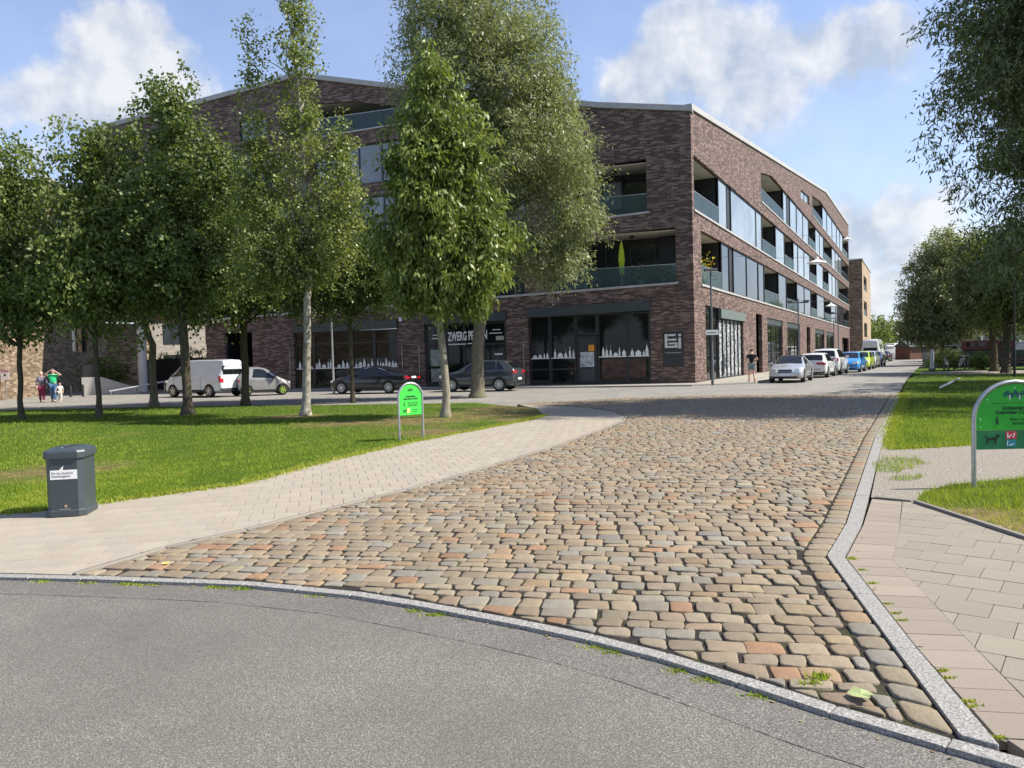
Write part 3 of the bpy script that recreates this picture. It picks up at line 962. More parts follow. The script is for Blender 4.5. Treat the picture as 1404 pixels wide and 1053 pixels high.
def grass(name, polys, n, ymin, ymax, h0, dry_all=0.0, xlim=None, h_mul=1.0, w_mul=1.0):
    s = nr.random(n)
    Y = 1 / np.sqrt((1 - s) / ymin ** 2 + s / ymax ** 2)
    W = Y * 0.74 + 1.0
    X = nr.uniform(-1, 1, n) * W
    if xlim: X = nr.uniform(xlim[0], xlim[1], n)
    keep = np.zeros(n, bool)
    for p in polys: keep |= np_inside(p, X, Y)
    dry = np.full(n, dry_all)
    for dx, dy, dr in DRY:
        dry = np.maximum(dry, np.clip(1.25 - np.hypot(X - dx, (Y - dy)) / dr + 0.35 * vnoise(X, Y, 3.0, 9), 0, 1))
    keep &= nr.random(n) > dry * 0.72
    X, Y, dry = X[keep], Y[keep], dry[keep]
    n = len(X)
    lod = np.maximum(1, Y / 9)
    patch = vnoise(X, Y, 1.1, 3) + 0.8 * vnoise(X, Y, 4.0, 4) + 0.5 * vnoise(X, Y, 11.0, 6)
    hgt = h0 * h_mul * nr.uniform(0.55, 1.35, n) * (1 + 0.35 * patch) * (1 - 0.45 * dry) * lod ** 0.35
    wid = 0.0065 * w_mul * lod * nr.uniform(0.7, 1.3, n)
    a = nr.uniform(0, 2 * math.pi, n); l = nr.uniform(0.1, 0.9, n) * hgt
    b = nr.uniform(0, 2 * math.pi, n)
    V = np.zeros((n, 3, 3), np.float32)
    V[:, 0] = np.stack([X - np.cos(b) * wid / 2, Y - np.sin(b) * wid / 2, np.full(n, 0.004)], 1)
    V[:, 1] = np.stack([X + np.cos(b) * wid / 2, Y + np.sin(b) * wid / 2, np.full(n, 0.004)], 1)
    V[:, 2] = np.stack([X + np.cos(a) * l, Y + np.sin(a) * l, hgt], 1)
    tint = np.clip(0.42 + 0.3 * patch + nr.normal(0, 0.17, n) + dry * 0.55, 0, 1)
    o = np_obj(name, V.reshape(-1, 3), np.arange(3 * n).reshape(-1, 3), M_GRASS, None, tint)
    o['kind'] = 'stuff'
    return o


grass('grass', [LAWN_L], 430000, 8.6, 34, 0.032)
grass('grass', [LAWN_R], 260000, 12, 49, 0.037)
grass('grass', [PATCH, TUFT, TUFT2], 70000, 5.5, 11.5, 0.06, 0.12, xlim=(4.2, 8.2))
# a ragged fringe where the lawns meet the paving, weeds in the kerb joint
fr_pts = []
edge_l = [(-9, 8.95), (-5.86, 8.71), (-5.43, 8.82), (-4.96, 9.2), (-4.67, 9.5), (-3.72, 10.4), (-3.07, 12.68), (-2.08, 15.22), (-0.89, 17.55), (0.31, 19.86), (0.9, 21.47)]
edge_r = [(13.95, 27.5), (12.9, 25.4), (8.0, 16.2), (6.05, 12.25), (8.57, 12.87)]


def fringe(name, line, n, spread, h, clumps=None, dry=0.3, zoff=0.0):
    pts = by_length(line, 0.01)
    P = np.array(pts)
    if clumps:
        ids = nr.choice(len(P), clumps)
        c = P[ids]
        sel = nr.integers(0, clumps, n)
        X = c[sel, 0] + nr.normal(0, spread * 1.3, n); Y = c[sel, 1] + nr.normal(0, spread * 0.6, n)
    else:
        i = nr.integers(0, len(P), n)
        X = P[i, 0] + nr.normal(0, spread, n); Y = P[i, 1] + nr.normal(0, spread, n)
    hg = h * nr.uniform(0.4, 1.4, n); wid = 0.006 * nr.uniform(0.7, 1.6, n)
    a = nr.uniform(0, 6.28, n); b = nr.uniform(0, 6.28, n); l = hg * nr.uniform(0.2, 1.1, n)
    V = np.zeros((n, 3, 3), np.float32)
    V[:, 0] = np.stack([X - np.cos(b) * wid, Y - np.sin(b) * wid, np.full(n, zoff)], 1)
    V[:, 1] = np.stack([X + np.cos(b) * wid, Y + np.sin(b) * wid, np.full(n, zoff)], 1)
    V[:, 2] = np.stack([X + np.cos(a) * l, Y + np.sin(a) * l, zoff + hg], 1)
    o = np_obj(name, V.reshape(-1, 3), np.arange(3 * n).reshape(-1, 3), M_GRASS, None, np.clip(nr.normal(0.45 + dry, 0.2, n), 0, 1))
    o['kind'] = 'stuff'


fringe('grass', edge_l, 9000, 0.07, 0.05)
fringe('grass', edge_r, 7000, 0.09, 0.06)
fringe('weeds', offset(kl[8:-6], -0.105), 2600, 0.035, 0.012, 30, 0.12, -0.021)
fringe('weeds', [(2.58, 5.88), (2.16, 4.04), (1.95, 3.1)], 500, 0.014, 0.012, 12, 0.3, 0.0)
fringe('weeds', [(1.38, 3.62), (1.5, 3.75)], 130, 0.02, 0.03, 3, 0.05, 0.0)

# seams in the asphalt: the paving joint that follows the kerb, and hairline cracks
def seam(line, w, seed, gaps=0.25):
    r = random.Random(seed)
    bm = bmesh.new()
    pts = by_length(line, 0.05)
    for i in range(len(pts) - 1):
        if math.sin(i * 0.37 + seed) + r.uniform(-1, 1) < -1 + 2 * gaps - 0.3: continue
        a, b = pts[i], pts[i + 1]
        L_ = math.hypot(b[0] - a[0], b[1] - a[1]) or 1
        nx, ny = -(b[1] - a[1]) / L_, (b[0] - a[0]) / L_
        o1, o2 = r.uniform(-.004, .004), r.uniform(-.004, .004)
        ww = w * r.uniform(0.5, 1.3)
        bm.faces.new([bm.verts.new((p[0] + nx * (o + s * ww), p[1] + ny * (o + s * ww), -0.0195)) for p, o, s in ((a, o1, -.5), (b, o2, -.5), (b, o2, .5), (a, o1, .5))])
    for f in bm.faces:
        f.normal_update()
        if f.normal.z < 0: f.normal_flip()
    me = bpy.data.meshes.new('road_seam'); bm.to_mesh(me); bm.free()
    o = link('road_seam', me, plain('seam_tar', (0.07, 0.066, 0.06), 0.9))
    o['kind'] = 'stuff'


strip_o = offset(kl[4:-3], -0.42)
sheet('road_strip', kl[4:-3] + strip_o[::-1], -0.0205, m_asphalt('patched_asphalt', (0.126, 0.119, 0.106), (0.17, 0.161, 0.144)))
seam(offset(kl[10:-5], -0.42), 0.0035, 1, 0.5)
seam(smooth_line([(-0.6, 2.6), (0.1, 2.75), (0.5, 2.5), (1.1, 2.45)], 6), 0.004, 2, 0.1)

# scattered leaf litter on paving, lawn edge and along the kerb
def litter():
    r = np.random.default_rng(31)
    P = []
    def add(n, pts, sp, z):
        pts = np.array(pts)
        i = r.integers(0, len(pts), n)
        P.append(np.stack([pts[i, 0] + r.normal(0, sp, n), pts[i, 1] + r.normal(0, sp, n), np.full(n, z)], 1))
    add(60, by_length(edge_l, 0.05), 0.18, 0.012)
    add(50, by_length(offset(kl[6:-4], -0.13), 0.05), 0.03, -0.016)
    add(40, [(x, y) for x, y in by_length(COB_LEFT[:9], 0.1)], 0.25, 0.012)
    add(40, by_length(KERB_R2[1:], 0.05), 0.1, 0.014)
    P = np.concatenate(P); n = len(P)
    a = r.uniform(0, 6.28, n); s = r.uniform(0.008, 0.02, n)
    d = np.stack([np.cos(a), np.sin(a), r.uniform(0, 0.5, n)], 1) * s[:, None]; w = np.stack([-np.sin(a), np.cos(a), r.uniform(-0.3, 0.3, n)], 1) * s[:, None] * 0.5
    V = np.stack([P - d, P + w, P + d, P - w], 1).reshape(-1, 3)
    V[:, 2] = np.maximum(V[:, 2], np.repeat(P[:, 2] - 0.001, 4))
    t = NT('dry_leaf'); a_ = t.new('ShaderNodeAttribute', attribute_name='tint')
    t.col(t.ramp(a_.outputs['Fac'], [(0, (0.12, 0.07, 0.03)), (0.6, (0.3, 0.2, 0.07)), (1, (0.4, 0.36, 0.1))]))
    o = np_obj('leaf_litter', V, np.arange(4 * n).reshape(-1, 4), t.set(0.8), None, r.random(n))
    o['kind'] = 'stuff'


litter()
# ------------------------------------------------------------------ buildings
def facade_mesh(P0, d, nrm, outline, holes, depth):
    """planar wall with openings and their reveals; outline and holes in (u, z) metres"""
    bm = bmesh.new()
    uvl = bm.loops.layers.uv.new('uv')
    P = lambda u, z, n=0.0: Vector((P0[0] + d[0] * u + nrm[0] * n, P0[1] + d[1] * u + nrm[1] * n, z))
    vs, es = [], []
    for poly in [outline] + holes:
        s = len(vs)
        vs += [Vector(p) for p in poly]
        es += [(s + i, s + (i + 1) % len(poly)) for i in range(len(poly))]
    rv, _, rf, *_x = delaunay_2d_cdt(vs, es, [], 0, 1e-5)
    bv = [bm.verts.new(P(v.x, v.y)) for v in rv]
    for f in rf:
        cx = sum(rv[i].x for i in f) / len(f); cy = sum(rv[i].y for i in f) / len(f)
        if not inside(outline, cx, cy) or any(inside(h, cx, cy) for h in holes): continue
        face = bm.faces.new([bv[i] for i in f])
        face.normal_update()
        if face.normal.dot(Vector((nrm[0], nrm[1], 0))) < 0: face.normal_flip()
        idx = {bv[i]: rv[i] for i in f}
        for lp in face.loops: lp[uvl].uv = idx[lp.vert]
    for h in holes:
        for i in range(len(h)):
            a, b = h[i], h[(i + 1) % len(h)]
            q = [bm.verts.new(P(*a)), bm.verts.new(P(*b)), bm.verts.new(P(*b, -depth)), bm.verts.new(P(*a, -depth))]
            face = bm.faces.new(q)
            horiz = abs(a[1] - b[1]) < abs(a[0] - b[0])
            uv = [(a[0], a[1]), (b[0], b[1]), (b[0], b[1] + depth), (a[0], a[1] + depth)] if horiz else [(a[0], a[1]), (b[0], b[1]), (b[0] + depth, b[1]), (a[0] + depth, a[1])]
            for lp, w in zip(face.loops, uv): lp[uvl].uv = w
    return bm


class Facade:
    def __init__(s, P0, d, nrm, parent):
        s.P0, s.d, s.n, s.parent = P0, d, nrm, parent

    def P(s, u, z, n=0.0):
        return Vector((s.P0[0] + s.d[0] * u + s.n[0] * n, s.P0[1] + s.d[1] * u + s.n[1] * n, z))

    def wall(s, outline, holes, depth, m, name='wall'):
        bm = facade_mesh(s.P0, s.d, s.n, outline, holes, depth)
        me = bpy.data.meshes.new(name); bm.to_mesh(me); bm.free()
        return link(name, me, m, s.parent)

    def bx(s, bm, u0, u1, z0, z1, n0, n1, zr=None):
        """box in facade coordinates; zr gives (z0, z1) at the far end when it slopes"""
        z0b, z1b = zr or (z0, z1)
        c = [s.P(u0, z0, n0), s.P(u1, z0b, n0), s.P(u1, z0b, n1), s.P(u0, z0, n1), s.P(u0, z1, n0), s.P(u1, z1b, n0), s.P(u1, z1b, n1), s.P(u0, z1, n1)]
        vs = [bm.verts.new(p) for p in c]
        for f in ((3, 2, 1, 0), (4, 5, 6, 7), (0, 1, 5, 4), (1, 2, 6, 5), (2, 3, 7, 6), (3, 0, 4, 7)):
            bm.faces.new([vs[i] for i in f])

    def add(s, name, fn, m, parent=None):
        bm = bmesh.new(); fn(bm)
        return obj(name, bm, m, parent or s.parent)

    def window(s, poly_u0, u1, z0, z1, n, glass, mull=(), trans=(), fw=0.07, z1b=None, z0b=None):
        """frame with mullions (u) and transoms (z) and one pane behind"""
        u0 = poly_u0
        z1b = z1 if z1b is None else z1b; z0b = z0 if z0b is None else z0b
        zt = lambda u: z1 + (z1b - z1) * (u - u0) / (u1 - u0)
        zb = lambda u: z0 + (z0b - z0) * (u - u0) / (u1 - u0)
        bm = bmesh.new()
        for u in (u0, *mull, u1):
            a = min(max(u - fw / 2, u0 + 0.003), u1 - 0.003 - fw)
            s.bx(bm, a, a + fw, zb(a), zt(a), n - 0.02, n + 0.06, (zb(a + fw), zt(a + fw)))
        for k, (za, zb_) in enumerate(((z0, z0b), (z1 - fw, z1b - fw))):
            s.bx(bm, u0 + 0.002, u1 - 0.002, za + 0.003, za + fw, n - 0.018, n + 0.055, (zb_ + 0.003, zb_ + fw))
        for z in trans:
            s.bx(bm, u0 + fw, u1 - fw, z - fw / 2, z + fw / 2, n - 0.016, n + 0.05)
        w = obj('window', bm, M_FRAME, s.parent)
        bm = bmesh.new()
        s.bx(bm, u0 + 0.02, u1 - 0.02, z0 + 0.02, z1 - 0.02, n - 0.012, n + 0.012, (z0b + 0.02, z1b - 0.02))
        obj('pane', bm, glass, w)
        return w

    def loggia(s, u0, u1, z0, z1, depth, n0=0.0, rail=1.05, lights=True, z1l=None, furnish=0, glassback=True, open_end=False):
        """recessed balcony: pale soffit, floor and side walls, dark glazed back, glass railing"""
        z1l = z1 if z1l is None else z1l
        bm = bmesh.new()
        s.bx(bm, u0, u1, z1 + 0.004, z1 + 0.05, -depth, -0.26)
        lg = obj('balcony', bm, M_SOFFIT, s.parent)
        bm = bmesh.new()
        s.bx(bm, u0, u1, z0 - 0.06, z0 - 0.004, -depth, -0.26)
        obj('floor_slab', bm, M_STREET, lg)
        for a, b in ((u0 - 0.06, u0 - 0.003), (u1 + 0.003, u1 + 0.06)):
            bm = bmesh.new(); s.bx(bm, a, b, z0, z1, -depth, -0.26)
            obj('side_wall', bm, M_FRAME, lg)
        bm = bmesh.new()
        s.bx(bm, u0, u1, z0, z1, -depth - 0.08, -depth)
        k = max(1, round((u1 - u0) / 1.6))
        obj('glazed_back', bm, M_GLASS if glassback else M_DARK, lg)
        bm = bmesh.new()
        for i in range(k + 1):
            u = u0 + (u1 - u0) * i / k
            u = min(max(u, u0 + 0.05), u1 - 0.05)
            s.bx(bm, u - 0.045, u + 0.045, z0, z1, -depth + 0.003, -depth + 0.07)
        s.bx(bm, u0, u1, z1 - 0.3, z1, -depth + 0.002, -depth + 0.05)
        obj('frame', bm, M_FRAME, lg)
        if rail:
            k = max(1, round((u1 - u0) / 2.2))
            for i in range(k):
                a, b = u0 + (u1 - u0) * i / k + 0.01, u0 + (u1 - u0) * (i + 1) / k - 0.01
                bm = bmesh.new(); s.bx(bm, a, b, z0 + 0.02, z0 + rail, -0.1, -0.085)
                obj('railing_pane', bm, M_RAILGLASS, lg)
            bm = bmesh.new(); s.bx(bm, u0, u1, z0 + rail, z0 + rail + 0.035, -0.115, -0.07)
            obj('handrail', bm, M_STEEL, lg)
        if lights:
            bm = bmesh.new()
            um = u0 + (u1 - u0) * 0.35
            s.bx(bm, um - 0.11, um + 0.11, z1 - 0.16, z1 + 0.003, -1.1, -0.88)
            obj('ceiling_lamp', bm, M_BLACK, lg)
        return lg


Cx, Cy = 9.97, 41.8
DR = (0.468, 0.8837); NR = (0.8837, -0.468)
DF = (-0.947, 0.3212); NF = (-0.3212, -0.947)
bld = thing('apartment_building', 'long dark brown brick apartment block with glazed shops below and gabled roof edge', 'building', (0, 0, 0))
FR = Facade((Cx, Cy), DR, NR, bld)
FF = Facade((Cx, Cy), DF, NF, bld)

# right facade: band openings, then shop level
R_OUT = [(0, -0.3), (106, -0.3), (106, 23.4), (68.4, 22.5), (0, 14.75)]
R_HOLES = [[(1.8, 5.55), (106.0 - 0.35, 5.55), (105.65, 8.55), (1.8, 8.55)],
           [(0.45, 9.5), (105.65, 9.5), (105.65, 12.45), (0.45, 12.45)],
           [(20.9, 13.4), (105.65, 13.4), (105.65, 16.35), (26, 16.35), (20.9, 15.6)],
           [(54.0, 17.35), (105.65, 17.35), (105.65, 20.35), (62, 20.35), (54.0, 19.6)],
           [(44.2, 17.65), (51.0, 17.95), (51.0, 18.95), (44.2, 18.5)],
           [(2.5, 0), (13.15, 0), (13.15, 4.3), (2.5, 4.42)], [(17.9, 0), (20.4, 0), (20.4, 4.55), (17.9, 4.55)],
           [(22.8, 0), (30.6, 0), (30.6, 4.4), (22.8, 4.4)], [(33.4, 0), (42, 0), (42, 4.4), (33.4, 4.4)],
           [(47.3, 0), (50.4, 0), (50.4, 4.3), (47.3, 4.3)], [(55, 0), (65, 0), (65, 4.28), (55, 4.28)],
           [(67.5, 0), (77, 0), (77, 4.2), (67.5, 4.2)], [(91, 0), (104, 0), (104, 3.7), (91, 3.7)]]
FR.wall(R_OUT, R_HOLES, 0.27, M_BRICK)
# pale ledges under the bands and the coping along the roof edge
FR.add('ledge', lambda bm: FR.bx(bm, 1.6, 105.9, 5.43, 5.55, -0.2, 0.07), M_LEDGE)
FR.add('ledge', lambda bm: FR.bx(bm, 0.3, 105.9, 9.39, 9.5, -0.2, 0.07), M_LEDGE)
FR.add('ledge', lambda bm: FR.bx(bm, 20.8, 105.9, 13.3, 13.4, -0.2, 0.06), M_LEDGE)
FR.add('ledge', lambda bm: FR.bx(bm, 53.9, 105.9, 17.26, 17.35, -0.2, 0.06), M_LEDGE)


def coping(F, pts, h=0.3):
    for (u0, z0), (u1, z1) in zip(pts, pts[1:]):
        F.add('coping', lambda bm: F.bx(bm, u0, u1, z0, z0 + h, -0.6, 0.1, (z1, z1 + h)), M_LEDGE)


coping(FR, [(-0.1, 14.75), (68.4, 22.5), (106.1, 23.4)])
BANDS = [(5.55, 8.55, [(1.8, 7.2, 'o'), (7.2, 9.5, 'g'), (9.5, 10.7, 'd'), (10.7, 19.7, 'g'), (19.7, 22.3, 'g'), (22.3, 29.3, 'o'), (29.3, 34, 'g'), (34, 40.9, 'o'), (40.9, 52.4, 'g'), (52.4, 58.1, 'o'),  # lowest band takes the darker glass in place of reflected trees
                         (58.1, 66.4, 'g'), (66.4, 75, 'o'), (75, 95.4, 'g'), (95.4, 105.65, 'o')]),
         (9.5, 12.45, [(0.45, 6.6, 'o'), (6.6, 9.1, 'c'), (9.1, 10.2, 'd'), (10.2, 19.1, 'c'), (19.1, 21.6, 'c'), (21.6, 28.1, 'o'), (28.1, 33.1, 'c'), (33.1, 38.8, 'o'), (38.8, 42, 'c'), (42, 51.7, 'c'),
                       (51.7, 58.1, 'o'), (58.1, 65.5, 'c'), (65.5, 72, 'o'), (72, 87.4, 'c'), (87.4, 105.65, 'o')]),
         (13.4, 16.35, [(20.9, 32.6, 'o'), (32.6, 34.9, 'c'), (34.9, 36.8, 'd'), (36.8, 41.4, 'c'), (41.4, 51, 'c'), (51, 57.4, 'o'), (57.4, 66.4, 'c'), (66.4, 77.1, 'o'), (77.1, 92.6, 'c'), (92.6, 105.65, 'o')]),
         (17.35, 20.35, [(54, 65.5, 'o'), (65.5, 71, 'c'), (71, 85, 'c'), (85, 95.4, 'c'), (95.4, 105.65, 'o')])]
for z0, z1, segs in BANDS:
    for u0, u1, kind in segs:
        if kind == 'o':
            FR.loggia(u0, u1, z0, z1, 2.4)
        elif kind == 'd':
            FR.add('shutter_box', lambda bm: FR.bx(bm, u0, u1, z0, z1, -0.25, -0.16), M_FRAME)
        else:
            k = max(1, round((u1 - u0) / 6.0))
            FR.window(u0, u1, z0, z1, -0.14, M_CURTAINGLASS if kind == 'c' else M_GLASS, [u0 + (u1 - u0) * i / k for i in range(1, k)], fw=0.09)
FR.window(44.2, 51.0, 17.65, 18.5, -0.14, M_CURTAINGLASS, [47.6], z1b=18.95, z0b=17.95)

# right facade, shop level
FR.window(2.5, 6.2, 0.05, 4.38, -0.22, M_SHOPGLASS, [4.4], (), 0.1)
FR.window(6.2, 13.15, 0.05, 3.85, -0.17, M_GLASS, [6.2 + 6.95 * k / 6 for k in range(1, 6)], (), 0.1)
FR.add('roller_shutter_box', lambda bm: FR.bx(bm, 6.1, 13.6, 3.8, 4.36, -0.1, 0.1), plain('shutter_box_green', (0.13, 0.16, 0.15), 0.6))
# silvery curtain strips behind the folding door
t = NT('shop_curtain')
n1 = t.noise(6, 4, 0.6)
t.col(t.ramp(n1, [(0.42, (0.05, 0.055, 0.06)), (0.6, (0.55, 0.58, 0.6))])); M_SHOPCURT = t.set(0.5)
for k in range(6):
    a = 6.2 + 6.95 * k / 6
    FR.add('curtain', lambda bm: FR.bx(bm, a + 0.12, a + 0.9, 0.15, 3.7, -0.155, -0.15), M_SHOPCURT)
for (u0, u1, zt) in ((17.9, 20.4, 4.55), (22.8, 30.6, 4.4), (33.4, 42, 4.4), (47.3, 50.4, 4.3), (55, 65, 4.28), (67.5, 77, 4.2), (91, 104, 3.7)):
    if u1 - u0 < 4 or u0 > 90:
        FR.add('entrance', lambda bm: FR.bx(bm, u0, u1, 0, zt, -0.9, -0.82), M_DARK)
    else:
        FR.window(u0, u1, 0.05, zt - 0.5, -0.2, M_SHOPGLASS, [u0 + (u1 - u0) * 0.36, u0 + (u1 - u0) * 0.7], (1.6,), 0.12)
        FR.add('lintel_panel', lambda bm: FR.bx(bm, u0, u1, zt - 0.5, zt, -0.24, -0.08), M_CANOPY)

# front facade
F_OUT = [(0, -0.3), (32.3, -0.3), (32.3, 4.8), (42.0, 5.15), (42.0, 18.4), (26.6, 19.7), (24.6, 19.95), (17.8, 18.3), (5.07, 15.5), (0, 14.65)]
SHOPS = [(2.39, 9.44, 4.6, 4.49), (10.82, 16.1, 4.38, 4.35), (17.92, 25.4, 4.2, 4.16)]
F_HOLES = [[(u0, 0.02), (u1, 0.02), (u1, zb), (u0, za)] for u0, u1, za, zb in SHOPS]
F_HOLES += [[(28.6, 0.02), (30.8, 0.02), (30.8, 3.88), (28.6, 3.82)],
            [(0.92, 5.58), (8.2, 5.38), (8.2, 8.4), (0.92, 8.56)], [(9.6, 5.33), (31, 4.85), (31, 7.75), (9.6, 8.35)],
            [(2.43, 9.55), (8.0, 9.32), (8.0, 12.2), (2.43, 12.42)], [(9.4, 9.3), (15.4, 9.2), (15.4, 12.05), (9.4, 12.15)],
            [(16.9, 9.3), (22, 9.15), (22, 11.9), (16.9, 12.0)], [(23.2, 9.1), (30, 8.9), (30, 11.7), (23.2, 11.9)], [(32, 9), (40, 8.9), (40, 11.6), (32, 11.7)],
            [(17.1, 12.8), (23.4, 12.7), (23.4, 15.1), (17.1, 15.25)], [(9, 12.9), (14.5, 12.9), (14.5, 15.2), (9, 15.2)], [(26.5, 13.3), (32, 13.2), (32, 15.6), (26.5, 15.7)], [(33.5, 13), (39.5, 12.9), (39.5, 15.2), (33.5, 15.3)],
            [(16.4, 16.2), (24.6, 15.95), (24.6, 17.95), (23.4, 18.1), (20.6, 17.9), (16.4, 17.0)], [(26.9, 16.4), (29, 16.4), (29, 17.7), (26.9, 17.8)]]
FF.wall(F_OUT, F_HOLES, 0.27, M_BRICK)
coping(FF, [(-0.1, 14.65), (5.07, 15.5), (17.8, 18.3), (24.6, 19.95), (26.6, 19.7), (42.1, 18.4)])
FF.add('ledge', lambda bm: FF.bx(bm, 0.8, 32.0, 5.46, 5.58, -0.2, 0.07, (4.72, 4.84)), M_LEDGE)
FF.add('ledge', lambda bm: FF.bx(bm, 2.3, 8.1, 9.42, 9.53, -0.2, 0.07, (9.2, 9.31)), M_LEDGE)
FF.add('ledge', lambda bm: FF.bx(bm, 16.3, 24.7, 16.1, 16.19, -0.2, 0.07, (15.85, 15.94)), M_LEDGE)
FF.loggia(0.92, 8.2, 5.5, 8.42, 2.6, glassback=True)
FF.loggia(2.43, 8.0, 9.45, 12.22, 2.6)
FF.window(4.2, 6.6, 10.2, 11.9, -2.5, M_CURTAINGLASS, [5.4], (), 0.08)
for k in range(7):
    a = 9.6 + 21.4 * k / 7; b = 9.6 + 21.4 * (k + 1) / 7
    zt = 8.35 - 0.6 * (a - 9.6) / 21.4; ze = 5.33 - 0.48 * (a - 9.6) / 21.4
    if k % 3 == 1: FF.loggia(a, b, ze, zt - 0.1, 2.2)
    else: FF.window(a, b, ze, zt, -0.15, M_GLASS, [(a + b) / 2], (), 0.1, z1b=zt - 0.085, z0b=ze - 0.068)
for (a, b, z0, z1) in ((9.4, 15.4, 9.2, 12.1), (16.9, 22, 9.15, 11.95), (23.2, 30, 8.9, 11.8), (32, 40, 8.9, 11.65), (9, 14.5, 12.9, 15.2), (17.1, 23.4, 12.7, 15.2), (26.5, 32, 13.2, 15.65), (33.5, 39.5, 12.9, 15.25), (26.9, 29, 16.4, 17.75)):
    k = max(1, round((b - a) / 1.7))
    FF.window(a, b, z0, z1, -0.2, M_CURTAINGLASS, [a + (b - a) * i / k for i in range(1, k)], (), 0.09)
lg = FF.loggia(16.4, 24.6, 16.0, 18.05, 2.8, rail=1.1)
FF.add('passage_back', lambda bm: FF.bx(bm, 28.6, 30.8, 0, 3.9, -3.2, -3.1), M_DARK)
FF.add('passage_wall', lambda bm: (FF.bx(bm, 28.5, 28.597, 0, 3.9, -3.1, -0.272), FF.bx(bm, 30.803, 30.9, 0, 3.9, -3.1, -0.272), FF.bx(bm, 28.5, 30.9, 3.9, 3.99, -3.1, -0.272)), M_DARK)

# shops: canopies, windows, door, stickers
def sticker_run(F, parent, u0, u1, zb, rs):
    """white film of bottles, gables and spires along the window"""
    r = random.Random(rs)
    bm = bmesh.new()
    fn = lambda a, b, d: F.P(a, b, d)
    u = u0 + 0.1
    F.bx(bm, u0 + 0.05, u1 - 0.05, zb - 0.05, zb, -0.118, -0.114)
    while u < u1 - 0.25:
        w = r.uniform(0.09, 0.2); h = r.uniform(0.22, 0.62)
        kind = r.choice('btgs')
        if kind == 'b': p = [(0, 0), (w, 0), (w, h * .55), (w * .65, h * .72), (w * .65, h), (w * .35, h), (w * .35, h * .72), (0, h * .55)]
        elif kind == 't': p = [(0, 0), (w, 0), (w, h * .5), (w * .5, h * 1.15), (0, h * .5)]
        elif kind == 'g': p = [(0, 0), (w * 1.6, 0), (w * 1.6, h * .35), (w * .8, h * .6), (0, h * .35)]
        else: p = [(0, 0), (w, 0), (w * .8, h * .6), (w * .55, h * .65), (w * .5, h * 1.25), (w * .45, h * .65), (w * .2, h * .6)]
        prism(bm, [(u + a, zb + b) for a, b in p], fn, -0.1165, -0.1125)
        u += w * (1.6 if kind == 'g' else 1) + r.uniform(0.02, 0.12)
    return obj('window_sticker', bm, M_WHITE, parent)


for k, (u0, u1, za, zb) in enumerate(SHOPS):
    FF.add('canopy', lambda bm: FF.bx(bm, u0 - 0.03, u1 + 0.03, za - 0.5, za + 0.005, -0.2, 0.16, (zb - 0.5, zb + 0.005)), M_CANOPY)
    FF.add('threshold', lambda bm: FF.bx(bm, u0, u1, -0.02, 0.09, -0.26, -0.02), M_FRAME)
S3 = [2.42, 3.69, 5.39, 6.65, 8.18, 9.41]
for a, b in zip(S3, S3[1:]):
    if a == 5.39: continue
    w = FF.window(a, b, 0.09, 4.05, -0.19, M_SHOPGLASS, (), (0.95,) if a in (8.18, 6.65) else (), 0.1)
    sticker_run(FF, w, a, b, 1.62, int(a * 10))
# blurred picture boards that stand inside the right-hand panes
bd = FF.add('display_board', lambda bm: (FF.bx(bm, 2.7, 5.2, 0.4, 1.45, -0.165, -0.16)), plain('display_print', (0.07, 0.032, 0.024), 0.6, var=0.7, scale=3))
FF.window(5.39, 6.65, 2.85, 4.05, -0.19, M_SHOPGLASS, (), (), 0.1)
dr = FF.window(5.42, 6.62, 0.1, 2.82, -0.17, M_SHOPGLASS, (), (0.95, 0.4), 0.13); dr.name = 'shop_door'
FF.add('kick_plate', lambda bm: FF.bx(bm, 5.58, 6.46, 0.2, 0.92, -0.12, -0.105), M_CANOPY, dr)
FF.add('pane_reflection', lambda bm: FF.bx(bm, 5.6, 6.4, 1.05, 1.9, -0.125, -0.118), plain('door_reflection', (0.4, 0.43, 0.45), 0.1, var=0.5, scale=5), dr)  # pale panel paints a reflection over the door glass
FF.add('handle', lambda bm: FF.bx(bm, 6.38, 6.42, 1.0, 1.6, -0.1, -0.05), M_STEEL, dr)
FF.add('poster', lambda bm: FF.bx(bm, 5.58, 5.92, 1.95, 2.3, -0.115, -0.11), M_ORANGE, dr)
S1 = [17.95, 19.6, 21.2, 22.6, 24.0, 25.37]
for a, b in zip(S1, S1[1:]):
    w = FF.window(a, b, 0.09, 3.68, -0.19, M_SHOPGLASS, (), (2.9,), 0.1)
    sticker_run(FF, w, a, b, 1.35, int(a * 10))
S2 = [(10.85, 12.3), (12.3, 14.75), (14.75, 16.07)]
for a, b in S2:
    w = FF.window(a, b, 0.09, 3.86, -0.19, M_SHOPGLASS, ((a + b) / 2,) if b - a > 2 else (), (2.55,) if b - a < 2 else (), 0.12)
    if a == 12.3: wz = w


def facade_text(F, body, u, z, n, size, parent, m, sx=1.0, bold=0.0, slope=0.0):
    # text runs along -d of the front facade (left to right seen from the street)
    ux = Vector((-F.d[0], -F.d[1], slope)).normalized(); nz = Vector((F.n[0], F.n[1], 0)); uz = Vector((0, 0, 1))
    o = F.P(u, z, n)
    M = Matrix(((ux.x, uz.x, nz.x, o.x), (ux.y, uz.y, nz.y, o.y), (ux.z, uz.z, nz.z, o.z), (0, 0, 0, 1)))
    return text_mesh('lettering', body, size, parent, m, M, extrude=0.01, sx=sx, bold=bold)


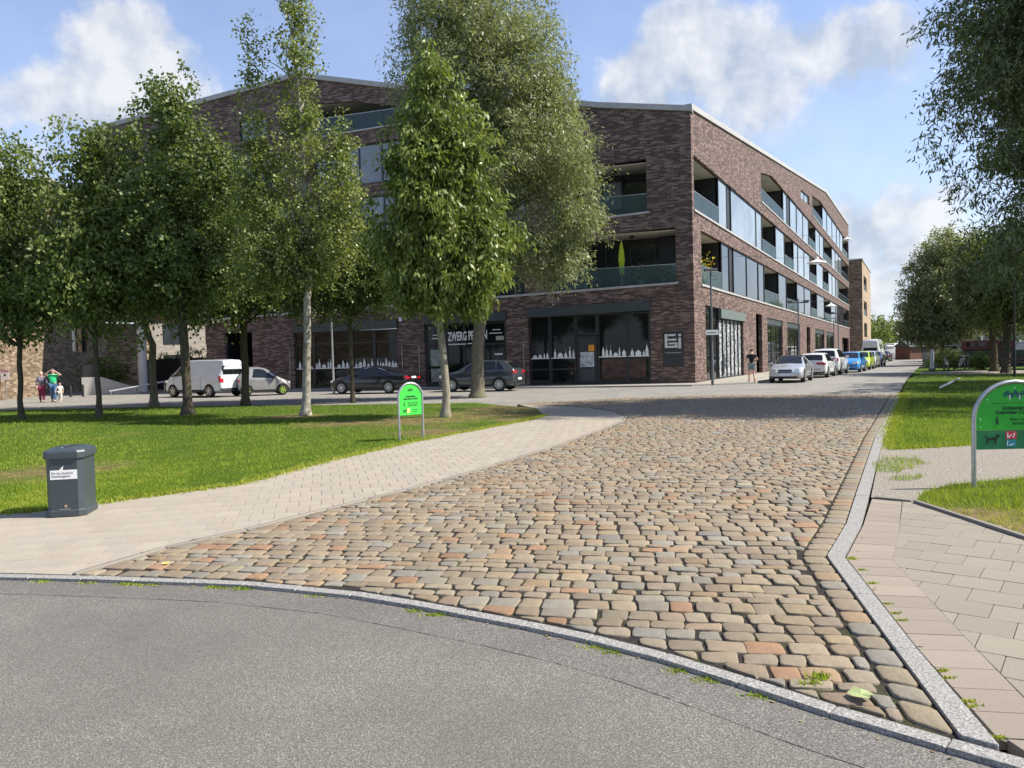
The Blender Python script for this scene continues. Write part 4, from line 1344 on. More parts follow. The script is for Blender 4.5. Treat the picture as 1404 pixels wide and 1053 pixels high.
facade_text(FF, 'ZWERG PERTEN', 13.3, 3.05, -0.1, 0.74, wz, M_WHITE, 0.47, 0.022, 0.02)
FF.add('underline', lambda bm: (FF.bx(bm, 13.4, 14.55, 2.56, 2.62, -0.118, -0.112), FF.bx(bm, 12.45, 13.3, 2.58, 2.64, -0.118, -0.112)), M_WHITE, wz)
FF.add('paper_notice', lambda bm: (FF.bx(bm, 15.1, 15.75, 0.35, 1.15, -0.12, -0.112), FF.bx(bm, 15.1, 15.75, 1.3, 2.3, -0.12, -0.112)), plain('door_paper', (0.25, 0.29, 0.25), 0.6, var=0.5, scale=4))
FF.add('window_sticker', lambda bm: (FF.bx(bm, 15.1, 15.65, 2.95, 3.01, -0.12, -0.112), FF.bx(bm, 15.2, 15.6, 3.15, 3.2, -0.12, -0.112), FF.bx(bm, 11.1, 11.9, 3.15, 3.2, -0.12, -0.112),
                                     FF.bx(bm, 11.2, 11.7, 3.35, 3.4, -0.12, -0.112), FF.bx(bm, 11.1, 11.6, 1.88, 1.97, -0.12, -0.112)), M_WHITE)
FF.add('paper_notice', lambda bm: FF.bx(bm, 11.0, 11.5, 2.75, 3.0, -0.12, -0.112), plain('beige_paper', (0.4, 0.38, 0.3), 0.7))
for u in (16.45, 9.75, 17.6, 25.7):
    FF.add('downpipe', lambda bm: tube(bm, [FF.P(u, 0.0, 0.05), FF.P(u, 2.6, 0.05)], 0.02, 8), M_STEEL)
FF.add('wall_lamp', lambda bm: FF.bx(bm, 17.55, 17.7, 4.1, 4.35, 0.0, 0.15), M_WHITE)

# dark board with the block-letter emblem at the corner
sgn = FF.add('sign_board', lambda bm: FF.bx(bm, 0.6, 1.72, 0.95, 2.88, 0.003, 0.05), M_FRAME)
s0, sw = 1.6, 0.88
bars = [(0, .17, .06, 1), (.2, .68, .86, 1), (.2, .72, .55, .68), (.24, .76, .3, .42), (0, .8, .06, .2), (.62, .78, .2, .42), (.84, 1, .84, 1), (.84, 1, 0, .74), (.0, .3, .55, .68)]
FF.add('emblem', lambda bm: [FF.bx(bm, s0 - b * sw, s0 - a * sw, 1.95 + c * 0.8, 1.95 + d * 0.8, 0.05, 0.058 + 0.001 * i) for i, (a, b, c, d) in enumerate(bars)], plain('emblem_silver', (0.62, 0.61, 0.58), 0.5), sgn)
FF.add('emblem_line', lambda bm: FF.bx(bm, s0 - sw, s0, 1.7, 1.76, 0.051, 0.056), plain('emblem_grey', (0.22, 0.22, 0.22), 0.5), sgn)

# roof, back walls, floor inside the building so that it is closed
def closed_shell():
    # two unseen wings behind the facades, kept shallow to let light past; pitched roofs
    fpts = [(0, 14.7), (5.07, 15.45), (17.8, 18.2), (24.6, 19.85), (41.6, 18.3)]
    rpts = [(0, 14.7), (68.4, 22.4), (105.5, 23.3)]
    bm = bmesh.new()
    for F_, pts_, dp in ((FF, fpts, 13.0), (FR, rpts, 15.0)):
        for (u0, z0), (u1, z1) in zip(pts_, pts_[1:]):
            bm.faces.new([bm.verts.new(p) for p in (F_.P(u0, z0, -0.62), F_.P(u1, z1, -0.62), F_.P(u1, z1 - 2, -dp), F_.P(u0, z0 - 2, -dp))])
    obj('roof', bm, M_CANOPY, bld)
    for F_, pts_, dp in ((FF, fpts, 13.0), (FR, rpts, 15.0)):
        bm = bmesh.new()
        for (u0, z0), (u1, z1) in zip(pts_, pts_[1:]):
            if u1 < 14: continue
            lo = 5 if (F_ is FF and u0 > 20) else -0.3
            bm.faces.new([bm.verts.new(p) for p in (F_.P(max(u0, 14), z0 - 2, -dp), F_.P(u1, z1 - 2, -dp), F_.P(u1, lo, -dp), F_.P(max(u0, 14), lo, -dp))])
        obj('rear_wall', bm, plain('rear_brick', (0.12, 0.085, 0.078), 0.9), bld)
    # end walls butt against both facades
    bm = bmesh.new()
    q = [FF.P(41.98, 5.15, 0), FF.P(41.98, 18.4, 0), FF.P(41.98, 16.4, -13), FF.P(41.98, 5.15, -13)]
    bm.faces.new([bm.verts.new(p) for p in q])
    q = [FF.P(32.28, -0.3, -0.01), FF.P(32.28, 4.8, -0.01), FF.P(32.28, 4.8, -13), FF.P(32.28, -0.3, -13)]
    bm.faces.new([bm.verts.new(p) for p in q])
    uvl = bm.loops.layers.uv.new('uv')
    for f in bm.faces:
        for lp in f.loops: lp[uvl].uv = (lp.vert.co.x + lp.vert.co.y, lp.vert.co.z)
    obj('end_wall', bm, M_BRICK, bld)
    bm = bmesh.new()
    q = [FF.P(32.3, 4.79, -0.02), FF.P(42, 5.14, -0.02), FF.P(42, 5.14, -13), FF.P(32.3, 4.79, -13)]
    bm.faces.new([bm.verts.new(p) for p in q])
    obj('overhang_soffit', bm, M_SOFFIT, bld)
    bm = bmesh.new()
    q = [FR.P(105.98, -0.3, 0), FR.P(105.98, 23.4, 0), FR.P(105.98, 21.4, -15), FR.P(105.98, -0.3, -15)]
    bm.faces.new([bm.verts.new(p) for p in q])
    obj('gable_wall', bm, plain('rear_brick', (0.12, 0.085, 0.078), 0.9), bld)


closed_shell()
for u, r, n in ((38.3, 0.31, -0.5), (35.3, 0.25, -4.5)):
    bm = bmesh.new()
    p = FF.P(u, 0, n)
    lathe(bm, [(r, -0.05), (r * 0.96, 5.2)], 24)
    o = obj('support_column', bm, M_COLUMN, bld, True, 40); o.location = p

# what stands on the balconies
def parasol(F, u, n, z0, h, label):
    p = F.P(u, z0, n)
    t_ = thing('closed_parasol', label, 'parasol', p, group='closed parasols on the first-floor balconies')
    bm = bmesh.new(); tube(bm, [(0, 0, 0), (0, 0, h)], 0.022, 8); obj('pole', bm, M_WHITE, t_)
    bm = bmesh.new()
    n_ = 12
    prof = [(0.06, 0.5), (0.12, 0.58), (0.1, 0.95), (0.14, 1.2), (0.1, 1.65), (0.04, 1.98)]
    rings = []
    for r, z in prof:
        rings.append([bm.verts.new((r * (1 + 0.3 * math.cos(k * math.pi)) * math.cos(2 * math.pi * k / n_), r * (1 + 0.3 * math.cos(k * math.pi)) * math.sin(2 * math.pi * k / n_), z * h / 2.05)) for k in range(n_)])
    for a, b in zip(rings, rings[1:]):
        for k in range(n_): bm.faces.new((a[k], a[(k + 1) % n_], b[(k + 1) % n_], b[k]))
    obj('folded_canopy', bm, M_LIME, t_)
    bm = bmesh.new(); box(bm, -0.22, 0.22, -0.22, 0.22, 0.0, 0.07); obj('base', bm, M_STEELDARK, t_)


parasol(FF, 4.0, -0.6, 5.5, 2.6, 'closed lime parasol on the balcony above the emblem board, shaded side')
parasol(FR, 3.4, -0.75, 5.55, 2.45, 'closed lime parasol on the sunlit corner balcony beside yellow flowers')


def pot_plant(name, label, cat, p, kind, h, seed):
    r = np.random.default_rng(seed)
    t_ = thing(name, label, cat, p)
    bm = bmesh.new(); lathe(bm, [(0.13, 0), (0.19, 0.34), (0.16, 0.34), (0.15, 0.3)], 14)
    obj('pot', bm, plain('pale_pot', (0.4, 0.38, 0.36), 0.7), t_)
    n = 260
    c = np.stack([r.normal(0, 0.28, n), r.normal(0, 0.22, n), 0.35 + np.abs(r.normal(0.45, 0.28, n)) * h], 1)
    dv = r.normal(0, 1, (n, 3)); dv /= np.linalg.norm(dv, axis=1)[:, None]
    ev = np.cross(dv, r.normal(0, 1, (n, 3))); ev /= np.linalg.norm(ev, axis=1)[:, None]
    l, w = 0.12, 0.05
    V = np.stack([c, c + dv * l * .5 + ev * w, c + dv * l, c + dv * l * .5 - ev * w], 1).reshape(-1, 3)
    np_obj('foliage', V, np.arange(4 * n).reshape(-1, 4), M_LEAF, t_, r.random(n))
    if kind:
        n = 90
        c = np.stack([r.normal(0, 0.3, n), r.normal(0, 0.22, n), 0.7 + np.abs(r.normal(0.4, 0.3, n)) * h], 1)
        dv = r.normal(0, 1, (n, 3)); dv /= np.linalg.norm(dv, axis=1)[:, None]
        ev = np.cross(dv, r.normal(0, 1, (n, 3))); ev /= np.linalg.norm(ev, axis=1)[:, None]
        l, w = 0.16, 0.08
        V = np.stack([c, c + dv * l * .5 + ev * w, c + dv * l, c + dv * l * .5 - ev * w], 1).reshape(-1, 3)
        np_obj('blossoms', V, np.arange(4 * n).reshape(-1, 4), M_YELLOW, t_)


pot_plant('flowering_plant', 'bushy potted plant with yellow and orange flowers on the sunlit corner balcony', 'potted plant', FR.P(5.3, 5.55, -0.7), 1, 1.6, 1)
pot_plant('potted_plant', 'leafy green potted plant left of the parasol on the shaded balcony', 'potted plant', FF.P(6.2, 5.5, -0.6), 0, 1.1, 2)
pot_plant('potted_plant', 'green potted plant right of the parasol on the shaded balcony', 'potted plant', FF.P(2.9, 5.5, -0.5), 0, 0.9, 3)
pot_plant('potted_plant', 'small potted plant at the right end of the shaded balcony', 'potted plant', FF.P(1.6, 5.5, -0.6), 0, 0.7, 4)

# pavement along the shops
pts = [FF.P(34, 0, 0.0), FF.P(34, 0, 3.0), FF.P(-1.2, 0, 3.0)]
cor = FF.P(-2.2, 0, 2.3)
pp = [FF.P(33, 0, -1), FF.P(33, 0, 2.6), FF.P(0, 0, 2.7), FR.P(0.2, 0, 3.0), FR.P(104, 0, 3.6), FR.P(104, 0, -1)] + [FR.P(0.5, 0, -1)]
sheet('pavement', [(p.x, p.y) for p in pp], 0.06, plain('light_footway', (0.3, 0.278, 0.235), 0.9, var=0.16, scale=1.6, bump=0.3))
kb = bmesh.new()
for a, b in zip(pp[1:5], pp[2:5]):
    dv = (b - a).normalized(); nn = Vector((dv.y, -dv.x, 0))
    c = [a + nn * 0.0, b, b + nn * 0.12, a + nn * 0.12]
    lo = [kb.verts.new(Vector((q.x, q.y, -0.05))) for q in c]; hi = [kb.verts.new(Vector((q.x, q.y, 0.064))) for q in c]
    kb.faces.new(hi)
    for i in range(4): kb.faces.new((lo[i], lo[(i + 1) % 4], hi[(i + 1) % 4], hi[i]))
tag(obj('kerb', kb, M_KERB), kind='structure')

# the next building along the street, sand brick with stacked corner balconies
nb = thing('apartment_building', 'sand-coloured brick block with stacked corner balconies at far end of the dark block', 'building')
o0 = FR.P(108, 0, 2.0)
FN = Facade((o0.x, o0.y), DR, NR, nb)
NB_H = 17.5
holes = [[(4, z), (13, z), (13, z + 2.6), (4, z + 2.6)] for z in (0.2, 4.0, 8.0, 12.6)]
FN.wall([(0, -0.2), (26, -0.2), (26, NB_H), (0, NB_H)], holes, 0.3, M_SANDBRICK)
for z in (4.0, 8.0, 12.6): FN.loggia(4, 13, z, z + 2.5, 2.0)
FN.add('coping', lambda bm: FN.bx(bm, -0.1, 26.1, NB_H, NB_H + 0.25, -0.6, 0.12), M_LEDGE)
FN2 = Facade((o0.x, o0.y), (-NR[0], -NR[1]), (-DR[0], -DR[1]), nb)
FN2.wall([(0, -0.2), (24, -0.2), (24, NB_H), (0, NB_H)], [], 0.3, M_TANBRICK)
FN2.add('coping', lambda bm: FN2.bx(bm, 0.05, 24, NB_H + 0.003, NB_H + 0.253, -0.3, 0.1), M_LEDGE)
FN.add('entrance', lambda bm: FN.bx(bm, 4, 13, 0.2, 2.8, -0.9, -0.8), M_DARK)
bm = bmesh.new(); bm.faces.new([bm.verts.new(p) for p in (FN.P(0, NB_H - 0.05, -0.4), FN.P(26, NB_H - 0.05, -0.4), FN.P(26, NB_H - 0.05, -24), FN.P(0, NB_H - 0.05, -24))])
obj('roof', bm, M_CANOPY, nb)

# tan brick block on the far left
tb = thing('apartment_building', 'tan brick building on the far left behind the strolling people', 'building')
q0, q1 = Vector((-29.6, 43.6, 0)), Vector((-34.6, 66, 0))
L = (q1 - q0).length; dd = (q1 - q0) / L
FT = Facade((q0.x, q0.y), (dd.x, dd.y), (dd.y, -dd.x), tb)
TH = 14.8
holes = [[(14.2, 3.0), (17.6, 3.0), (17.6, 5.0), (14.2, 5.0)]] + [[(u, z), (u + 2.2, z), (u + 2.2, z + 2), (u, z + 2)] for z in (7.2, 11) for u in (2, 7, 12, 18) if z < 9 or u > 10]
FT.wall([(-14, -0.3), (L, -0.3), (L, TH), (10, TH), (10, 10.2), (-14, 10.2)], holes, 0.25, M_TANBRICK)
FT.window(14.2, 17.6, 3.0, 5.0, -0.2, M_GLASS, [15.9])
for z in (7.2, 11):
    for u in ((2, 7, 12, 18) if z < 9 else (12, 18)): FT.window(u, u + 2.2, z, z + 2, -0.2, M_GLASS, [u + 1.1])
FT.add('coping', lambda bm: FT.bx(bm, 9.9, L + 0.05, TH, TH + 0.3, -0.6, 0.1), M_LEDGE)
FT.add('coping', lambda bm: FT.bx(bm, -14, 9.89, 10.2, 10.45, -0.6, 0.1), M_LEDGE)
bm = bmesh.new(); bm.faces.new([bm.verts.new(p) for p in (FT.P(10, TH - 0.05, -0.3), FT.P(L, TH - 0.05, -0.3), FT.P(L, TH - 0.05, -30), FT.P(10, TH - 0.05, -30))])
bm.faces.new([bm.verts.new(p) for p in (FT.P(-14, 10.15, -0.3), FT.P(10, 10.15, -0.3), FT.P(10, 10.15, -30), FT.P(-14, 10.15, -30))])
bm.faces.new([bm.verts.new(p) for p in (FT.P(10, 10.1, -0.02), FT.P(10, TH, -0.02), FT.P(10, TH, -30), FT.P(10, 10.1, -30))])
obj('roof', bm, M_CANOPY, tb)
q2 = Vector((-32.3, 69.4, 0))
L2 = (q2 - q1).length; d2 = (q2 - q1) / L2
FT2 = Facade((q1.x, q1.y), (d2.x, d2.y), (d2.y, -d2.x), tb)
FT2.wall([(0, -0.3), (L2, -0.3), (L2, 5.6), (0, 5.6)], [], 0.25, M_TANBRICK)

# cream block seen through the gap below the overhang
cb = thing('apartment_building', 'cream brick house with tall windows seen through gap behind the white columns', 'building')
q0 = at(268 - 70, 530, 92); q0.z = 0
FC = Facade((q0.x, q0.y), (0.96, 0.28), (0.28, -0.96), cb)
# front turned a little towards the sun
hz = [[(u, z), (u + 2.1, z), (u + 2.1, z + 2.5), (u, z + 2.5)] for z in (0.7, 4.4, 8.6) for u in (2.2, 7.0)]
FC.wall([(0, -0.3), (12, -0.3), (12, 13), (0, 13)], hz, 0.2, M_CREAMBRICK)
for h in hz: FC.window(h[0][0], h[1][0], h[0][1], h[2][1], -0.15, M_GLASS, [h[0][0] + 1.05])
FC.add('balcony_rail', lambda bm: FC.bx(bm, 1.8, 10.5, 8.0, 9.2, 0.25, 0.3), M_RAILGLASS)
FC2 = Facade((FC.P(12, 0).x, FC.P(12, 0).y), (-0.28, 0.96), (0.96, 0.28), cb)
FC2.wall([(0, -0.3), (12, -0.3), (12, 13), (0, 13)], [], 0.2, M_CREAMBRICK)
# ------------------------------------------------------------------ trees


def unit(a):
    return a / np.maximum(np.linalg.norm(a, axis=-1, keepdims=True), 1e-9)


def crown_points(r, lobes, n, shell=0.42, lump=0.28):
    """points through a crown made of ellipsoid lobes, denser towards the outside, with a lumpy outline"""
    vol = np.array([l[3] * l[4] * l[5] for l in lobes]) ** 0.8
    which = r.choice(len(lobes), n, p=vol / vol.sum())
    d = unit(r.normal(0, 1, (n, 3)))
    rad = r.random(n) ** shell
    ph = r.uniform(0, 6.28, 6)
    wob = 1 + lump * 0.5 * (np.sin(d[:, 0] * 4.2 + ph[0] + d[:, 2] * 3.0) + np.sin(d[:, 1] * 5.1 + ph[1] - d[:, 2] * 4.0 + ph[2])) * 0.9
    L = np.array(lobes)[which]
    return L[:, :3] + d * L[:, 3:6] * (rad * wob)[:, None], d


def leaves(name, r, centres, per, spray, leaf, m, parent, droop=0.3, up=0.0, twig=True, flat=0.7, tint0=0.5, tvar=0.16):
    """leaf-sized quads along short sprays round every centre"""
    n = len(centres)
    ns = 5
    per_s = max(1, per // ns)
    out = unit(centres - centres.mean(0))
    V, T = [], []
    for s in range(ns):
        d = unit(r.normal(0, 1, (n, 3)) * np.array([1, 1, flat]) + out * 0.7 + np.array([0, 0, up - droop]))
        ln = spray * r.uniform(0.6, 1.5, n)
        t_ = r.random((n, per_s)) ** 0.8
        base = centres[:, None, :] + d[:, None, :] * (ln[:, None] * t_)[..., None] + r.normal(0, 1, (n, per_s, 3)) * spray * 0.2
        base[..., 2] -= droop * spray * 0.6 * t_ ** 2
        ld = unit(d[:, None, :] * 0.5 + r.normal(0, 0.75, (n, per_s, 3)) + np.array([0, 0, -droop * 1.5]))
        wv = unit(np.cross(ld, r.normal(0, 1, (n, per_s, 3)) + np.array([0, 0, 0.4])))
        sz = r.uniform(0.65, 1.3, (n, per_s, 1))
        l, w = leaf[0] * sz, leaf[1] * sz * 0.5
        q = np.stack([base, base + ld * l * 0.45 + wv * w, base + ld * l, base + ld * l * 0.5 - wv * w], 2)
        V.append(q.reshape(-1, 3))
        ct = r.normal(0, tvar, n)[:, None] + r.normal(0, tvar, (n, per_s))
        T.append(np.clip(tint0 + ct, 0, 1).ravel())
    V = np.concatenate(V); T = np.concatenate(T)
    return np_obj(name, V, np.arange(len(V)).reshape(-1, 4), m, parent, T)


def limb_mesh(r, trunk_pts, trunk_rad, targets, rad0, n=5, rise=0.35):
    bm = bmesh.new()
    tp = np.array(trunk_pts)
    for c in targets:
        # leaves the trunk below the tip it feeds
        zt = tp[:, 2]
        z = max(zt[0] + (zt[-1] - zt[0]) * 0.28, c[2] - rise * np.hypot(c[0] - np.interp(c[2], zt, tp[:, 0]), c[1] - np.interp(c[2], zt, tp[:, 1])) - 0.5)
        z = min(z, zt[-1] - 0.05)
        p0 = np.array([np.interp(z, zt, tp[:, 0]), np.interp(z, zt, tp[:, 1]), z])
        r0 = min(float(np.interp(z, zt, trunk_rad)) * 0.6, rad0)
        mid = p0 * 0.5 + np.array(c) * 0.5 + np.array([0, 0, 0.12 * np.linalg.norm(np.array(c) - p0)]) + r.normal(0, 0.08, 3)
        pts = []
        for s in (0, 0.25, 0.5, 0.75, 1.0):
            pts.append(tuple((1 - s) ** 2 * p0 + 2 * s * (1 - s) * mid + s * s * np.array(c)))
        tube(bm, pts, [r0, r0 * 0.75, r0 * 0.5, r0 * 0.3, r0 * 0.12], n, cap=False)
    return bm


def tree(name, label, x, y, trunk, radii, lobes, leaf, n_clumps, per, spray, m_leaf_, m_bark_, seed, droop=0.3, shell=0.42, lump=0.28, limbs=34, limb_r=0.06, group=None, flat=0.7, tint0=0.5, flare=1.5, up=0.0):
    r = np.random.default_rng(seed)
    root = thing(name, label, 'tree', (x, y, 0), group=group)
    # trunk resampled with a slight wander and a flared foot
    tp = [Vector(p) for p in trunk]
    pts, rad = [], []
    for i in range(len(tp) - 1):
        for k in range(4):
            s = k / 4
            p = tp[i].lerp(tp[i + 1], s)
            if i or k: p = p + Vector((r.normal(0, 0.02), r.normal(0, 0.02), 0))
            pts.append(p); rad.append(radii[i] + (radii[i + 1] - radii[i]) * s)
    pts.append(tp[-1]); rad.append(radii[-1])
    rad2 = list(rad)
    pts2 = [pts[0] + Vector((0, 0, -0.1)), pts[0] + Vector((0, 0, 0.06))] + pts[1:]
    rad2 = [rad[0] * flare * 1.1, rad[0] * flare] + rad2[1:]
    pts2.insert(2, pts[0].lerp(pts[1], 0.45)); rad2.insert(2, rad[0] * 1.08)
    bm = bmesh.new()
    tube(bm, pts2, rad2, 12)
    obj('trunk', bm, m_bark_, root, True)
    cs, _ = crown_points(r, lobes, n_clumps, shell, lump)
    tgt = cs[r.choice(len(cs), min(limbs, len(cs)), replace=False)]
    obj('branches', limb_mesh(r, [tuple(p) for p in pts], rad, tgt, limb_r), m_bark_, root, True)
    leaves('crown', r, cs, per, spray, leaf, m_leaf_, root, droop, up, True, flat, tint0)
    return root


G1 = 'street trees in rows on the left lawn'
# dark maples on the left lawn (x, y from the photo's trunk feet)
tree('broadleaf_tree', 'broad leafy tree at far left of the lawn, trunk in front of the strolling group', -16.89, 26.44,
     [(0, 0, 0), (0, 0, 2.5), (0.1, 0.1, 6.5), (0, 0, 8.8)], [0.09, 0.08, 0.05, 0.015],
     [(-0.5, 0, 6.1, 2.0, 2.0, 3.2), (-0.8, 0.2, 4.3, 2.1, 1.9, 1.5), (0.9, 0, 4.9, 1.3, 1.4, 1.7), (-0.2, 0, 8.0, 0.9, 1.0, 1.5)], (0.16, 0.085), 740, 44, 0.5, M_LEAF, M_BARKDARK, 101, 0.55, group=G1, lump=0.55, shell=0.5)
tree('broadleaf_tree', 'slim trunked leafy tree second from the left on the lawn, beside the stair wall', -13.85, 25.72,
     [(0, 0, 0), (-0.02, 0, 2.8), (0.0, 0.1, 6.6), (0.2, 0, 9.4)], [0.09, 0.08, 0.05, 0.015],
     [(0.1, 0, 6.4, 1.75, 1.8, 2.9), (-0.3, 0.2, 4.6, 1.8, 1.7, 1.4), (0.9, 0, 5.4, 1.4, 1.4, 1.9), (0.2, 0, 8.6, 0.85, 0.9, 1.4)], (0.16, 0.085), 740, 44, 0.5, M_LEAF, M_BARKDARK, 102, 0.55, group=G1, tint0=0.45, lump=0.55, shell=0.5)
tree('broadleaf_tree', 'tall dark crowned tree with thick flared trunk in front of the silver van', -11.0, 26.04,
     [(0, 0, 0), (-0.05, 0, 3.2), (0.05, 0, 7.5), (-0.2, 0, 11.0)], [0.15, 0.14, 0.08, 0.02],
     [(-0.1, 0, 7.2, 1.95, 2.0, 3.2), (-0.5, 0.2, 5.1, 2.0, 1.9, 1.5), (0.8, 0, 5.4, 1.6, 1.6, 2.0), (-0.25, 0, 10.2, 1.0, 1.0, 1.4), (1.2, 0.4, 8.2, 0.9, 1.0, 1.2)], (0.13, 0.1), 820, 46, 0.48, M_LEAFDARK, M_BARKDARK, 103, 0.35, group=G1, flare=1.75, limb_r=0.09, lump=0.55, shell=0.5)
tree('broadleaf_tree', 'forked pale trunk tree at the rear left edge of lawn, between lawn trees and columns', -15.16, 32.5,
     [(0, 0, 0), (0.02, 0, 2.6), (-0.35, 0, 3.9), (-0.4, 0, 8.0)], [0.16, 0.14, 0.09, 0.02],
     [(0.1, 0, 6.9, 2.2, 2.0, 3.0), (0.7, 0, 5.2, 1.5, 1.4, 1.6), (-0.6, 0, 5.4, 1.4, 1.4, 1.5)], (0.14, 0.1), 560, 42, 0.5, M_LEAF, M_BARK, 104, 0.35, group=G1, lump=0.55, shell=0.5)
tree('broadleaf_tree', 'dark trunk tree at rear of lawn, in front of the tiny two-seat car', -10.87, 31.3,
     [(0, 0, 0), (0.02, 0, 3.0), (0.05, 0, 6.5), (0, 0, 9.2)], [0.15, 0.14, 0.08, 0.02],
     [(0.2, 0, 6.5, 2.3, 2.1, 2.8), (0.9, 0, 4.8, 1.9, 1.6, 1.3), (-0.9, 0, 4.9, 1.7, 1.6, 1.3), (0, 0, 8.6, 1.2, 1.2, 1.4)], (0.14, 0.1), 700, 44, 0.5, M_LEAFDARK, M_BARKDARK, 105, 0.35, group=G1, tint0=0.42, lump=0.55, shell=0.5)
# the leaning birch with a top out of the picture
tree('birch_tree', 'tall slender birch with pale leaning trunk and loose crown reaching out of frame', -6.5, 24.1,
     [(0, 0, 0), (0.12, 0, 2.4), (0.3, 0, 4.8), (0.2, 0, 8.6), (0.0, 0, 12.0), (0.1, 0, 14.3)], [0.135, 0.115, 0.1, 0.075, 0.04, 0.012],
     [(0.2, 0, 11.4, 0.7, 0.75, 2.0), (0.15, 0, 13.4, 0.4, 0.4, 1.5), (0.1, 0, 8.9, 0.85, 0.85, 1.6), (-1.3, 0.1, 10.4, 0.36, 0.4, 2.1), (-1.1, 0.1, 8.2, 0.6, 0.6, 1.2), (-0.8, 0.3, 6.8, 1.1, 1.1, 1.8), (1.0, 0, 6.2, 1.3, 1.2, 2.1), (0.1, 0, 5.3, 1.9, 1.5, 1.5), (-1.0, 0, 4.6, 1.1, 1.0, 1.1), (1.3, 0, 8.2, 0.5, 0.5, 1.3), (-1.6, 0, 7.3, 0.35, 0.35, 1.4)],
     (0.092, 0.076), 900, 44, 0.38, M_BIRCH, M_BIRCHBARK, 106, 0.3, shell=0.55, lump=0.4, limbs=46, limb_r=0.035, group=G1, up=0.25)
tree('broadleaf_tree', 'thin young tree with dark stem between the birch and the black saloon car', -6.52, 31.4,
     [(0, 0, 0), (-0.02, 0, 3.0), (0.0, 0, 6.0), (0.1, 0, 8.6)], [0.085, 0.08, 0.05, 0.012],
     [(0.2, 0, 6.0, 1.7, 1.5, 2.4), (-0.5, 0, 4.6, 1.5, 1.3, 1.3), (0.9, 0, 4.9, 1.3, 1.2, 1.5)], (0.12, 0.085), 460, 40, 0.42, M_LEAFDARK, M_BARKDARK, 107, 0.3, limb_r=0.035, group=G1, lump=0.55, shell=0.5)
# walnut-like tree with drooping bright leaves
tree('walnut_tree', 'bright green tree with long drooping leaves, nearest the point of the left lawn', -1.92, 21.89,
     [(0, 0, 0), (-0.05, 0, 2.6), (0.02, 0, 5.5), (-0.1, 0, 10.0)], [0.115, 0.105, 0.075, 0.015],
     [(-0.1, 0, 6.9, 1.25, 1.25, 2.2), (0.75, 0, 4.7, 1.25, 1.3, 1.3), (-0.75, 0, 5.1, 1.05, 1.1, 1.5), (-0.15, 0, 9.1, 0.6, 0.65, 1.5), (0.3, 0, 3.7, 1.0, 0.9, 0.75), (1.25, 0, 5.7, 0.6, 0.7, 0.8), (-0.9, 0.2, 3.9, 0.7, 0.7, 0.6), (0.6, 0, 7.6, 0.7, 0.7, 1.0), (-0.8, 0, 7.2, 0.6, 0.6, 0.9)],
     (0.19, 0.07), 900, 46, 0.36, M_LEAFBRIGHT, M_BARKPALE, 108, 0.85, shell=0.4, lump=0.45, limbs=40, limb_r=0.05, group=G1)
# the big grey-green willow
tree('willow_tree', 'large grey-green willow with stout leaning trunk in front of the grey hatchback', -1.49, 32.98,
     [(0, 0, 0), (0.05, 0, 2.0), (0.35, 0, 4.6), (0.9, 0, 8.5), (1.2, 0, 13.0), (1.0, 0, 17.6)], [0.3, 0.27, 0.23, 0.17, 0.1, 0.03],
     [(0.7, 0, 14.2, 2.5, 2.8, 4.4), (2.4, 0, 10.9, 2.2, 2.6, 2.6), (0.2, 0, 9.8, 2.7, 2.6, 2.6), (4.0, 0, 9.9, 1.5, 1.9, 1.7), (4.3, 0, 7.6, 1.35, 1.7, 1.3), (3.5, 0.3, 6.2, 1.3, 1.5, 1.2), (-1.6, 0, 13.6, 1.6, 1.9, 2.0), (1.9, 0.2, 6.6, 1.5, 1.5, 1.2), (-0.8, 0, 16.2, 1.9, 2.0, 2.5), (2.6, 0, 14.4, 1.5, 1.8, 2.2), (3.3, 0, 12.6, 1.2, 1.4, 1.2)],
     (0.2, 0.05), 2100, 62, 0.62, M_WILLOW, M_BARK, 109, 0.4, shell=0.45, lump=0.42, limbs=70, limb_r=0.11, group='willows', flare=1.35)
# right-hand side
tree('willow_tree', 'huge dark willow at the right edge of the picture with its trunk out of frame', 17.6, 22.5,
     [(0, 0, 0), (-0.1, 0, 3.0), (-0.4, 0, 8.0), (-0.6, 0, 13.0), (-0.3, 0, 18.0)], [0.38, 0.34, 0.25, 0.14, 0.03],
     [(-0.6, 0, 13.6, 3.6, 3.6, 4.2), (-1.9, 0, 9.9, 2.4, 2.8, 2.8), (0.9, 0, 8.8, 3.4, 3.4, 3.2), (-0.9, 0.4, 7.2, 2.5, 2.6, 2.2), (-2.5, 0, 12.4, 1.9, 2.3, 2.6), (0.5, -1.5, 16.5, 2.8, 2.8, 2.6), (0.6, 0, 5.6, 2.6, 2.6, 1.4), (-2.2, -0.6, 4.2, 1.7, 1.9, 1.9), (-0.6, -3.0, 10.0, 2.8, 2.6, 3.2), (-0.4, 2.6, 11.0, 2.8, 2.4, 3.6)],
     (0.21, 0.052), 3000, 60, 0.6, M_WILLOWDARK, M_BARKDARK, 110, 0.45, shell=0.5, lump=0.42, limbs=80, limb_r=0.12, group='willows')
GR = 'trees along the quay on the right'
tree('willow_tree', 'rounded pale willow behind the parked bicycles at the end of the right lawn', 41.3, 73.5,
     [(0, 0, 0), (0.05, 0, 2.5), (0.1, 0, 6.0), (0, 0, 11.8)], [0.3, 0.27, 0.2, 0.04],
     [(0, 0, 7.5, 3.2, 3.2, 4.8), (-0.9, 0, 5.0, 2.9, 2.9, 2.8), (1.2, 0, 4.8, 2.8, 2.9, 2.6), (0.2, 0, 10.6, 1.7, 1.8, 2.2), (-2.2, 0, 3.6, 1.6, 1.6, 1.6)],
     (0.34, 0.1), 1200, 50, 0.7, M_WILLOW, M_BARKDARK, 111, 0.4, group=GR, tint0=0.4)
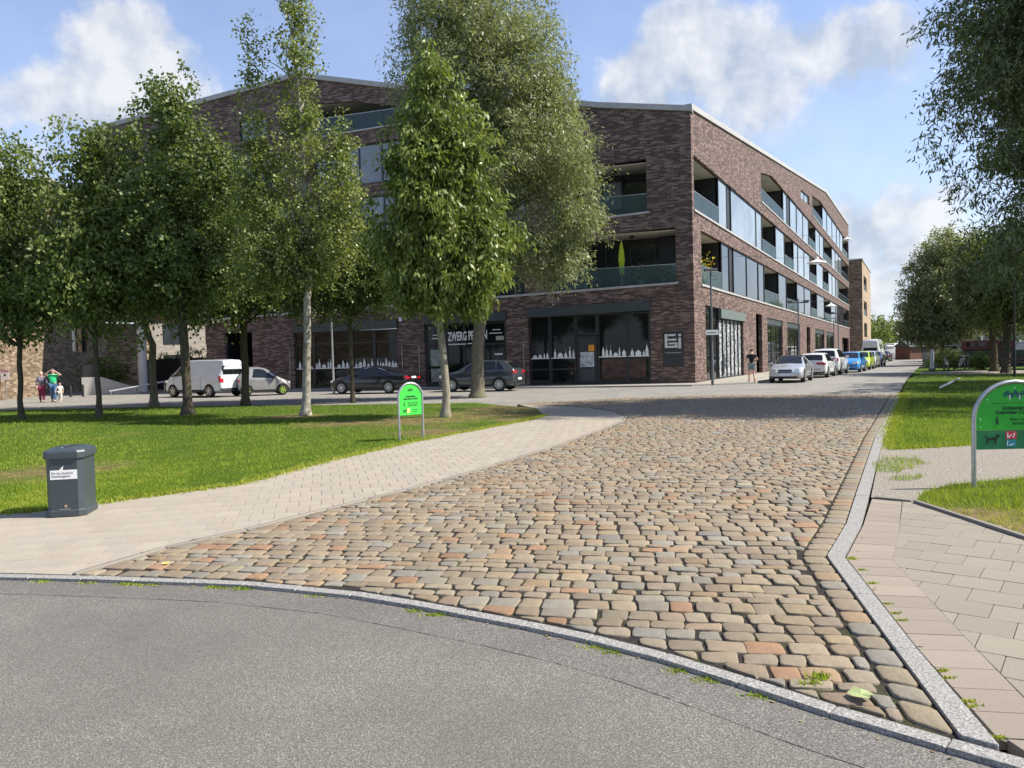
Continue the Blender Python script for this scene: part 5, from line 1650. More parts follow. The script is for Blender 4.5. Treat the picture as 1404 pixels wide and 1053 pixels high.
tree('willow_tree', 'dark trunked quay tree left of the bench, its crown meeting the huge willow', 31.4, 50.0,
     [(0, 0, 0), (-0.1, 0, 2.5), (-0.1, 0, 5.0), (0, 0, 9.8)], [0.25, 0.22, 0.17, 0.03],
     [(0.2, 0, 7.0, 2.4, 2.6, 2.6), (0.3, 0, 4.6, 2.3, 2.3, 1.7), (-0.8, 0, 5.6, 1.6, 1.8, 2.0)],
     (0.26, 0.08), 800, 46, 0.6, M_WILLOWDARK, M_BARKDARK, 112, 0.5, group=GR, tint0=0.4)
tree('broadleaf_tree', 'quay tree with dark slim trunk beside the lamp post near the bench', 30.0, 46.7,
     [(0, 0, 0), (0.05, 0, 2.5), (0.1, 0, 5.0), (0.1, 0, 9.4)], [0.22, 0.2, 0.15, 0.03],
     [(0.4, 0, 6.6, 2.3, 2.4, 2.6), (0.6, 0, 4.4, 2.0, 2.2, 1.6)], (0.2, 0.1), 480, 42, 0.6, M_LEAF, M_BARKDARK, 113, 0.4, group=GR, tint0=0.35)
for i, (xx, yy, hh) in enumerate(((36.5, 37.0, 11.0), (27.5, 33.5, 12.5), (40.0, 55.5, 11.0), (47.5, 66.0, 12.0), (53, 82, 12.5), (60, 96, 12.0), (25.0, 28.8, 12.5), (34.0, 42.5, 12.0))):
    lab = ['quay tree standing out of frame to the right, casting shade over the street', 'tall quay tree out of frame right of the huge willow', 'dark quay tree behind the barge, right of the rounded willow',
           'quay tree behind the barge deck in dense shade', 'far quay tree behind the rounded pale willow', 'farthest dark quay tree before the woods', 'tree out of frame right, behind the large green sign, shading the lawn', 'tree out of frame right of the bench, shading the far lawn'][i]
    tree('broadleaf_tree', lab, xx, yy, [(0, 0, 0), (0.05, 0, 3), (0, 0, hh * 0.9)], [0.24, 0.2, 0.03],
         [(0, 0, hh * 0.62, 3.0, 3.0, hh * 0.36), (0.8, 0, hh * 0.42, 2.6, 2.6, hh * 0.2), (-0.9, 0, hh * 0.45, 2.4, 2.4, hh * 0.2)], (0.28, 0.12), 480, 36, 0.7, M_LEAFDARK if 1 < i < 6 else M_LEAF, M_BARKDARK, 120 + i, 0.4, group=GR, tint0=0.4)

# low bushes and reeds along the quay behind the lawn
def bush(name, label, x, y, rx, ry, h, m, seed, n=120, leaf=(0.16, 0.06), cat='bush', group=None):
    r = np.random.default_rng(seed)
    root = thing(name, label, cat, (x, y, 0), group=group)
    cs, _ = crown_points(r, [(0, 0, h * 0.5, rx, ry, h * 0.5)], n, 0.5, 0.3)
    cs[:, 2] = np.maximum(cs[:, 2], 0.05)
    leaves('foliage', r, cs, 30, 0.22, leaf, m, root, 0.0, 0.5)
    bm = bmesh.new()
    for c in cs[:14]: tube(bm, [(c[0] * 0.3, c[1] * 0.3, -0.03), (c[0] * 0.7, c[1] * 0.7, c[2] * 0.6), tuple(c)], [0.02, 0.014, 0.006], 5, False)
    obj('stems', bm, M_BARKDARK, root)
    return root


bush('bush', 'low reedy bush on the quay edge beside the grey post, left of the bicycles', 33.0, 57.8, 1.7, 1.0, 1.4, M_BIRCH, 201, 160)
bush('bush', 'small green bush between the two bicycle groups on the quay', 34.4, 56.4, 1.2, 0.8, 1.1, M_LEAF, 202, 90)
bush('hedge', 'clipped dark hedge beside the stair wall below the tan building', -29.3, 55.5, 1.6, 1.8, 2.4, M_LEAFDARK, 203, 260, cat='hedge')

# woods at the end of the street
def woods():
    r = np.random.default_rng(77)
    C, R = [], []
    for k in range(46):
        a = r.uniform(0, 1)
        x, y = 92 + a * 60 + r.normal(0, 6), 205 + r.normal(0, 10) - a * 40
        C.append((x, y, r.uniform(4, 6.2))); R.append((r.uniform(4, 6.5), r.uniform(4, 6), r.uniform(4, 6.6)))
    for k in range(40):
        C.append((r.uniform(70, 190), r.uniform(110, 160) , r.uniform(4, 7))); R.append((r.uniform(4, 7), r.uniform(4, 6), r.uniform(4, 7.5)))
    C = [c for c in C if c[0] > 0.47 * c[1] + 8 or c[1] > 185]
    lob = [(*c, *rr) for c, rr in zip(C, R)]
    cs, _ = crown_points(r, lob, 5200, 0.3, 0.3)
    cs[:, 2] = np.maximum(cs[:, 2], 0.2)
    o = leaves('far_woods', r, cs, 15, 0.9, (0.7, 0.4), M_LEAF, None, 0.2)
    o['kind'] = 'stuff'


woods()
# ------------------------------------------------------------------ street furniture
# litter bin on the pavement
bn = thing('litter_bin', 'dark grey metal litter bin with white speech-bubble sticker on pavement edge', 'litter bin', (-4.98, 8.62, 0.008), RAD(12))
bn.scale = (0.87, 0.87, 0.97)
def octo(w, d, c):
    return [(-w + c, -d), (w - c, -d), (w, -d + c), (w, d - c), (w - c, d), (-w + c, d), (-w, d - c), (-w, -d + c)]
def octo_loft(bm, levels):
    rings = []
    for w, d, c, z in levels: rings.append([bm.verts.new((x, y, z)) for x, y in octo(w, d, c)])
    for a, b in zip(rings, rings[1:]):
        for k in range(8): bm.faces.new((a[k], a[(k + 1) % 8], b[(k + 1) % 8], b[k]))
    bm.faces.new(rings[0][::-1]); bm.faces.new(rings[-1])
    return rings
BW, BD = 0.215, 0.27
bm = bmesh.new(); octo_loft(bm, [(BW, BD, 0.06, 0.07), (BW + 0.002, BD + 0.002, 0.06, 0.66)]); obj('body', bm, M_BIN, bn)
bm = bmesh.new(); octo_loft(bm, [(BW + 0.02, BD + 0.02, 0.07, 0.0), (BW + 0.02, BD + 0.02, 0.07, 0.062), (BW + 0.004, BD + 0.004, 0.06, 0.075)]); obj('plinth', bm, M_BIN, bn)
bm = bmesh.new()
octo_loft(bm, [(BW + 0.012, BD + 0.012, 0.06, 0.645), (BW + 0.028, BD + 0.028, 0.07, 0.66), (BW + 0.028, BD + 0.028, 0.07, 0.722), (BW + 0.018, BD + 0.018, 0.07, 0.742), (BW - 0.04, BD - 0.04, 0.09, 0.772)])
obj('lid', bm, M_BIN, bn)
bm = bmesh.new(); lathe(bm, [(0.115, 0.768), (0.115, 0.778), (0.095, 0.7785), (0.09, 0.765)], 24); obj('opening_rim', bm, M_BIN, bn)
bm = bmesh.new(); lathe(bm, [(0.1, 0.7735), (0.0, 0.7736)], 24); obj('opening', bm, M_BLACK, bn)
bm = bmesh.new(); lathe(bm, [(0.02, 0.766), (0.02, 0.781), (0.012, 0.783), (0.0, 0.783)], 12, Matrix.Translation((-0.03, -0.2, 0))); obj('ashtray_knob', bm, M_CHROME, bn)
bm = bmesh.new()
fn = lambda a, b, d: Vector((a, -BD - 0.0025 - d, b))
prism(bm, [(-0.155, 0.42), (0.155, 0.42), (0.155, 0.525), (-0.01, 0.525), (0.0, 0.575), (-0.05, 0.525), (-0.155, 0.525)], fn, 0.0, 0.0015)
st = obj('sticker', bm, M_WHITE, bn)
for kx, (txt, z) in enumerate((('Für das deutsche', 0.49), ('Reinheitsgebot', 0.455))):
    text_mesh('lettering', txt, 0.042, st, M_BLACK, Matrix(((1, 0, 0, -0.14), (0, 0, -1, -BD - 0.0045), (0, 1, 0, z), (0, 0, 0, 1))), 'LEFT', 0.0004, 0.86)
bm = bmesh.new(); lathe(bm, [(0.018, 0), (0.018, 0.006), (0.007, 0.008), (0.0, 0.008)], 12, Matrix.Translation((0.01, -BD - 0.002, 0.115)) @ Matrix.Rotation(RAD(90), 4, 'X')); obj('lock', bm, plain('brass_lock', (0.5, 0.36, 0.24), 0.35, 0.7), bn)
bm = bmesh.new(); box(bm, -0.06, 0.06, -BD - 0.012, -BD - 0.002, 0.078, 0.086); obj('hinge', bm, M_STEEL, bn)


# arched park signs
def park_sign(label, loc, rz, W, H, zb, arch, r, foil, detail, group, low=None):
    """steel hoop with a green board; W outer width, arch height of the rounded head"""
    s = thing('park_sign', label, 'sign', loc, rz, group)
    pts = [(-W / 2, 0, -0.1), (-W / 2, 0, H - arch)]
    n = 16
    for k in range(1, n):
        a = math.pi - math.pi * k / n
        pts.append((W / 2 * math.cos(a), 0, H - arch + arch * math.sin(a)))
    pts += [(W / 2, 0, H - arch), (W / 2, 0, -0.1)]
    bm = bmesh.new(); tube(bm, pts, r, 12); obj('hoop', bm, M_STEEL, s, True, 40)
    w = W / 2 - r * 0.9; a_ = arch - r * 0.9
    fn = lambda a, b, d: Vector((a, -d, b))
    edge = [(w * math.cos(math.pi * k / 24), H - arch + a_ * math.sin(math.pi * k / 24)) for k in range(25)]
    split = low if low else zb
    bm = bmesh.new(); prism(bm, [(-w, split), (w, split)] + edge, fn, -0.006, 0.006); bd = obj('board', bm, foil, s)
    if low:
        bm = bmesh.new(); prism(bm, [(-w, zb), (w, zb), (w, low - 0.004), (-w, low - 0.004)], fn, -0.006, 0.006); obj('lower_board', bm, M_SIGNDARK, s)
    k = W / 0.86
    M0 = lambda x, z: Matrix(((1, 0, 0, x), (0, 0, -1, -0.0085), (0, 1, 0, z), (0, 0, 0, 1)))
    tx = lambda body, x, z, size, m=M_SIGNINK, al='CENTER', b=0.0, sx=1.0: text_mesh('lettering', body, size, bd, m, M0(x, z), al, 0.0006, sx, b)
    zt = H - arch
    def shape(name, polys, m, z=0.0):
        bm = bmesh.new()
        for p in polys: prism(bm, p, fn, 0.007 + z, 0.0085 + z)
        return obj(name, bm, m, bd)
    return s, bd, tx, shape, w, zt


GS = 'green arched park signs'
p = at(1339, 670, 8.66)
sR, bd, tx, shp, w, zt = park_sign('large green arched park sign with white dog field, cut by right picture edge', (p.x + 0.43, p.y, 0), RAD(-2), 0.9, 1.2, 0.44, 0.42, 0.026, M_SIGNGREEN, 1, GS, low=0.66)
# leafy crown emblem
leafy = []
rr = random.Random(3)
for k in range(9):
    a = -0.11 + 0.22 * k / 8; b = 1.06 + 0.02 * math.sin(k * 1.9)
    leafy.append([(a - 0.022, b - 0.02), (a + 0.014, b - 0.03), (a + 0.03, b + 0.012), (a + 0.002, b + 0.03)])
shp('emblem', leafy, plain('emblem_teal', (0.012, 0.12, 0.1), 0.5))
shp('emblem_stem', [[(-0.06, 1.0), (-0.045, 1.0), (-0.045, 1.05), (-0.06, 1.05)], [(0.05, 1.0), (0.062, 1.0), (0.062, 1.05), (0.05, 1.05)]], M_WHITE, 0.0008)
shp('rule', [[(-0.24, 0.958), (0.24, 0.958), (0.24, 0.962), (-0.24, 0.962)]], M_SIGNINK)
tx('Grünanlage', 0.0, 0.905, 0.06, b=0.0018)
tx('Gebrüder-Cohen', 0.0, 0.856, 0.06, b=0.0018)
tx('Bitte nicht auf', 0.09, 0.776, 0.05)
tx('BEHINDERT', 0.09, 0.728, 0.043)
shp('pictogram', [[(-0.21, 0.72), (-0.195, 0.72), (-0.185, 0.76), (-0.2, 0.76)], [(-0.185, 0.72), (-0.17, 0.72), (-0.18, 0.76), (-0.192, 0.76)], [(-0.215, 0.757), (-0.178, 0.757), (-0.183, 0.79), (-0.205, 0.79)], [(-0.2, 0.793), (-0.185, 0.793), (-0.183, 0.812), (-0.202, 0.812)]], M_SIGNINK)
dog = [[(-0.31, 0.5), (-0.295, 0.5), (-0.29, 0.545), (-0.31, 0.545)], [(-0.22, 0.5), (-0.205, 0.5), (-0.2, 0.55), (-0.222, 0.545)], [(-0.315, 0.542), (-0.2, 0.542), (-0.19, 0.58), (-0.305, 0.575)],
       [(-0.212, 0.57), (-0.165, 0.575), (-0.16, 0.6), (-0.19, 0.615), (-0.212, 0.6)], [(-0.315, 0.565), (-0.302, 0.575), (-0.325, 0.605), (-0.335, 0.6)]]
shp('dog_pictogram', dog, plain('pictogram_dark', (0.006, 0.03, 0.012), 0.5))
shp('red_field', [[(-0.1, 0.555), (0.02, 0.555), (0.02, 0.64), (-0.1, 0.64)]], M_SIGNRED)
shp('red_field_mark', [[(-0.085, 0.565), (-0.072, 0.565), (-0.072, 0.625), (-0.085, 0.625)], [(-0.07, 0.565), (-0.03, 0.6), (-0.035, 0.61), (-0.07, 0.58)], [(-0.025, 0.57), (-0.012, 0.57), (0.005, 0.625), (-0.01, 0.62)]], M_WHITE, 0.001)
shp('teal_field', [[(-0.095, 0.465), (0.015, 0.465), (0.015, 0.545), (-0.095, 0.545)]], plain('field_teal', (0.03, 0.24, 0.3), 0.5))
shp('teal_field_mark', [[(-0.085, 0.475), (-0.076, 0.475), (-0.076, 0.535), (-0.085, 0.535)], [(-0.06, 0.475), (-0.01, 0.495), (-0.01, 0.503), (-0.06, 0.49)]], M_WHITE, 0.001)
shp('rule', [[(0.08, 0.6), (0.2, 0.6), (0.2, 0.607), (0.08, 0.607)]], M_SIGNINK)
bm = bmesh.new()
for x, z in ((-0.38, 0.77), (-0.38, 0.79), (-0.38, 0.69), (-0.3, 1.0), (0.0, 1.13), (0.3, 1.0), (0.38, 0.79), (0.38, 0.7)):
    lathe(bm, [(0.007, 0), (0.007, 0.004), (0.0, 0.005)], 8, Matrix.Translation((x, -0.006, z)) @ Matrix.Rotation(RAD(90), 4, 'X'))
rv = obj('rivets', bm, M_CHROME, bd); rv['kind'] = 'stuff'

pl_, pr_ = Vector((-2.29, 15.42, 0)), Vector((-1.87, 15.95, 0))
c = (pl_ + pr_) / 2
rz = math.atan2(pr_.y - pl_.y, pr_.x - pl_.x)
sL, bd, tx, shp, w, zt = park_sign('small light green arched park sign standing on the left lawn', (c.x, c.y, 0), RAD(38), 0.56, 1.17, 0.52, 0.28, 0.024, M_SIGNBRIGHT, 0, GS)
shp('emblem', [[(a - 0.012, 1.01), (a + 0.006, 1.0), (a + 0.016, 1.045), (a - 0.002, 1.06)] for a in (-0.05, -0.02, 0.01, 0.04)], M_SIGNINK)
tx('Grünanlage', 0.0, 0.9, 0.05, b=0.002); tx('Gebrüder-Cohen', 0.0, 0.85, 0.048, b=0.002)
tx('Bitte nicht auf', 0.05, 0.765, 0.042); tx('BEHINDERT', 0.05, 0.715, 0.04)
shp('pictogram', [[(-0.16, 0.7), (-0.145, 0.7), (-0.14, 0.78), (-0.165, 0.78)]], M_SIGNINK)
shp('dog_pictogram', [[(x * 0.6 + 0.01, z * 0.8 + 0.16) for x, z in q] for q in dog], M_SIGNINK)
shp('pale_field', [[(-0.09, 0.56), (-0.02, 0.56), (-0.02, 0.66), (-0.09, 0.66)]], plain('field_cream', (0.55, 0.6, 0.2), 0.5))
shp('rule', [[(0.03, 0.62), (0.18, 0.62), (0.18, 0.628), (0.03, 0.628)], [(0.03, 0.58), (0.15, 0.58), (0.15, 0.588), (0.03, 0.588)]], M_SIGNINK)


# lamp posts
def lamp_post(label, x, y, h, head, m=None, r=0.06, group='street lamp posts', rz=0.0, plate=None):
    m = m or M_STEELDARK
    t_ = thing('lamp_post', label, 'lamp post', (x, y, 0), rz, group)
    bm = bmesh.new(); tube(bm, [(0, 0, -0.05), (0, 0, 1.2), (0, 0, 1.25), (0, 0, h)], [r * 1.25, r * 1.2, r, r * 0.75], 12); obj('pole', bm, m, t_, True, 40)
    if head == 'flat':
        o = obj('lamp_head', rbox(-0.32, 0.32, -0.15, 0.15, h, h + 0.12, 0.04), m, t_)
        bm = bmesh.new(); box(bm, -0.24, 0.24, -0.1, 0.1, h - 0.012, h - 0.001); obj('diffuser', bm, M_WHITE, t_)
    elif head == 'cross':
        bm = bmesh.new(); box(bm, -0.75, 0.75, -0.05, 0.05, h - 0.35, h - 0.25); obj('crossarm', bm, m, t_)
        for sx in (-0.62, 0.62):
            obj('lamp_head', rbox(sx - 0.2, sx + 0.2, -0.12, 0.12, h - 0.25, h - 0.12, 0.03), m, t_)
    elif head == 'globe':
        bm = bmesh.new(); lathe(bm, [(0.05, h), (0.3, h + 0.12), (0.3, h + 0.16), (0.05, h + 0.3), (0, h + 0.3)], 16); obj('lamp_head', bm, m, t_)
    if plate:
        bm = bmesh.new(); box(bm, -0.32, 0.32, -0.085, -0.065, plate, plate + 0.26); obj('name_plate', bm, M_WHITE, t_)
        bm = bmesh.new(); box(bm, -0.24, 0.2, -0.088, -0.086, plate + 0.1, plate + 0.14); obj('plate_print', bm, M_STEELDARK, t_)
    return t_


lamp_post('dark grey lamp post with white street plate at the corner of the brick block', 10.33, 39.6, 5.85, 'flat', plate=2.58)
q = at(1095.5, 500, 58); lamp_post('grey lamp post with cross arm behind the white estate car', q.x, q.y, 5.6, 'cross')
q = at(1150, 500, 85); lamp_post('farther lamp post with cross arm behind the lime green car', q.x, q.y, 6.0, 'cross')
q = at(1144, 500, 105); lamp_post('farthest thin lamp post beside the end of the dark block', q.x, q.y, 6.0, 'flat')
q = at(457.4, 527, 41.5); lamp_post('pale grey lamp post in front of the left shop window, behind birch', q.x, q.y, 4.6, 'globe', M_STEEL, 0.055)
q = at(1391, 517, 40); lamp_post('dark lamp post on the right lawn between quay tree and bench', q.x, q.y, 7.6, 'globe', M_BLACK, 0.055)


def hung_lamp(label, u, z, n, r):
    """saucer lamp hung from a cable tied back to the facade"""
    p = FR.P(u, z, n)
    t_ = thing('street_lamp', label, 'street lamp', p, group='saucer lamps hung over the street')
    bm = bmesh.new(); lathe(bm, [(r, 0.0), (r * 0.98, 0.05), (r * 0.45, 0.16), (r * 0.16, 0.24), (r * 0.12, 0.4), (0, 0.4)], 28); obj('shade', bm, M_WHITE, t_, True, 40)
    bm = bmesh.new(); lathe(bm, [(r * 0.9, 0.012), (r * 0.5, -0.04), (0, -0.06)], 24); obj('diffuser', bm, M_LAMP, t_, True)
    w = FR.P(u, z + 0.9, 0.0) - p
    bm = bmesh.new(); tube(bm, [(0, 0, 0.4), (w.x * 0.4, w.y * 0.4, 0.5), (w.x, w.y, w.z)], 0.012, 5); obj('cable', bm, M_STEELDARK, t_)
    return t_


def lamp_at(label, px, py, Y, r):
    q = at(px, py, Y)
    n = (q.x - Cx) * NR[0] + (q.y - Cy) * NR[1]; u = (q.x - Cx) * DR[0] + (q.y - Cy) * DR[1]
    hung_lamp(label, u, q.z, n, r)


lamp_at('large white saucer lamp hung high over the right-hand footway', 1120, 361, 48, 0.58)
lamp_at('smaller white saucer lamp hung lower and farther along the footway', 1139, 420, 70, 0.45)
lamp_at('farthest saucer lamp near roof end of the dark block', 1161, 329, 78, 0.45)

# left: notice board on a post, bollards, stair wall, fence
q = at(9, 547, 45); nb_ = thing('notice_sign', 'white notice sign with pink top on a thin post by the tan wall', 'sign', (q.x, q.y, 0))
bm = bmesh.new(); tube(bm, [(0, 0, -0.03), (0, 0, 1.7)], 0.03, 8); obj('post', bm, M_STEEL, nb_)
bm = bmesh.new(); box(bm, -0.24, 0.24, -0.05, -0.032, 1.18, 1.6); bb = obj('panel', bm, M_WHITE, nb_)
bm = bmesh.new(); box(bm, -0.24, 0.24, -0.052, -0.032, 1.605, 1.76); obj('top_panel', bm, plain('pink_print', (0.5, 0.28, 0.36), 0.6), nb_)
bm = bmesh.new(); lathe(bm, [(0.07, 0), (0.07, 0.003), (0, 0.003)], 14, Matrix.Translation((0, -0.0505, 1.45)) @ Matrix.Rotation(RAD(90), 4, 'X')); obj('dot', bm, M_BLACK, bb)


def bollard(px, Y, h, label):
    q = at(px, 530, Y)
    b = thing('bollard', label, 'bollard', (q.x, q.y, -0.02), group='dark bollards at the stair wall')
    bm = bmesh.new(); lathe(bm, [(0.07, 0), (0.07, h - 0.05), (0.05, h), (0, h)], 14); obj('post', bm, M_BLACK, b, True, 40)
    bm = bmesh.new(); lathe(bm, [(0.1, 0), (0.1, 0.04), (0.07, 0.045)], 14); obj('collar', bm, M_STEELDARK, b)


bollard(96.5, 47, 0.72, 'left dark bollard in front of the tan wall')
bollard(113.5, 47, 0.78, 'right dark bollard beside the pale stair wall')
q = at(127, 540, 50)
sw_ = thing('stair_wall', 'low pale concrete stair wall with dark railing at foot of the tan building', 'wall', (q.x, q.y, 0), RAD(20))
bm = bmesh.new(); prism(bm, [(-0.6, -0.05), (2.6, -0.05), (2.6, 0.35), (0.5, 1.15), (-0.6, 1.15)], lambda a, b, d: Vector((a, d, b)), 0, 0.5); obj('wall_body', bm, plain('pale_concrete', (0.42, 0.41, 0.38), 0.8, bump=0.2), sw_)
bm = bmesh.new(); tube(bm, [(-0.4, 0.25, 1.1), (-0.4, 0.25, 2.0), (0.5, 0.25, 2.0), (2.4, 0.25, 1.25)], 0.03, 6); obj('handrail', bm, M_BLACK, sw_)
bm = bmesh.new(); box(bm, -0.55, 0.4, 0.2, 0.22, 1.15, 1.95); obj('railing_panel', bm, M_FRAME, sw_)
# dark slatted fence below the overhang
a0, a1 = at(196, 540, 58), at(283, 540, 54)
a0.z = a1.z = 0
dv = (a1 - a0); L_ = dv.length
fc = thing('slat_fence', 'dark vertical slat fence closing the gap behind the white columns', 'fence', a0, math.atan2(dv.y, dv.x))
me_ = None
for k in range(int(L_ / 0.13)):
    if me_ is None:
        bm = bmesh.new(); box(bm, 0.0, 0.095, -0.012, 0.012, 0.05, 2.3)
        s0_ = obj('slat', bm, M_FRAME, fc); me_ = s0_.data
    else:
        o = s0_.copy(); COL.objects.link(o); o.location = (k * 0.13, 0, 0)
for z in (0.25, 1.1, 2.1):
    bm = bmesh.new(); box(bm, 0, L_, 0.013, 0.05, z, z + 0.07); obj('rail', bm, M_FRAME, fc)
bush('hedge', 'tall green hedge behind the dark slat fence under the overhang', (a0.x + a1.x) / 2, a0.y + 1.6, 3.4, 0.8, 3.0, M_LEAFDARK, 204, 260, cat='hedge')
q = at(60, 540, 44.5)
gr = thing('handrail', 'low pale handrail ramp running from the stair wall towards the columns', 'railing', (0, 0, 0))
p0, p1 = at(150, 545, 48), at(228, 533, 50)
bm = bmesh.new(); tube(bm, [(p0.x, p0.y, 0.25), (p1.x, p1.y, 0.75)], 0.06, 8); obj('rail', bm, M_STEEL, gr)
for s in (0.03, 0.5, 0.97):
    pp_ = p0.lerp(p1, s)
    bm = bmesh.new(); tube(bm, [(pp_.x, pp_.y, -0.02), (pp_.x, pp_.y, 0.25 + 0.5 * s)], 0.03, 8); obj('post', bm, M_STEEL, gr)

# fallen white rail on the right lawn, grey post, bench, bicycles, boats
a0, a1 = at(1289, 535, 29.5), at(1316, 520, 38); a0.z = a1.z = 0.09
fr_ = thing('fallen_pole', 'white and grey striped pole lying on the shaded right lawn', 'pole', a0)
v = a1 - a0
bm = bmesh.new(); tube(bm, [(0, 0, 0), tuple(v * 0.62)], 0.04, 10); obj('white_section', bm, M_WHITE, fr_)
bm = bmesh.new(); tube(bm, [tuple(v * 0.621), tuple(v)], 0.039, 10); obj('grey_section', bm, M_STEEL, fr_)
q = at(1278, 505, 57); po = thing('marker_post', 'short grey post among the reeds at end of the right lawn', 'post', (q.x, q.y, 0))
bm = bmesh.new(); lathe(bm, [(0.16, -0.03), (0.16, 1.35), (0.1, 1.5), (0, 1.5)], 14); obj('shaft', bm, M_STEEL, po, True, 40)
bm = bmesh.new(); lathe(bm, [(0.24, -0.03), (0.24, 0.1), (0.16, 0.12)], 14); obj('foot', bm, M_STEELDARK, po)

q = at(1393, 508, 44)
be = thing('bench', 'dark wooden park bench at the right edge beyond the lawn', 'bench', (q.x, q.y, 0), RAD(4))
for k in range(3):
    bm = bmesh.new(); box(bm, -0.9, 0.9, -0.22 + k * 0.16, -0.09 + k * 0.16, 0.42, 0.46); obj('seat_slat', bm, plain('bench_wood', (0.09, 0.07, 0.05), 0.7), be)
for k in range(2):
    bm = bmesh.new(); box(bm, -0.9, 0.9, 0.24, 0.28, 0.6 + k * 0.2, 0.74 + k * 0.2); obj('back_slat', bm, plain('bench_wood', (0.09, 0.07, 0.05), 0.7), be)
for sx in (-0.7, 0.7):
    bm = bmesh.new(); tube(bm, [(sx, -0.2, 0), (sx, -0.2, 0.4), (sx, 0.2, 0.4), (sx, 0.3, 0.95)], 0.025, 6); tube(bm, [(sx, 0.2, 0.4), (sx, 0.22, 0.0)], 0.025, 6); obj('leg_frame', bm, M_BLACK, be)


def bicycle(label, x, y, rz, colr):
    b = thing('bicycle', label, 'bicycle', (x, y, 0), rz, 'bicycles parked on the quay')
    for wx in (-0.52, 0.52):
        bm = bmesh.new()
        tube(bm, [(wx + 0.33 * math.cos(2 * math.pi * k / 20), 0, 0.34 + 0.33 * math.sin(2 * math.pi * k / 20)) for k in range(21)], 0.02, 6, False)
        w_ = obj('wheel', bm, M_RUBBER, b)
        bm = bmesh.new()
        for k in range(8):
            a = math.pi * 2 * k / 8
            tube(bm, [(wx, 0, 0.34), (wx + 0.31 * math.cos(a), 0, 0.34 + 0.31 * math.sin(a))], 0.004, 3, False)
        o = obj('spokes', bm, M_STEEL, w_); o['kind'] = 'stuff'
    bm = bmesh.new()
    for a, c_ in (((-0.52, 0.34), (-0.1, 0.34)), ((-0.52, 0.34), (-0.18, 0.78)), ((-0.1, 0.34), (-0.2, 0.86)), ((-0.1, 0.34), (0.36, 0.78)), ((-0.18, 0.78), (0.36, 0.84)), ((0.52, 0.34), (0.34, 0.95))):
        tube(bm, [(a[0], 0, a[1]), (c_[0], 0, c_[1])], 0.018, 6)
    obj('frame', bm, plain(colr[0], colr[1], 0.35, coat=0.5), b)
    bm = bmesh.new(); tube(bm, [(0.2, -0.28, 1.02), (0.33, -0.12, 1.0), (0.34, 0, 0.96), (0.33, 0.12, 1.0), (0.2, 0.28, 1.02)], 0.014, 6); obj('handlebar', bm, M_STEEL, b)
    obj('saddle', rbox(-0.32, -0.08, -0.08, 0.08, 0.88, 0.94, 0.025), M_BLACK, b)
    bm = bmesh.new(); tube(bm, [(-0.1, -0.12, 0.3), (-0.1, 0.12, 0.38)], 0.012, 6); obj('pedals', bm, M_BLACK, b)


for px, Y, rz, lab, colr in ((1297, 56, 75, 'pale bicycle parked end-on beside the quay bush', ('bike_grey', (0.4, 0.42, 0.42))), (1319, 55, 40, 'white bicycle turned sideways left of the dark one', ('bike_white', (0.7, 0.7, 0.7))),
                             (1325, 54.5, 70, 'dark bicycle leaning close to the white one', ('bike_black', (0.02, 0.02, 0.025)))):
    q = at(px, 508, Y); bicycle(lab, q.x, q.y, RAD(rz), colr)


def boat(label, x, y, rz, L, W, h, hull, top, mast=0.0):
    b = thing('boat', label, 'boat', (x, y, -0.02), rz)
    st_ = [(-0.5, 0.7), (-0.3, 0.95), (0.0, 1.0), (0.3, 0.8), (0.43, 0.45), (0.5, 0.03)]
    bm = bmesh.new(); rings = []
    for s, w_ in st_:
        x_ = s * L; yy = w_ * W / 2
        rings.append([bm.verts.new(p) for p in ((x_, -yy * 0.6, 0), (x_, -yy, h * 0.55), (x_, -yy * 1.03, h), (x_, yy * 1.03, h), (x_, yy, h * 0.55), (x_, yy * 0.6, 0))])
    for a, c_ in zip(rings, rings[1:]):
        for k in range(6): bm.faces.new((a[k], a[(k + 1) % 6], c_[(k + 1) % 6], c_[k]))
    bm.faces.new(rings[0][::-1]); bm.faces.new(rings[-1])
    obj('hull', bm, hull, b)
    obj('cabin', rbox(-L * 0.32, L * 0.1, -W * 0.32, W * 0.32, h + 0.003, h + 0.9, 0.12), top, b)
    bm = bmesh.new()
    for k in range(4): box(bm, -L * 0.28 + k * L * 0.09, -L * 0.22 + k * L * 0.09, -W * 0.335, -W * 0.325, h + 0.4, h + 0.72)
    wd = obj('windows', bm, M_CARGLASS, b); wd['kind'] = 'stuff'
    bm = bmesh.new(); tube(bm, [(-L * 0.47, -W * 0.3, h), (-L * 0.47, -W * 0.3, h + 0.5), (L * 0.4, -W * 0.25, h + 0.55)], 0.03, 6); obj('railing', bm, M_STEEL, b)
    if mast:
        bm = bmesh.new(); tube(bm, [(L * 0.12, 0, h), (L * 0.12, 0, h + mast)], [0.07, 0.04], 8); obj('mast', bm, M_WHITE, b)


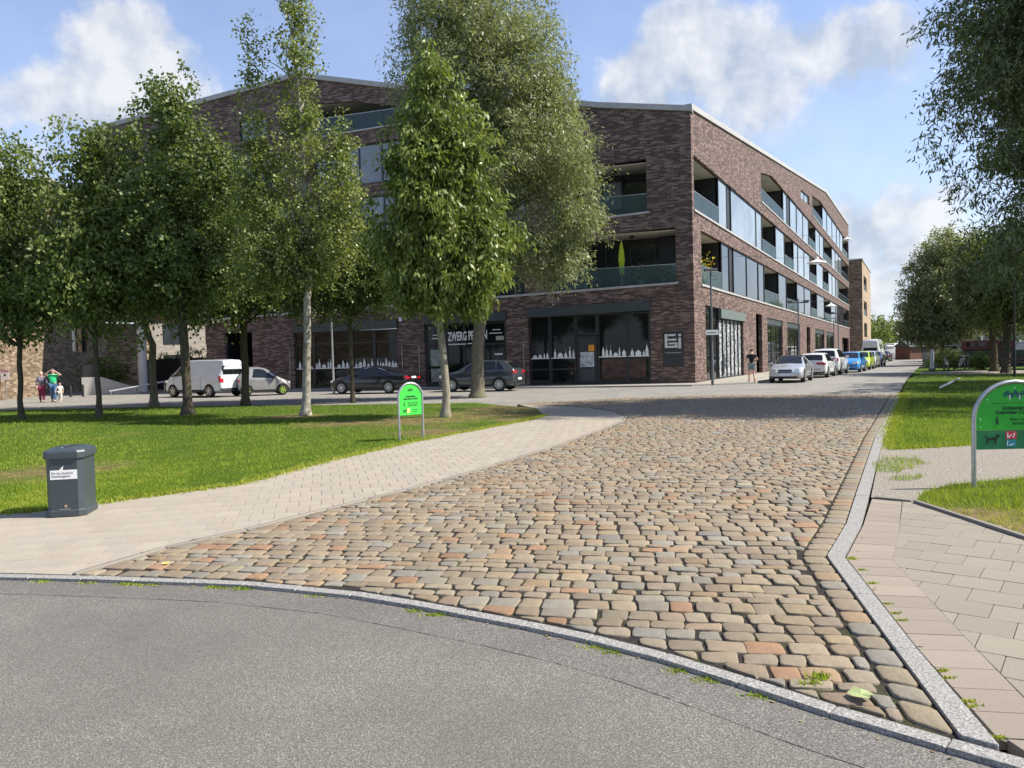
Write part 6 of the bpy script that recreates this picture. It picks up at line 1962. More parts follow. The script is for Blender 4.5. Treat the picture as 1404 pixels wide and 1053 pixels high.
HULLDARK = plain('barge_hull', (0.06, 0.065, 0.06), 0.7)
q = at(1372, 505, 66); boat('dark hulled barge with red deckhouse moored behind the quay trees', q.x, q.y, RAD(-28), 9, 3.0, 1.3, HULLDARK, plain('deck_red', (0.13, 0.035, 0.035), 0.5))
q = at(1330, 500, 74); boat('white motor boat moored behind the parked bicycles', q.x, q.y, RAD(-28), 8, 2.6, 1.1, M_WHITE, plain('boat_cream', (0.55, 0.53, 0.47), 0.5), 3.2)
q = at(1238, 495, 128); boat('white cabin boat with mast at the far end of the street', q.x, q.y, RAD(20), 9, 3.0, 1.7, M_WHITE, M_WHITE, 4.6)
q = at(1257, 495, 118)
bk = thing('brick_hut', 'small red brick hut among trees at the street end, right of white boat', 'hut', (q.x, q.y, 0), RAD(15))
bm = bmesh.new(); box(bm, -2.6, 2.6, -1.5, 1.5, -0.05, 1.9); obj('wall', bm, plain('hut_brick', (0.15, 0.075, 0.05), 0.9), bk)
bm = bmesh.new(); prism(bm, [(-1.8, 1.9), (1.8, 1.9), (0, 2.9)], lambda a, b, d: Vector((d, a, b)), -2.8, 2.8); obj('roof', bm, M_CANOPY, bk)
bm = bmesh.new(); box(bm, -0.4, 0.4, -1.54, -1.502, 0, 1.6); obj('door', bm, M_FRAME, bk)
q = at(1362, 500, 84)
hs_ = thing('house', 'pale house across the canal glimpsed between the quay tree trunks', 'house', (q.x + 6, q.y + 8, 0), RAD(-20))
bm = bmesh.new(); box(bm, -5, 5, -3, 3, -0.1, 4.2); obj('wall', bm, plain('house_render', (0.62, 0.58, 0.52), 0.9), hs_)
bm = bmesh.new(); prism(bm, [(-3.4, 4.2), (3.4, 4.2), (0, 6.6)], lambda a, b, d: Vector((d, a, b)), -5.3, 5.3); obj('roof', bm, plain('roof_tiles', (0.3, 0.12, 0.08), 0.8), hs_)
for k in range(3):
    bm = bmesh.new(); box(bm, -3.8 + k * 3, -2.6 + k * 3, -3.04, -3.003, 1.2, 2.8); obj('window', bm, M_GLASS, hs_)

# fallen leaves
def leaf_thing(label, px, py, size, m, seed, z=0.02):
    d = FWD + RIGHT * ((px - CX) / F_PX) - UP * ((py - CY) / F_PX)
    p = Vector((0, 0, CAM_H)) + d * ((z - CAM_H) / d.z)
    r = random.Random(seed)
    bm = bmesh.new()
    n = 10
    c_ = bm.verts.new((0, 0, 0.006))
    ring = [bm.verts.new((size * math.cos(2 * math.pi * k / n) * r.uniform(0.55, 1.1), size * 0.6 * math.sin(2 * math.pi * k / n) * r.uniform(0.6, 1.1), r.uniform(0, size * 0.28))) for k in range(n)]
    for k in range(n): bm.faces.new((c_, ring[k], ring[(k + 1) % n]))
    o = obj('fallen_leaf', bm, m, None); o.location = p; o.rotation_euler = (0, 0, r.uniform(0, 3))
    tag(o, label, 'leaf')


leaf_thing('yellow leaf on cobbles near the left tip of the paving', 228, 772, 0.035, plain('leaf_yellow', (0.7, 0.6, 0.03), 0.6), 1)
leaf_thing('small yellowish leaf lying alone on the grey asphalt', 546, 893, 0.028, plain('leaf_pale', (0.5, 0.46, 0.2), 0.6), 2, -0.032)
leaf_thing('flattened pale green plant remnant on cobbles near the lower right kerb', 1180, 953, 0.075, plain('leaf_green', (0.33, 0.38, 0.16), 0.7), 3, 0.024)
leaf_thing('dry leaf on the asphalt just below the kerb stones', 391, 829, 0.022, plain('leaf_pale', (0.5, 0.46, 0.2), 0.6), 4, -0.032)
# ------------------------------------------------------------------ vehicles


def interp(tab, x):
    return float(np.interp(x, [a for a, _ in tab], [b for _, b in tab]))


def paint(name, c, metal=0.35):
    t = NT(name)
    n = t.noise(3, 3)
    t.col(t.ramp(n, [(0.3, tuple(v * 0.93 for v in c)), (0.7, tuple(min(1, v * 1.05) for v in c))]))
    return t.set(0.32, metal, 0.5, 1.0)


def car(name, label, cat, loc, heading, S, body, group, trim=None, roofm=None, rim=None):
    """S: L, W, H, wb (wheelbase), wr (wheel radius), front (front axle from nose), belt table, top table, cabin x-range.
    local x points forward from the tail (x=0) to the nose (x=L)"""
    L, W = S['L'], S['W']
    root = thing(name, label, cat, (0, 0, 0), 0, group)
    off = L / 2
    hw = W / 2
    top = S['top']; belt = S['belt']
    gr = S.get('ground', 0.2)
    xs = sorted(set([round(L * k / 46, 3) for k in range(47)] + [x for x, _ in top] + [x for x, _ in belt]))

    def plan(x):       # half width, rounded in plan at both ends
        e = min(x, L - x)
        rr_ = S.get('nose', 0.55) if x > L / 2 else S.get('tail', 0.35)
        k = min(1, e / rr_)
        mn = S.get('nosew', 0.72) if x > L / 2 else S.get('tailw', 0.86)
        return hw * (mn + (1 - mn) * math.sqrt(max(0, 1 - (1 - k) ** 2)))

    def bz(x): return min(interp(belt, x), interp(top, x))
    tumble = S.get('tumble', 0.15)

    def roofw(x):
        zt, zb = interp(top, x), bz(x)
        hgt = max(0, zt - zb)
        return plan(x) * 0.93 - tumble * min(1.0, hgt / 0.45) * (hgt / 0.5 if hgt > 0.5 else 1)

    def zbot(x):
        return gr + 0.14 * max(0, 1 - min(x, L - x) / 0.35)

    def sec(x):
        w = plan(x); zb, zt = bz(x), interp(top, x)
        z0 = zbot(x)
        zb = max(zb, z0 + 0.2); zt = max(zt, zb)
        zm = z0 + (zb - z0) * 0.45
        wr_ = roofw(x) if zt - zb > 0.02 else w * 0.86
        zs = zb - 0.05 if zb - 0.05 > zm else zm + 0.01
        return [(0, z0), (w * 0.86, z0), (w * 0.97, z0 + 0.06), (w, zm), (w * 0.985, zs), (w * 0.95, zb), (wr_, max(zb + 0.004, zt - 0.045)), (wr_ * 0.86, zt - 0.005), (0, zt + 0.025)]

    bm = bmesh.new(); rings = []
    for x in xs:
        s = sec(x)
        full = [(y, z) for y, z in s] + [(-y, z) for y, z in s[-2:0:-1]]
        rings.append([bm.verts.new((x - off, y, z)) for y, z in full])
    n = len(rings[0])
    for a, b in zip(rings, rings[1:]):
        for k in range(n): bm.faces.new((a[k], a[(k + 1) % n], b[(k + 1) % n], b[k]))
    bm.faces.new(rings[0][::-1]); bm.faces.new(rings[-1])
    obj('body', bm, body, root, True, 34)

    # -------- glass: strips laid 8 mm outside the shell
    def side_pt(x, f, sgn, out=0.009):
        s = sec(x); (y0, z0), (y1, z1) = s[5], s[6]
        return Vector((x - off, sgn * (y0 + (y1 - y0) * f + out), z0 + (z1 - z0) * f + out * 0.3))

    def side_glass(x0, x1, slant0=0.0, slant1=0.0, f0=0.08, f1=0.93):
        for sgn in (-1, 1):
            bm = bmesh.new(); N = 8
            lo, hi = [], []
            for k in range(N + 1):
                s = k / N
                lo.append(bm.verts.new(side_pt(x0 + (x1 - x0) * s, f0, sgn)))
                xa, xb = x0 + slant0, x1 - slant1
                hi.append(bm.verts.new(side_pt(xa + (xb - xa) * s, f1, sgn)))
            for k in range(N): bm.faces.new((lo[k], lo[k + 1], hi[k + 1], hi[k]))
            line = [v_.co.copy() for v_ in hi]
            sw_o = obj('side_window', bm, M_CARGLASS, root)
            if S.get('chrome'):
                bm = bmesh.new(); tube(bm, line, 0.014, 5, False); obj('trim', bm, M_CHROME, sw_o)

    def top_glass(name_, x0, x1, wf=0.9, out=0.012):
        bm = bmesh.new(); N = 8; Mv = 6
        grid = []
        for k in range(N + 1):
            x = x0 + (x1 - x0) * k / N
            s = sec(x); wr_ = s[6][0] if s[6][1] - s[5][1] > 0.02 else s[5][0] * 0.9
            zt = s[8][1]
            row = []
            for j in range(-Mv, Mv + 1):
                f = j / Mv
                row.append(bm.verts.new((x - off, wr_ * wf * f, zt + out - 0.03 * f * f)))
            grid.append(row)
        for k in range(N):
            for j in range(2 * Mv): bm.faces.new((grid[k][j], grid[k][j + 1], grid[k + 1][j + 1], grid[k + 1][j]))
        return obj(name_, bm, M_CARGLASS, root, True)

    for g_ in S['side_glass']: side_glass(*g_)
    top_glass('windscreen', *S['screen'])
    if 'rear' in S: top_glass('rear_window', *S['rear'])
    if roofm:
        r0, r1 = S['roof']
        o = top_glass('soft_roof' if S.get('soft') else 'roof_panel', r0, r1, 0.99, 0.014); o.data.materials.clear(); o.data.materials.append(roofm)
    # -------- wheels and arches
    fx = L - S['front']; rx = fx - S['wb']; R_ = S['wr']
    for x in (rx, fx):
        for sgn in (-1, 1):
            w = plan(x)
            bm = bmesh.new()
            N = 20
            c_ = [bm.verts.new((x - off + (R_ + 0.055) * math.cos(math.pi * k / N * 1.16 - 0.25), sgn * (w + 0.006), R_ + (R_ + 0.055) * math.sin(math.pi * k / N * 1.16 - 0.25))) for k in range(N + 1)]
            bm.faces.new(c_)
            ar = obj('wheel_arch', bm, M_BLACK, root)
            M_ = Matrix.Translation((x - off, sgn * (w - 0.09), R_)) @ (Matrix.Rotation(RAD(180), 4, 'Z') if sgn < 0 else Matrix.Identity(4))
            bm = bmesh.new()
            lathe(bm, [(R_ * 0.62, -0.1), (R_ * 0.96, -0.1), (R_, -0.06), (R_, 0.07), (R_ * 0.95, 0.108), (R_ * 0.68, 0.112), (R_ * 0.64, 0.095)], 28, M_, 'Y')
            wl = obj('wheel', bm, M_RUBBER, root, True, 40)
            bm = bmesh.new()
            ns = S.get('spokes', 5)
            lathe(bm, [(R_ * 0.655, 0.06), (R_ * 0.665, 0.112), (R_ * 0.6, 0.108), (R_ * 0.57, 0.06)], 28, M_, 'Y')
            for k in range(ns):
                a = 2 * math.pi * k / ns + 0.3
                ca, sa = math.cos(a), math.sin(a)
                wd = 0.2 if ns <= 7 else 0.11
                q = [(0.05, -wd * 0.7), (0.6, -wd * 0.5), (0.6, wd * 0.5), (0.05, wd * 0.7)]
                prism(bm, [((u * ca - v_ * sa) * R_, (u * sa + v_ * ca) * R_) for u, v_ in q], lambda a_, b_, d: M_ @ Vector((a_, d, b_)), 0.085, 0.105)
            lathe(bm, [(R_ * 0.17, 0.07), (R_ * 0.17, 0.113), (0, 0.115)], 12, M_, 'Y')
            obj('rim', bm, rim or M_ALLOY, wl)
            bm = bmesh.new(); lathe(bm, [(R_ * 0.6, 0.055), (0, 0.056)], 20, M_, 'Y'); obj('brake_disc', bm, M_BLACK, wl)
    # -------- doors: shut lines, handles, mirrors, sills
    zb_ = lambda x: bz(x)
    for sgn in (-1, 1):
        for x in S['shuts']:
            bm = bmesh.new(); w = plan(x)
            pts_ = [(x - off, sgn * (sec(x)[i][0] + 0.002), sec(x)[i][1] + dz) for i, dz in ((2, 0.05), (3, 0), (4, 0), (5, -0.01))]
            tube(bm, pts_, 0.006, 4, False); obj('door_seam', bm, M_BLACK, root)
        for x in S['handles']:
            s = sec(x)
            obj('door_handle', rbox(x - off - 0.09, x - off + 0.09, sgn * s[4][0] - 0.012, sgn * s[4][0] + 0.022, s[4][1] - 0.06, s[4][1] - 0.025, 0.008), trim or body, root)
        x = S['mirror']; s = sec(x)
        o = obj('wing_mirror', rbox(x - off - 0.09, x - off + 0.06, sgn * (s[5][0] + 0.12) - 0.09, sgn * (s[5][0] + 0.12) + 0.09, s[5][1] + 0.02, s[5][1] + 0.17, 0.045), S.get('mirrorm', body), root, True, 40)
        bm = bmesh.new()
        k = S.get('skirt', 0.1)
        xa, xb = rx + R_ + 0.05, fx - R_ - 0.05
        lo = [(xa + (xb - xa) * i / 6) for i in range(7)]
        vv = [[bm.verts.new((x_ - off, sgn * (plan(x_) + 0.008), zbot(x_) + dz)) for x_ in lo] for dz in (0.02, 0.02 + k)]
        for i in range(6): bm.faces.new((vv[0][i], vv[0][i + 1], vv[1][i + 1], vv[1][i]))
        obj('sill', bm, M_BLACK if S.get('blacksill', True) else M_CHROME, root)
    # -------- ends
    def end_patch(name_, x_end, y0, y1, z0, z1, m, out=0.012, wrap=0.0, slope=0.0):
        """a patch that follows the rounded nose or tail"""
        fwd_ = x_end > L / 2
        bm = bmesh.new(); N = 8; rows = []
        for k in range(N + 1):
            y = y0 + (y1 - y0) * k / N
            # find how far forward the shell reaches at this half-width
            lo_, hi_ = (L / 2, L) if fwd_ else (0, L / 2)
            for _ in range(22):
                mid = (lo_ + hi_) / 2
                ok = plan(mid) > abs(y)
                if fwd_: lo_, hi_ = (mid, hi_) if ok else (lo_, mid)
                else: lo_, hi_ = (lo_, mid) if ok else (mid, hi_)
            x = lo_ if fwd_ else hi_
            x = min(x, L) if fwd_ else max(x, 0)
            sg = 1 if fwd_ else -1
            f = k / N
            rows.append((bm.verts.new((x - off + sg * out, y, z0 + slope * f)), bm.verts.new((x - off + sg * (out - 0.02 * (S.get('rake', 1))), y, z1 + slope * f))))
        for k in range(N): bm.faces.new((rows[k][0], rows[k + 1][0], rows[k + 1][1], rows[k][1]))
        ext = bmesh.ops.extrude_face_region(bm, geom=bm.faces[:])
        bmesh.ops.translate(bm, verts=[v_ for v_ in ext['geom'] if isinstance(v_, bmesh.types.BMVert)], vec=Vector(((-0.06 if fwd_ else 0.06), 0, 0)))
        return obj(name_, bm, m, root, True, 40)

    for (nm, end, y0, y1, z0, z1, m, *rest) in S['patches']:
        end_patch(nm, L if end == 'f' else 0, y0, y1, z0, z1, m, *rest)
    for f in S.get('extra', ()): f(root, off)
    root.location = (loc[0], loc[1], loc[2] if len(loc) > 2 else 0)
    root.rotation_euler = (0, 0, heading)
    return root


def mirrored(nm, end, y0, y1, z0, z1, m, *rest):
    return [(nm, end, y0, y1, z0, z1, m, *rest), (nm, end, -y0, -y1, z0, z1, m, *rest)]


P_SILVER = paint('silver_paint', (0.5, 0.52, 0.53), 0.5)
P_VAN = paint('van_silver_paint', (0.6, 0.665, 0.7), 0.15)
P_GREY = paint('dark_grey_paint', (0.075, 0.085, 0.095), 0.5)
P_BLACK = paint('black_paint', (0.009, 0.009, 0.011), 0.1)
P_BEIGE = paint('warm_silver_paint', (0.36, 0.355, 0.335), 0.5)
P_WHITE = paint('white_paint', (0.68, 0.69, 0.69), 0.0)
P_BLUE = paint('light_blue_paint', (0.03, 0.25, 0.62), 0.1)
P_LIME = paint('lime_paint', (0.42, 0.58, 0.03), 0.1)
P_DARKBLUE = paint('slate_paint', (0.07, 0.08, 0.1), 0.4)
M_PLATE = plain('number_plate', (0.72, 0.72, 0.7), 0.5, var=0.03)
M_GREENRIM = plain('green_rim', (0.3, 0.45, 0.08), 0.4, 0.3)
GL = 'cars parked in front of the shops'
GRC = 'cars parked along the right-hand footway'
HL = math.atan2(DF[1], DF[0])           # heading of the row parked along the front
HRD = math.atan2(0.85, 0.52)            # direction of the street on the right

SEDAN = dict(chrome=True, L=4.6, W=1.8, H=1.43, wb=2.78, wr=0.325, front=0.8, tumble=0.2,
             top=[(0, 0.95), (0.1, 1.0), (0.75, 1.06), (1.15, 1.24), (1.7, 1.4), (2.2, 1.44), (2.75, 1.36), (3.35, 1.03), (3.6, 0.95), (4.2, 0.83), (4.5, 0.66), (4.6, 0.55)],
             belt=[(0, 0.9), (0.8, 0.97), (3.3, 0.92), (3.6, 0.9), (4.6, 0.55)],
             side_glass=[(0.95, 1.95, 0.28, 0.0), (2.0, 3.15, 0.0, 0.62)], screen=(2.72, 3.36), rear=(0.8, 1.5), shuts=(1.0, 2.0, 3.15), handles=(1.25, 2.25), mirror=3.02, spokes=9,
             patches=mirrored('tail_light', 'r', 0.45, 0.86, 0.74, 0.9, M_RED) + mirrored('headlight', 'f', 0.42, 0.82, 0.6, 0.72, M_LAMP) +
             [('number_plate', 'r', -0.26, 0.26, 0.76, 0.86, M_PLATE, 0.02), ('bumper', 'r', -0.7, 0.7, 0.28, 0.4, M_BLACK), ('grille', 'f', -0.28, 0.28, 0.5, 0.66, M_BLACK), ('chrome_strip', 'r', -0.4, 0.4, 0.9, 0.915, M_CHROME)])
SUV = dict(chrome=True, L=4.25, W=1.82, H=1.58, wb=2.6, wr=0.345, front=0.83, tumble=0.17, tail=0.3, tailw=0.9,
           top=[(0, 0.9), (0.06, 1.12), (0.4, 1.42), (0.62, 1.53), (1.4, 1.58), (2.1, 1.56), (2.5, 1.47), (3.15, 1.08), (3.35, 1.03), (3.95, 0.9), (4.18, 0.72), (4.25, 0.6)],
           belt=[(0, 0.95), (0.6, 1.08), (3.1, 0.98), (3.4, 0.97), (4.25, 0.6)], ground=0.24,
           side_glass=[(0.55, 0.95, 0.3, 0.0), (1.0, 1.8, 0.08, 0.0), (1.86, 2.95, 0.0, 0.62)], screen=(2.46, 3.16), rear=(0.08, 0.4), shuts=(0.98, 1.83, 2.9), handles=(1.2, 2.05), mirror=2.75, spokes=10,
           patches=mirrored('tail_light', 'r', 0.42, 0.88, 0.9, 1.04, M_RED) + mirrored('headlight', 'f', 0.45, 0.82, 0.72, 0.85, M_LAMP) +
           [('number_plate', 'r', -0.26, 0.26, 0.56, 0.67, M_PLATE, 0.02), ('bumper', 'r', -0.78, 0.78, 0.3, 0.42, M_BLACK), ('skid_plate', 'r', -0.55, 0.55, 0.43, 0.49, M_CHROME), ('grille', 'f', -0.4, 0.4, 0.62, 0.78, M_BLACK), ('badge', 'r', -0.06, 0.06, 0.92, 1.03, M_CHROME)])
VAN = dict(L=4.75, W=1.9, H=1.98, wb=2.95, wr=0.33, front=0.92, tumble=0.17, tail=0.16, tailw=0.93, nose=0.7, nosew=0.66,
           top=[(0, 1.6), (0.04, 1.82), (0.16, 1.96), (0.6, 1.99), (2.9, 1.99), (3.25, 1.9), (3.95, 1.27), (4.2, 1.12), (4.6, 0.92), (4.72, 0.75), (4.75, 0.6)],
           belt=[(0, 1.1), (3.9, 1.1), (4.1, 1.08), (4.75, 0.6)], ground=0.28,
           side_glass=[(3.0, 3.85, 0.0, 0.5)], screen=(3.25, 3.98), shuts=(1.55, 2.95, 3.7), handles=(3.12,), mirror=3.72, mirrorm=M_BLACK, spokes=5,
           patches=mirrored('tail_light', 'r', 0.72, 0.94, 0.78, 1.12, M_RED) + mirrored('headlight', 'f', 0.42, 0.8, 0.78, 0.92, M_LAMP) +
           [('number_plate', 'r', -0.26, 0.26, 0.88, 0.99, M_PLATE, 0.02), ('bumper', 'r', -0.88, 0.88, 0.34, 0.55, M_BLACK), ('grille', 'f', -0.4, 0.4, 0.72, 0.8, M_BLACK), ('rear_window', 'r', -0.74, 0.74, 1.2, 1.66, M_CARGLASS, 0.012)])
TWOSEAT = dict(L=2.7, W=1.56, H=1.54, wb=1.87, wr=0.29, front=0.42, tumble=0.13, tail=0.3, tailw=0.9, nose=0.4, nosew=0.75,
               top=[(0, 0.95), (0.06, 1.12), (0.35, 1.46), (0.6, 1.54), (1.1, 1.54), (1.5, 1.44), (2.05, 1.02), (2.2, 0.94), (2.5, 0.8), (2.66, 0.62), (2.7, 0.5)],
               belt=[(0, 0.88), (0.6, 0.93), (2.0, 0.88), (2.25, 0.86), (2.7, 0.5)],
               side_glass=[(0.72, 1.95, 0.1, 0.62, 0.1, 0.9)], screen=(1.46, 2.06), rear=(0.08, 0.36), shuts=(0.66, 1.92), handles=(0.85,), mirror=1.86, mirrorm=M_BLACK, spokes=6,
               patches=mirrored('tail_light', 'r', 0.52, 0.74, 0.72, 0.88, M_RED) + mirrored('headlight', 'f', 0.42, 0.7, 0.6, 0.74, M_LAMP) +
               [('rear_panel', 'r', -0.5, 0.5, 0.3, 0.9, P_GREY, 0.01), ('grille', 'f', -0.3, 0.3, 0.4, 0.52, M_BLACK)])
COUPE = dict(L=4.6, W=1.74, H=1.41, wb=2.72, wr=0.32, front=0.82, tumble=0.2,
             top=[(0, 0.9), (0.1, 0.96), (0.8, 1.0), (1.3, 1.24), (1.8, 1.38), (2.3, 1.4), (2.75, 1.32), (3.35, 0.98), (3.6, 0.9), (4.2, 0.78), (4.52, 0.62), (4.6, 0.5)],
             belt=[(0, 0.88), (0.9, 0.93), (3.3, 0.89), (3.6, 0.87), (4.6, 0.5)], soft=True, roof=(0.95, 2.68),
             side_glass=[(1.4, 2.05, 0.3, 0.0), (2.1, 3.12, 0.0, 0.6)], screen=(2.72, 3.36), shuts=(2.05, 3.1), handles=(2.3,), mirror=3.0, spokes=7,
             patches=mirrored('headlight', 'f', 0.46, 0.8, 0.52, 0.72, M_LAMP) + mirrored('tail_light', 'r', 0.5, 0.84, 0.66, 0.82, M_RED) +
             [('grille', 'f', -0.34, 0.34, 0.52, 0.69, M_BLACK, 0.02), ('grille_bar', 'f', -0.33, 0.33, 0.59, 0.61, M_CHROME, 0.03), ('number_plate', 'f', -0.26, 0.26, 0.37, 0.47, M_PLATE, 0.02), ('air_intake', 'f', -0.6, 0.6, 0.24, 0.33, M_BLACK, 0.01)])
HATCH = dict(L=4.0, W=1.74, H=1.5, wb=2.5, wr=0.315, front=0.8, tumble=0.18, tail=0.35, tailw=0.86,
             top=[(0, 0.8), (0.05, 1.02), (0.35, 1.36), (0.55, 1.46), (1.3, 1.5), (1.95, 1.48), (2.3, 1.4), (2.95, 1.03), (3.15, 0.97), (3.7, 0.84), (3.95, 0.66), (4.0, 0.5)],
             belt=[(0, 0.88), (0.5, 0.97), (2.9, 0.92), (3.2, 0.9), (4.0, 0.5)],
             side_glass=[(0.6, 1.5, 0.25, 0.0), (1.56, 2.75, 0.0, 0.6)], screen=(2.28, 2.96), rear=(0.06, 0.36), shuts=(1.52, 2.7), handles=(1.8,), mirror=2.6, spokes=5,
             patches=mirrored('tail_light', 'r', 0.3, 0.82, 0.78, 0.93, M_RED) + mirrored('headlight', 'f', 0.42, 0.8, 0.62, 0.78, M_LAMP) +
             [('reflector', 'r', -0.55, 0.55, 0.5, 0.55, M_RED, 0.015), ('bumper', 'r', -0.74, 0.74, 0.26, 0.42, M_BLACK), ('number_plate', 'r', -0.26, 0.26, 0.63, 0.73, M_PLATE, 0.02), ('grille', 'f', -0.4, 0.4, 0.42, 0.56, M_BLACK), ('number_plate', 'f', -0.26, 0.26, 0.36, 0.46, M_PLATE, 0.02)])
BIGSUV = dict(SUV, L=4.75, W=1.9, H=1.76, wb=2.85, wr=0.37, tail=0.25,
              top=[(0, 0.95), (0.05, 1.2), (0.35, 1.6), (0.55, 1.72), (1.6, 1.77), (2.5, 1.74), (2.9, 1.62), (3.55, 1.2), (3.8, 1.12), (4.4, 0.98), (4.68, 0.75), (4.75, 0.6)],
              belt=[(0, 1.0), (0.6, 1.14), (3.5, 1.08), (3.8, 1.06), (4.75, 0.6)], side_glass=[(0.5, 1.05, 0.25, 0.0), (1.1, 2.05, 0.06, 0.0), (2.11, 3.3, 0.0, 0.6)], screen=(2.86, 3.56), rear=(0.07, 0.36), shuts=(1.08, 2.08, 3.3), handles=(1.3, 2.3), mirror=3.15,
              patches=mirrored('tail_light', 'r', 0.55, 0.92, 0.92, 1.12, M_RED) + mirrored('headlight', 'f', 0.45, 0.85, 0.78, 0.92, M_LAMP) + [('number_plate', 'r', -0.26, 0.26, 0.72, 0.83, M_PLATE, 0.02), ('bumper', 'r', -0.8, 0.8, 0.3, 0.5, M_BLACK)])
FULLVAN = dict(VAN, L=6.3, W=2.2, wb=3.7, wr=0.35, front=0.95, tumble=0.08,
               top=[(0, 2.3), (0.05, 2.6), (0.2, 2.78), (0.8, 2.85), (4.3, 2.85), (4.75, 2.7), (4.9, 1.95), (5.45, 1.3), (5.7, 1.18), (6.1, 1.0), (6.27, 0.75), (6.3, 0.6)],
               belt=[(0, 1.2), (5.3, 1.2), (5.6, 1.14), (6.3, 0.6)], side_glass=[(1.2, 2.3, 0.0, 0.0, 0.3, 0.7), (2.9, 3.9, 0, 0, 0.3, 0.7)], screen=(4.92, 5.45), shuts=(3.9, 4.9), handles=(4.1,), mirror=5.1,
               patches=mirrored('tail_light', 'r', 0.8, 1.02, 0.75, 1.0, M_RED) + mirrored('headlight', 'f', 0.5, 0.9, 0.75, 0.92, M_LAMP) + [('rear_window', 'r', -0.72, 0.72, 1.5, 2.1, M_CARGLASS), ('number_plate', 'r', -0.26, 0.26, 0.66, 0.77, M_PLATE, 0.02), ('bumper', 'r', -1.0, 1.0, 0.34, 0.52, plain('grey_bumper', (0.2, 0.2, 0.2), 0.6))])


def spot(px, Y): p = at(px, 530, Y); return (p.x, p.y, 0)


car('delivery_van', 'silver delivery van parked under the trees left of the two-seat car', 'van', spot(281, 42.4), HL - RAD(11), VAN, P_VAN, GL)
car('small_car', 'tiny two-seat silver and grey car with green wheel rims, facing right', 'car', spot(361, 42.2), RAD(24), TWOSEAT, P_BEIGE, GL, rim=M_GREENRIM)
car('saloon_car', 'black saloon car parked before the left shop windows, behind the green sign', 'car', spot(514, 41.0), HL, SEDAN, P_BLACK, GL)
car('hatchback_car', 'dark grey compact crossover parked behind the willow trunk', 'car', spot(660, 40.2), HL, SUV, P_GREY, GL)
HB = HRD + math.pi
car('cabriolet_car', 'silver cabriolet with black soft roof facing the camera, first of the right row', 'car', spot(1086, 42.0), HB + RAD(3), COUPE, P_SILVER, GRC, roofm=plain('black_canvas', (0.012, 0.012, 0.013), 0.9))
car('hatchback_car', 'white compact hatchback seen from behind, second in the right row', 'car', spot(1121, 48.3), HRD, HATCH, P_WHITE, GRC)
car('estate_car', 'tall white off-roader with dark windows beyond the white hatchback', 'car', spot(1138, 53.2), HRD, BIGSUV, P_WHITE, GRC)
car('small_car', 'bright blue small car facing the camera in the right row', 'car', spot(1166.5, 57.5), HB, HATCH, P_BLUE, GRC)
car('small_car', 'lime green small car half hidden behind the blue car', 'car', spot(1181, 64.0), HB, HATCH, P_LIME, GRC)
car('hatchback_car', 'pale silver hatchback facing camera, just beyond the lime green car', 'car', spot(1190, 69.5), HB, HATCH, P_SILVER, GRC)
car('saloon_car', 'dark slate car before the white camper van', 'car', spot(1198.5, 76.0), HB, SEDAN, P_DARKBLUE, GRC)
car('camper_van', 'high white camper van seen from behind near the end of the right row', 'van', spot(1198, 93), HRD, FULLVAN, P_WHITE, GRC)
car('saloon_car', 'farthest dark car beyond the white camper van', 'car', spot(1212, 104), HRD, SEDAN, P_BLACK, GRC)


# ------------------------------------------------------------------ people
def skinned(name, chains, m, parent, sub=2):
    """one continuous surface grown over joints: chains = list of [(x,y,z,r), ...]; equal points are welded"""
    vs, es, rs, idx = [], [], [], {}
    for ch in chains:
        prev = None
        for (x, y, z, r) in ch:
            k = (round(x, 4), round(y, 4), round(z, 4))
            if k not in idx:
                idx[k] = len(vs); vs.append((x, y, z)); rs.append(r)
            if prev is not None and prev != idx[k]: es.append((prev, idx[k]))
            prev = idx[k]
    me = bpy.data.meshes.new(name); me.from_pydata(vs, es, [])
    o = bpy.data.objects.new('tmp', me); COL.objects.link(o)
    md = o.modifiers.new('skin', 'SKIN'); md.use_smooth_shade = True
    sv = me.skin_vertices[0].data
    for i, r in enumerate(rs):
        sv[i].radius = (r, r) if not isinstance(r, tuple) else r
        sv[i].use_root = (i == 0)
    s = o.modifiers.new('sub', 'SUBSURF'); s.levels = sub; s.render_levels = sub
    m2 = evaluated(o)
    bpy.data.objects.remove(o)
    m2.polygons.foreach_set('use_smooth', [True] * len(m2.polygons))
    return link(name, m2, m, parent)


M_SKIN = plain('skin', (0.55, 0.36, 0.27), 0.6, var=0.06)


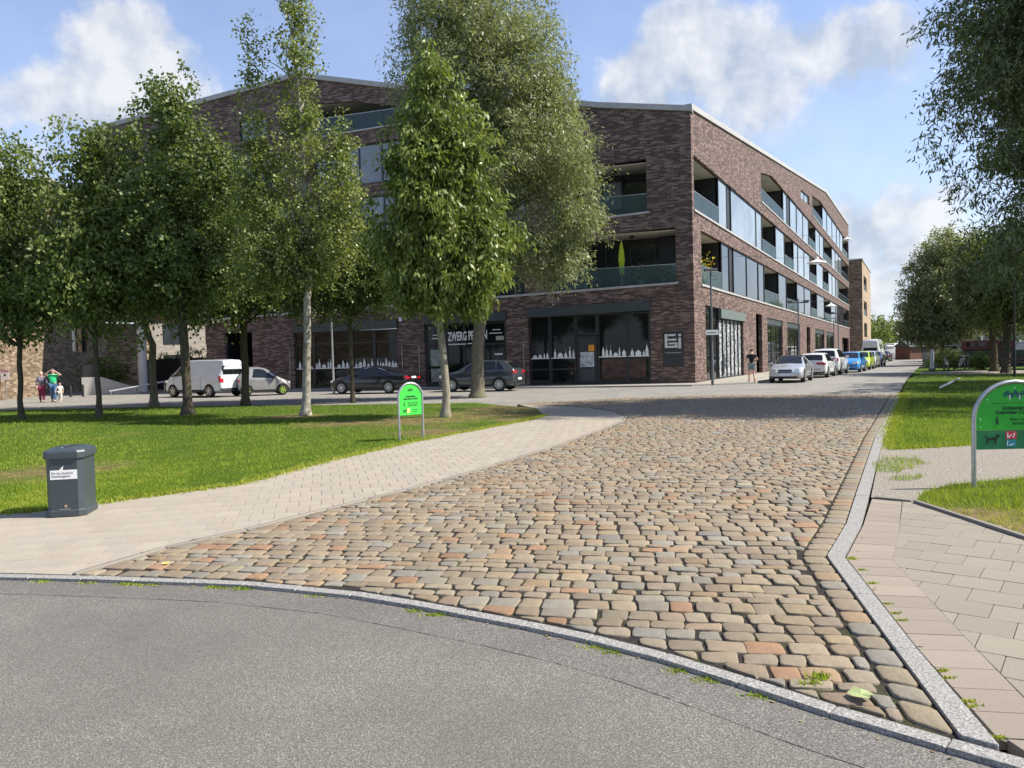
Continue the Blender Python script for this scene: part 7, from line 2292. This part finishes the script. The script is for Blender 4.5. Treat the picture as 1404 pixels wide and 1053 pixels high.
def person(label, loc, rz, h, P, clothes, hair, group=None):
    """P: dict of joints at 1.75 m scale; facing local -y"""
    root = thing('person', label, 'person', loc, rz, group)
    k = h / 1.75
    sc = lambda *c: (c[0] * k, c[1] * k, c[2] * k, (c[3] * k if not isinstance(c[3], tuple) else tuple(v * k for v in c[3])))
    chains, out = [], {}
    pel = (0, 0, 0.95, 0.13); ch = (P.get('lean', (0, 0))[0], P.get('lean', (0, 0))[1], 1.32, 0.145)
    bel = (ch[0] * 0.5, ch[1] * 0.5, 1.12, 0.125)
    nk = (ch[0] * 1.15, ch[1] * 1.15, 1.5, 0.055); hd = P.get('head', (nk[0], nk[1] - 0.02, 1.64))
    trunk = [pel, bel, ch, nk, (hd[0], hd[1], hd[2] - 0.05, 0.075), (hd[0], hd[1], hd[2] + 0.03, 0.092), (hd[0], hd[1] + 0.01, hd[2] + 0.1, 0.06)]
    body = [[sc(*c) for c in trunk]]
    arms, legs = [], []
    for side in ('L', 'R'):
        s = 1 if side == 'L' else -1
        hip = (0.09 * s, 0, 0.9, 0.095)
        kn, an, toe = P['knee' + side], P['ankle' + side], P['toe' + side]
        leg = [pel, hip, (*kn, 0.062), (*an, 0.042)]
        body.append([sc(*c) for c in leg] + [sc(*toe, 0.034)])
        sh = (ch[0] + 0.17 * s, ch[1], 1.42, 0.062)
        el, wr_ = P['elbow' + side], P['wrist' + side]
        arm = [ch, sh, (*el, 0.043), (*wr_, 0.03)]
        d = Vector(wr_) - Vector(el); d.normalize()
        hand = Vector(wr_) + d * 0.09
        body.append([sc(*c) for c in arm] + [sc(*hand, 0.036)])
        # thumb and fingers
        sd = Vector((s, 0, 0)).cross(d); sd = sd.normalized() if sd.length > 0.1 else Vector((0, 1, 0))
        for q, ln in ((-0.027, 0.07), (-0.009, 0.08), (0.009, 0.077), (0.027, 0.062)):
            f0 = hand + sd * q
            body.append([sc(*hand, 0.036), sc(*(f0 + d * 0.03), 0.0095), sc(*(f0 + d * ln), 0.008)])
        tb_ = hand - d * 0.03 + sd * 0.035
        body.append([sc(*hand, 0.036), sc(*tb_, 0.011), sc(*(tb_ + d * 0.04 + sd * 0.02), 0.009)])
        arms.append((ch, sh, (*el, 0.043), (*wr_, 0.03))); legs.append((pel, hip, (*kn, 0.062), (*an, 0.042), (*toe, 0.034)))
    skinned('body', body, M_SKIN, root)
    g = 0.02
    # shirt over trunk and part of the arms
    fat = lambda c, e: sc(c[0], c[1], c[2], c[3] + e)
    sleeve = clothes['sleeve']
    shirt = [[fat((0, 0, 0.93, 0.135), g), fat(bel, g + clothes.get('belly', 0)), fat(ch, g), sc(nk[0], nk[1], 1.455, 0.07)]]
    for c_, s_, e_, w_ in arms:
        pts_ = [fat(c_, g), fat(s_, g)]
        lerp = lambda a, b, f: tuple(a[i] + (b[i] - a[i]) * f for i in range(4))
        if sleeve >= 1: pts_ += [fat(e_, g), fat(lerp(e_, w_, 0.9), g)]
        else: pts_ += [fat(lerp(s_, e_, sleeve), g)]
        shirt.append(pts_)
    skinned('shirt', shirt, clothes['shirt'], root)
    tr = []
    for p_, h_, k_, a_, t_ in legs:
        lerp = lambda a, b, f: tuple(a[i] + (b[i] - a[i]) * f for i in range(4))
        pts_ = [fat(p_, 0.018), fat(h_, 0.022)]
        if clothes['leg'] >= 1: pts_ += [fat(k_, 0.02), fat(a_, 0.022)]
        else: pts_ += [fat(lerp(h_, k_, clothes['leg'] * 1.0), 0.03)]
        tr.append(pts_)
    skinned('shorts' if clothes['leg'] < 1 else 'trousers', tr, clothes['trousers'], root)
    for p_, h_, k_, a_, t_ in legs:
        heel = (a_[0] + (a_[0] - t_[0]) * 0.2, a_[1] + (a_[1] - t_[1]) * 0.25, t_[2])
        skinned('shoe', [[sc(*heel, 0.045), sc((a_[0] + t_[0]) / 2, (a_[1] + t_[1]) / 2, t_[2], 0.048), sc(*t_[:3], 0.04)]], clothes['shoes'], root)
    if hair:
        skinned('hair', [[sc(hd[0], hd[1] + 0.025, hd[2] + 0.0, 0.088), sc(hd[0], hd[1] + 0.02, hd[2] + 0.07, 0.098), sc(hd[0], hd[1] - 0.005, hd[2] + 0.125, 0.06)]], hair, root)
    # face
    bm = bmesh.new()
    fy = hd[1] - 0.093
    lathe(bm, [(0.016, -0.02), (0.012, 0.0), (0.0, 0.018)], 8, Matrix.Translation((hd[0] * k, (fy - 0.004) * k, (hd[2] + 0.015) * k)))
    obj('nose', bm, M_SKIN, root)
    for s in (-1, 1):
        bm = bmesh.new(); bmesh.ops.create_icosphere(bm, subdivisions=1, radius=0.012 * k, matrix=Matrix.Translation(((hd[0] + 0.032 * s) * k, (fy + 0.008) * k, (hd[2] + 0.035) * k)))
        obj('eye', bm, M_BLACK, root)
        bm = bmesh.new(); bmesh.ops.create_icosphere(bm, subdivisions=1, radius=0.024 * k, matrix=Matrix.Translation(((hd[0] + 0.094 * s) * k, (hd[1] + 0.0) * k, (hd[2] + 0.015) * k)))
        obj('ear', bm, M_SKIN, root)
    bm = bmesh.new(); box(bm, (hd[0] - 0.025) * k, (hd[0] + 0.025) * k, (fy + 0.006) * k, (fy + 0.014) * k, (hd[2] - 0.04) * k, (hd[2] - 0.03) * k); obj('mouth', bm, plain('lips', (0.4, 0.16, 0.14), 0.5), root)
    return root


WALK = dict(kneeL=(0.1, -0.12, 0.5), ankleL=(0.1, -0.14, 0.09), toeL=(0.11, -0.28, 0.045), kneeR=(-0.1, 0.02, 0.49), ankleR=(-0.1, 0.2, 0.12), toeR=(-0.1, 0.07, 0.045),
            elbowL=(0.24, 0.08, 1.12), wristL=(0.24, -0.05, 0.9), elbowR=(-0.24, -0.02, 1.12), wristR=(-0.22, -0.18, 0.93))
c_ = at(74, 550, 40.0)
person('man in green shirt and blue jeans with both arms raised to his face', (c_.x, c_.y, 0), RAD(20), 1.72,
       dict(WALK, elbowL=(0.4, -0.12, 1.42), wristL=(0.14, -0.18, 1.62), elbowR=(-0.4, -0.12, 1.42), wristR=(-0.14, -0.18, 1.62)),
       dict(shirt=plain('green_shirt', (0.03, 0.5, 0.2), 0.8), sleeve=0.45, trousers=plain('blue_denim', (0.06, 0.14, 0.28), 0.8), leg=1, shoes=M_BLACK, belly=0.03), plain('dark_cap', (0.05, 0.05, 0.12), 0.8), 'people strolling by the tan building')
c_ = at(58, 551, 40.0)
person('woman in grey top and maroon trousers walking beside the man in green', (c_.x, c_.y, 0), RAD(25), 1.58, WALK,
       dict(shirt=plain('grey_top', (0.16, 0.155, 0.2), 0.8, var=0.4, scale=20), sleeve=1, trousers=plain('maroon_cloth', (0.2, 0.02, 0.06), 0.8), leg=1, shoes=M_BLACK), plain('fair_hair', (0.62, 0.52, 0.4), 0.7), 'people strolling by the tan building')
c_ = at(83, 551, 40.0)
person('small child in white clothes at the right hand of the man in green', (c_.x, c_.y, 0), RAD(20), 0.98,
       dict(WALK, elbowR=(-0.3, -0.02, 1.2), wristR=(-0.34, -0.1, 1.0)), dict(shirt=plain('white_cloth', (0.7, 0.68, 0.65), 0.8), sleeve=0.9, trousers=plain('cream_cloth', (0.62, 0.58, 0.52), 0.8), leg=1, shoes=M_WHITE), plain('child_hair', (0.3, 0.2, 0.12), 0.7), 'people strolling by the tan building')
c_ = at(1031, 523, 41.5)
person('man in black shirt, grey shorts and red shoes walking away along the brick block', (c_.x, c_.y, 0.06), RAD(180 - 22), 1.76,
       dict(WALK, lean=(0, -0.05), head=(0.0, -0.13, 1.62), kneeL=(0.12, -0.1, 0.5), ankleL=(0.15, -0.06, 0.09), toeL=(0.18, -0.2, 0.045), kneeR=(-0.1, -0.03, 0.49), ankleR=(-0.15, 0.12, 0.1), toeR=(-0.17, -0.02, 0.045),
            elbowL=(0.3, -0.02, 1.16), wristL=(0.12, -0.24, 1.08), elbowR=(-0.3, -0.02, 1.16), wristR=(-0.12, -0.24, 1.08)),
       dict(shirt=plain('black_shirt', (0.008, 0.009, 0.012), 0.8), sleeve=0.6, trousers=plain('grey_shorts', (0.2, 0.25, 0.27), 0.8), leg=0.75, shoes=plain('red_shoes', (0.6, 0.03, 0.05), 0.6)), plain('brown_hair', (0.03, 0.02, 0.015), 0.8))
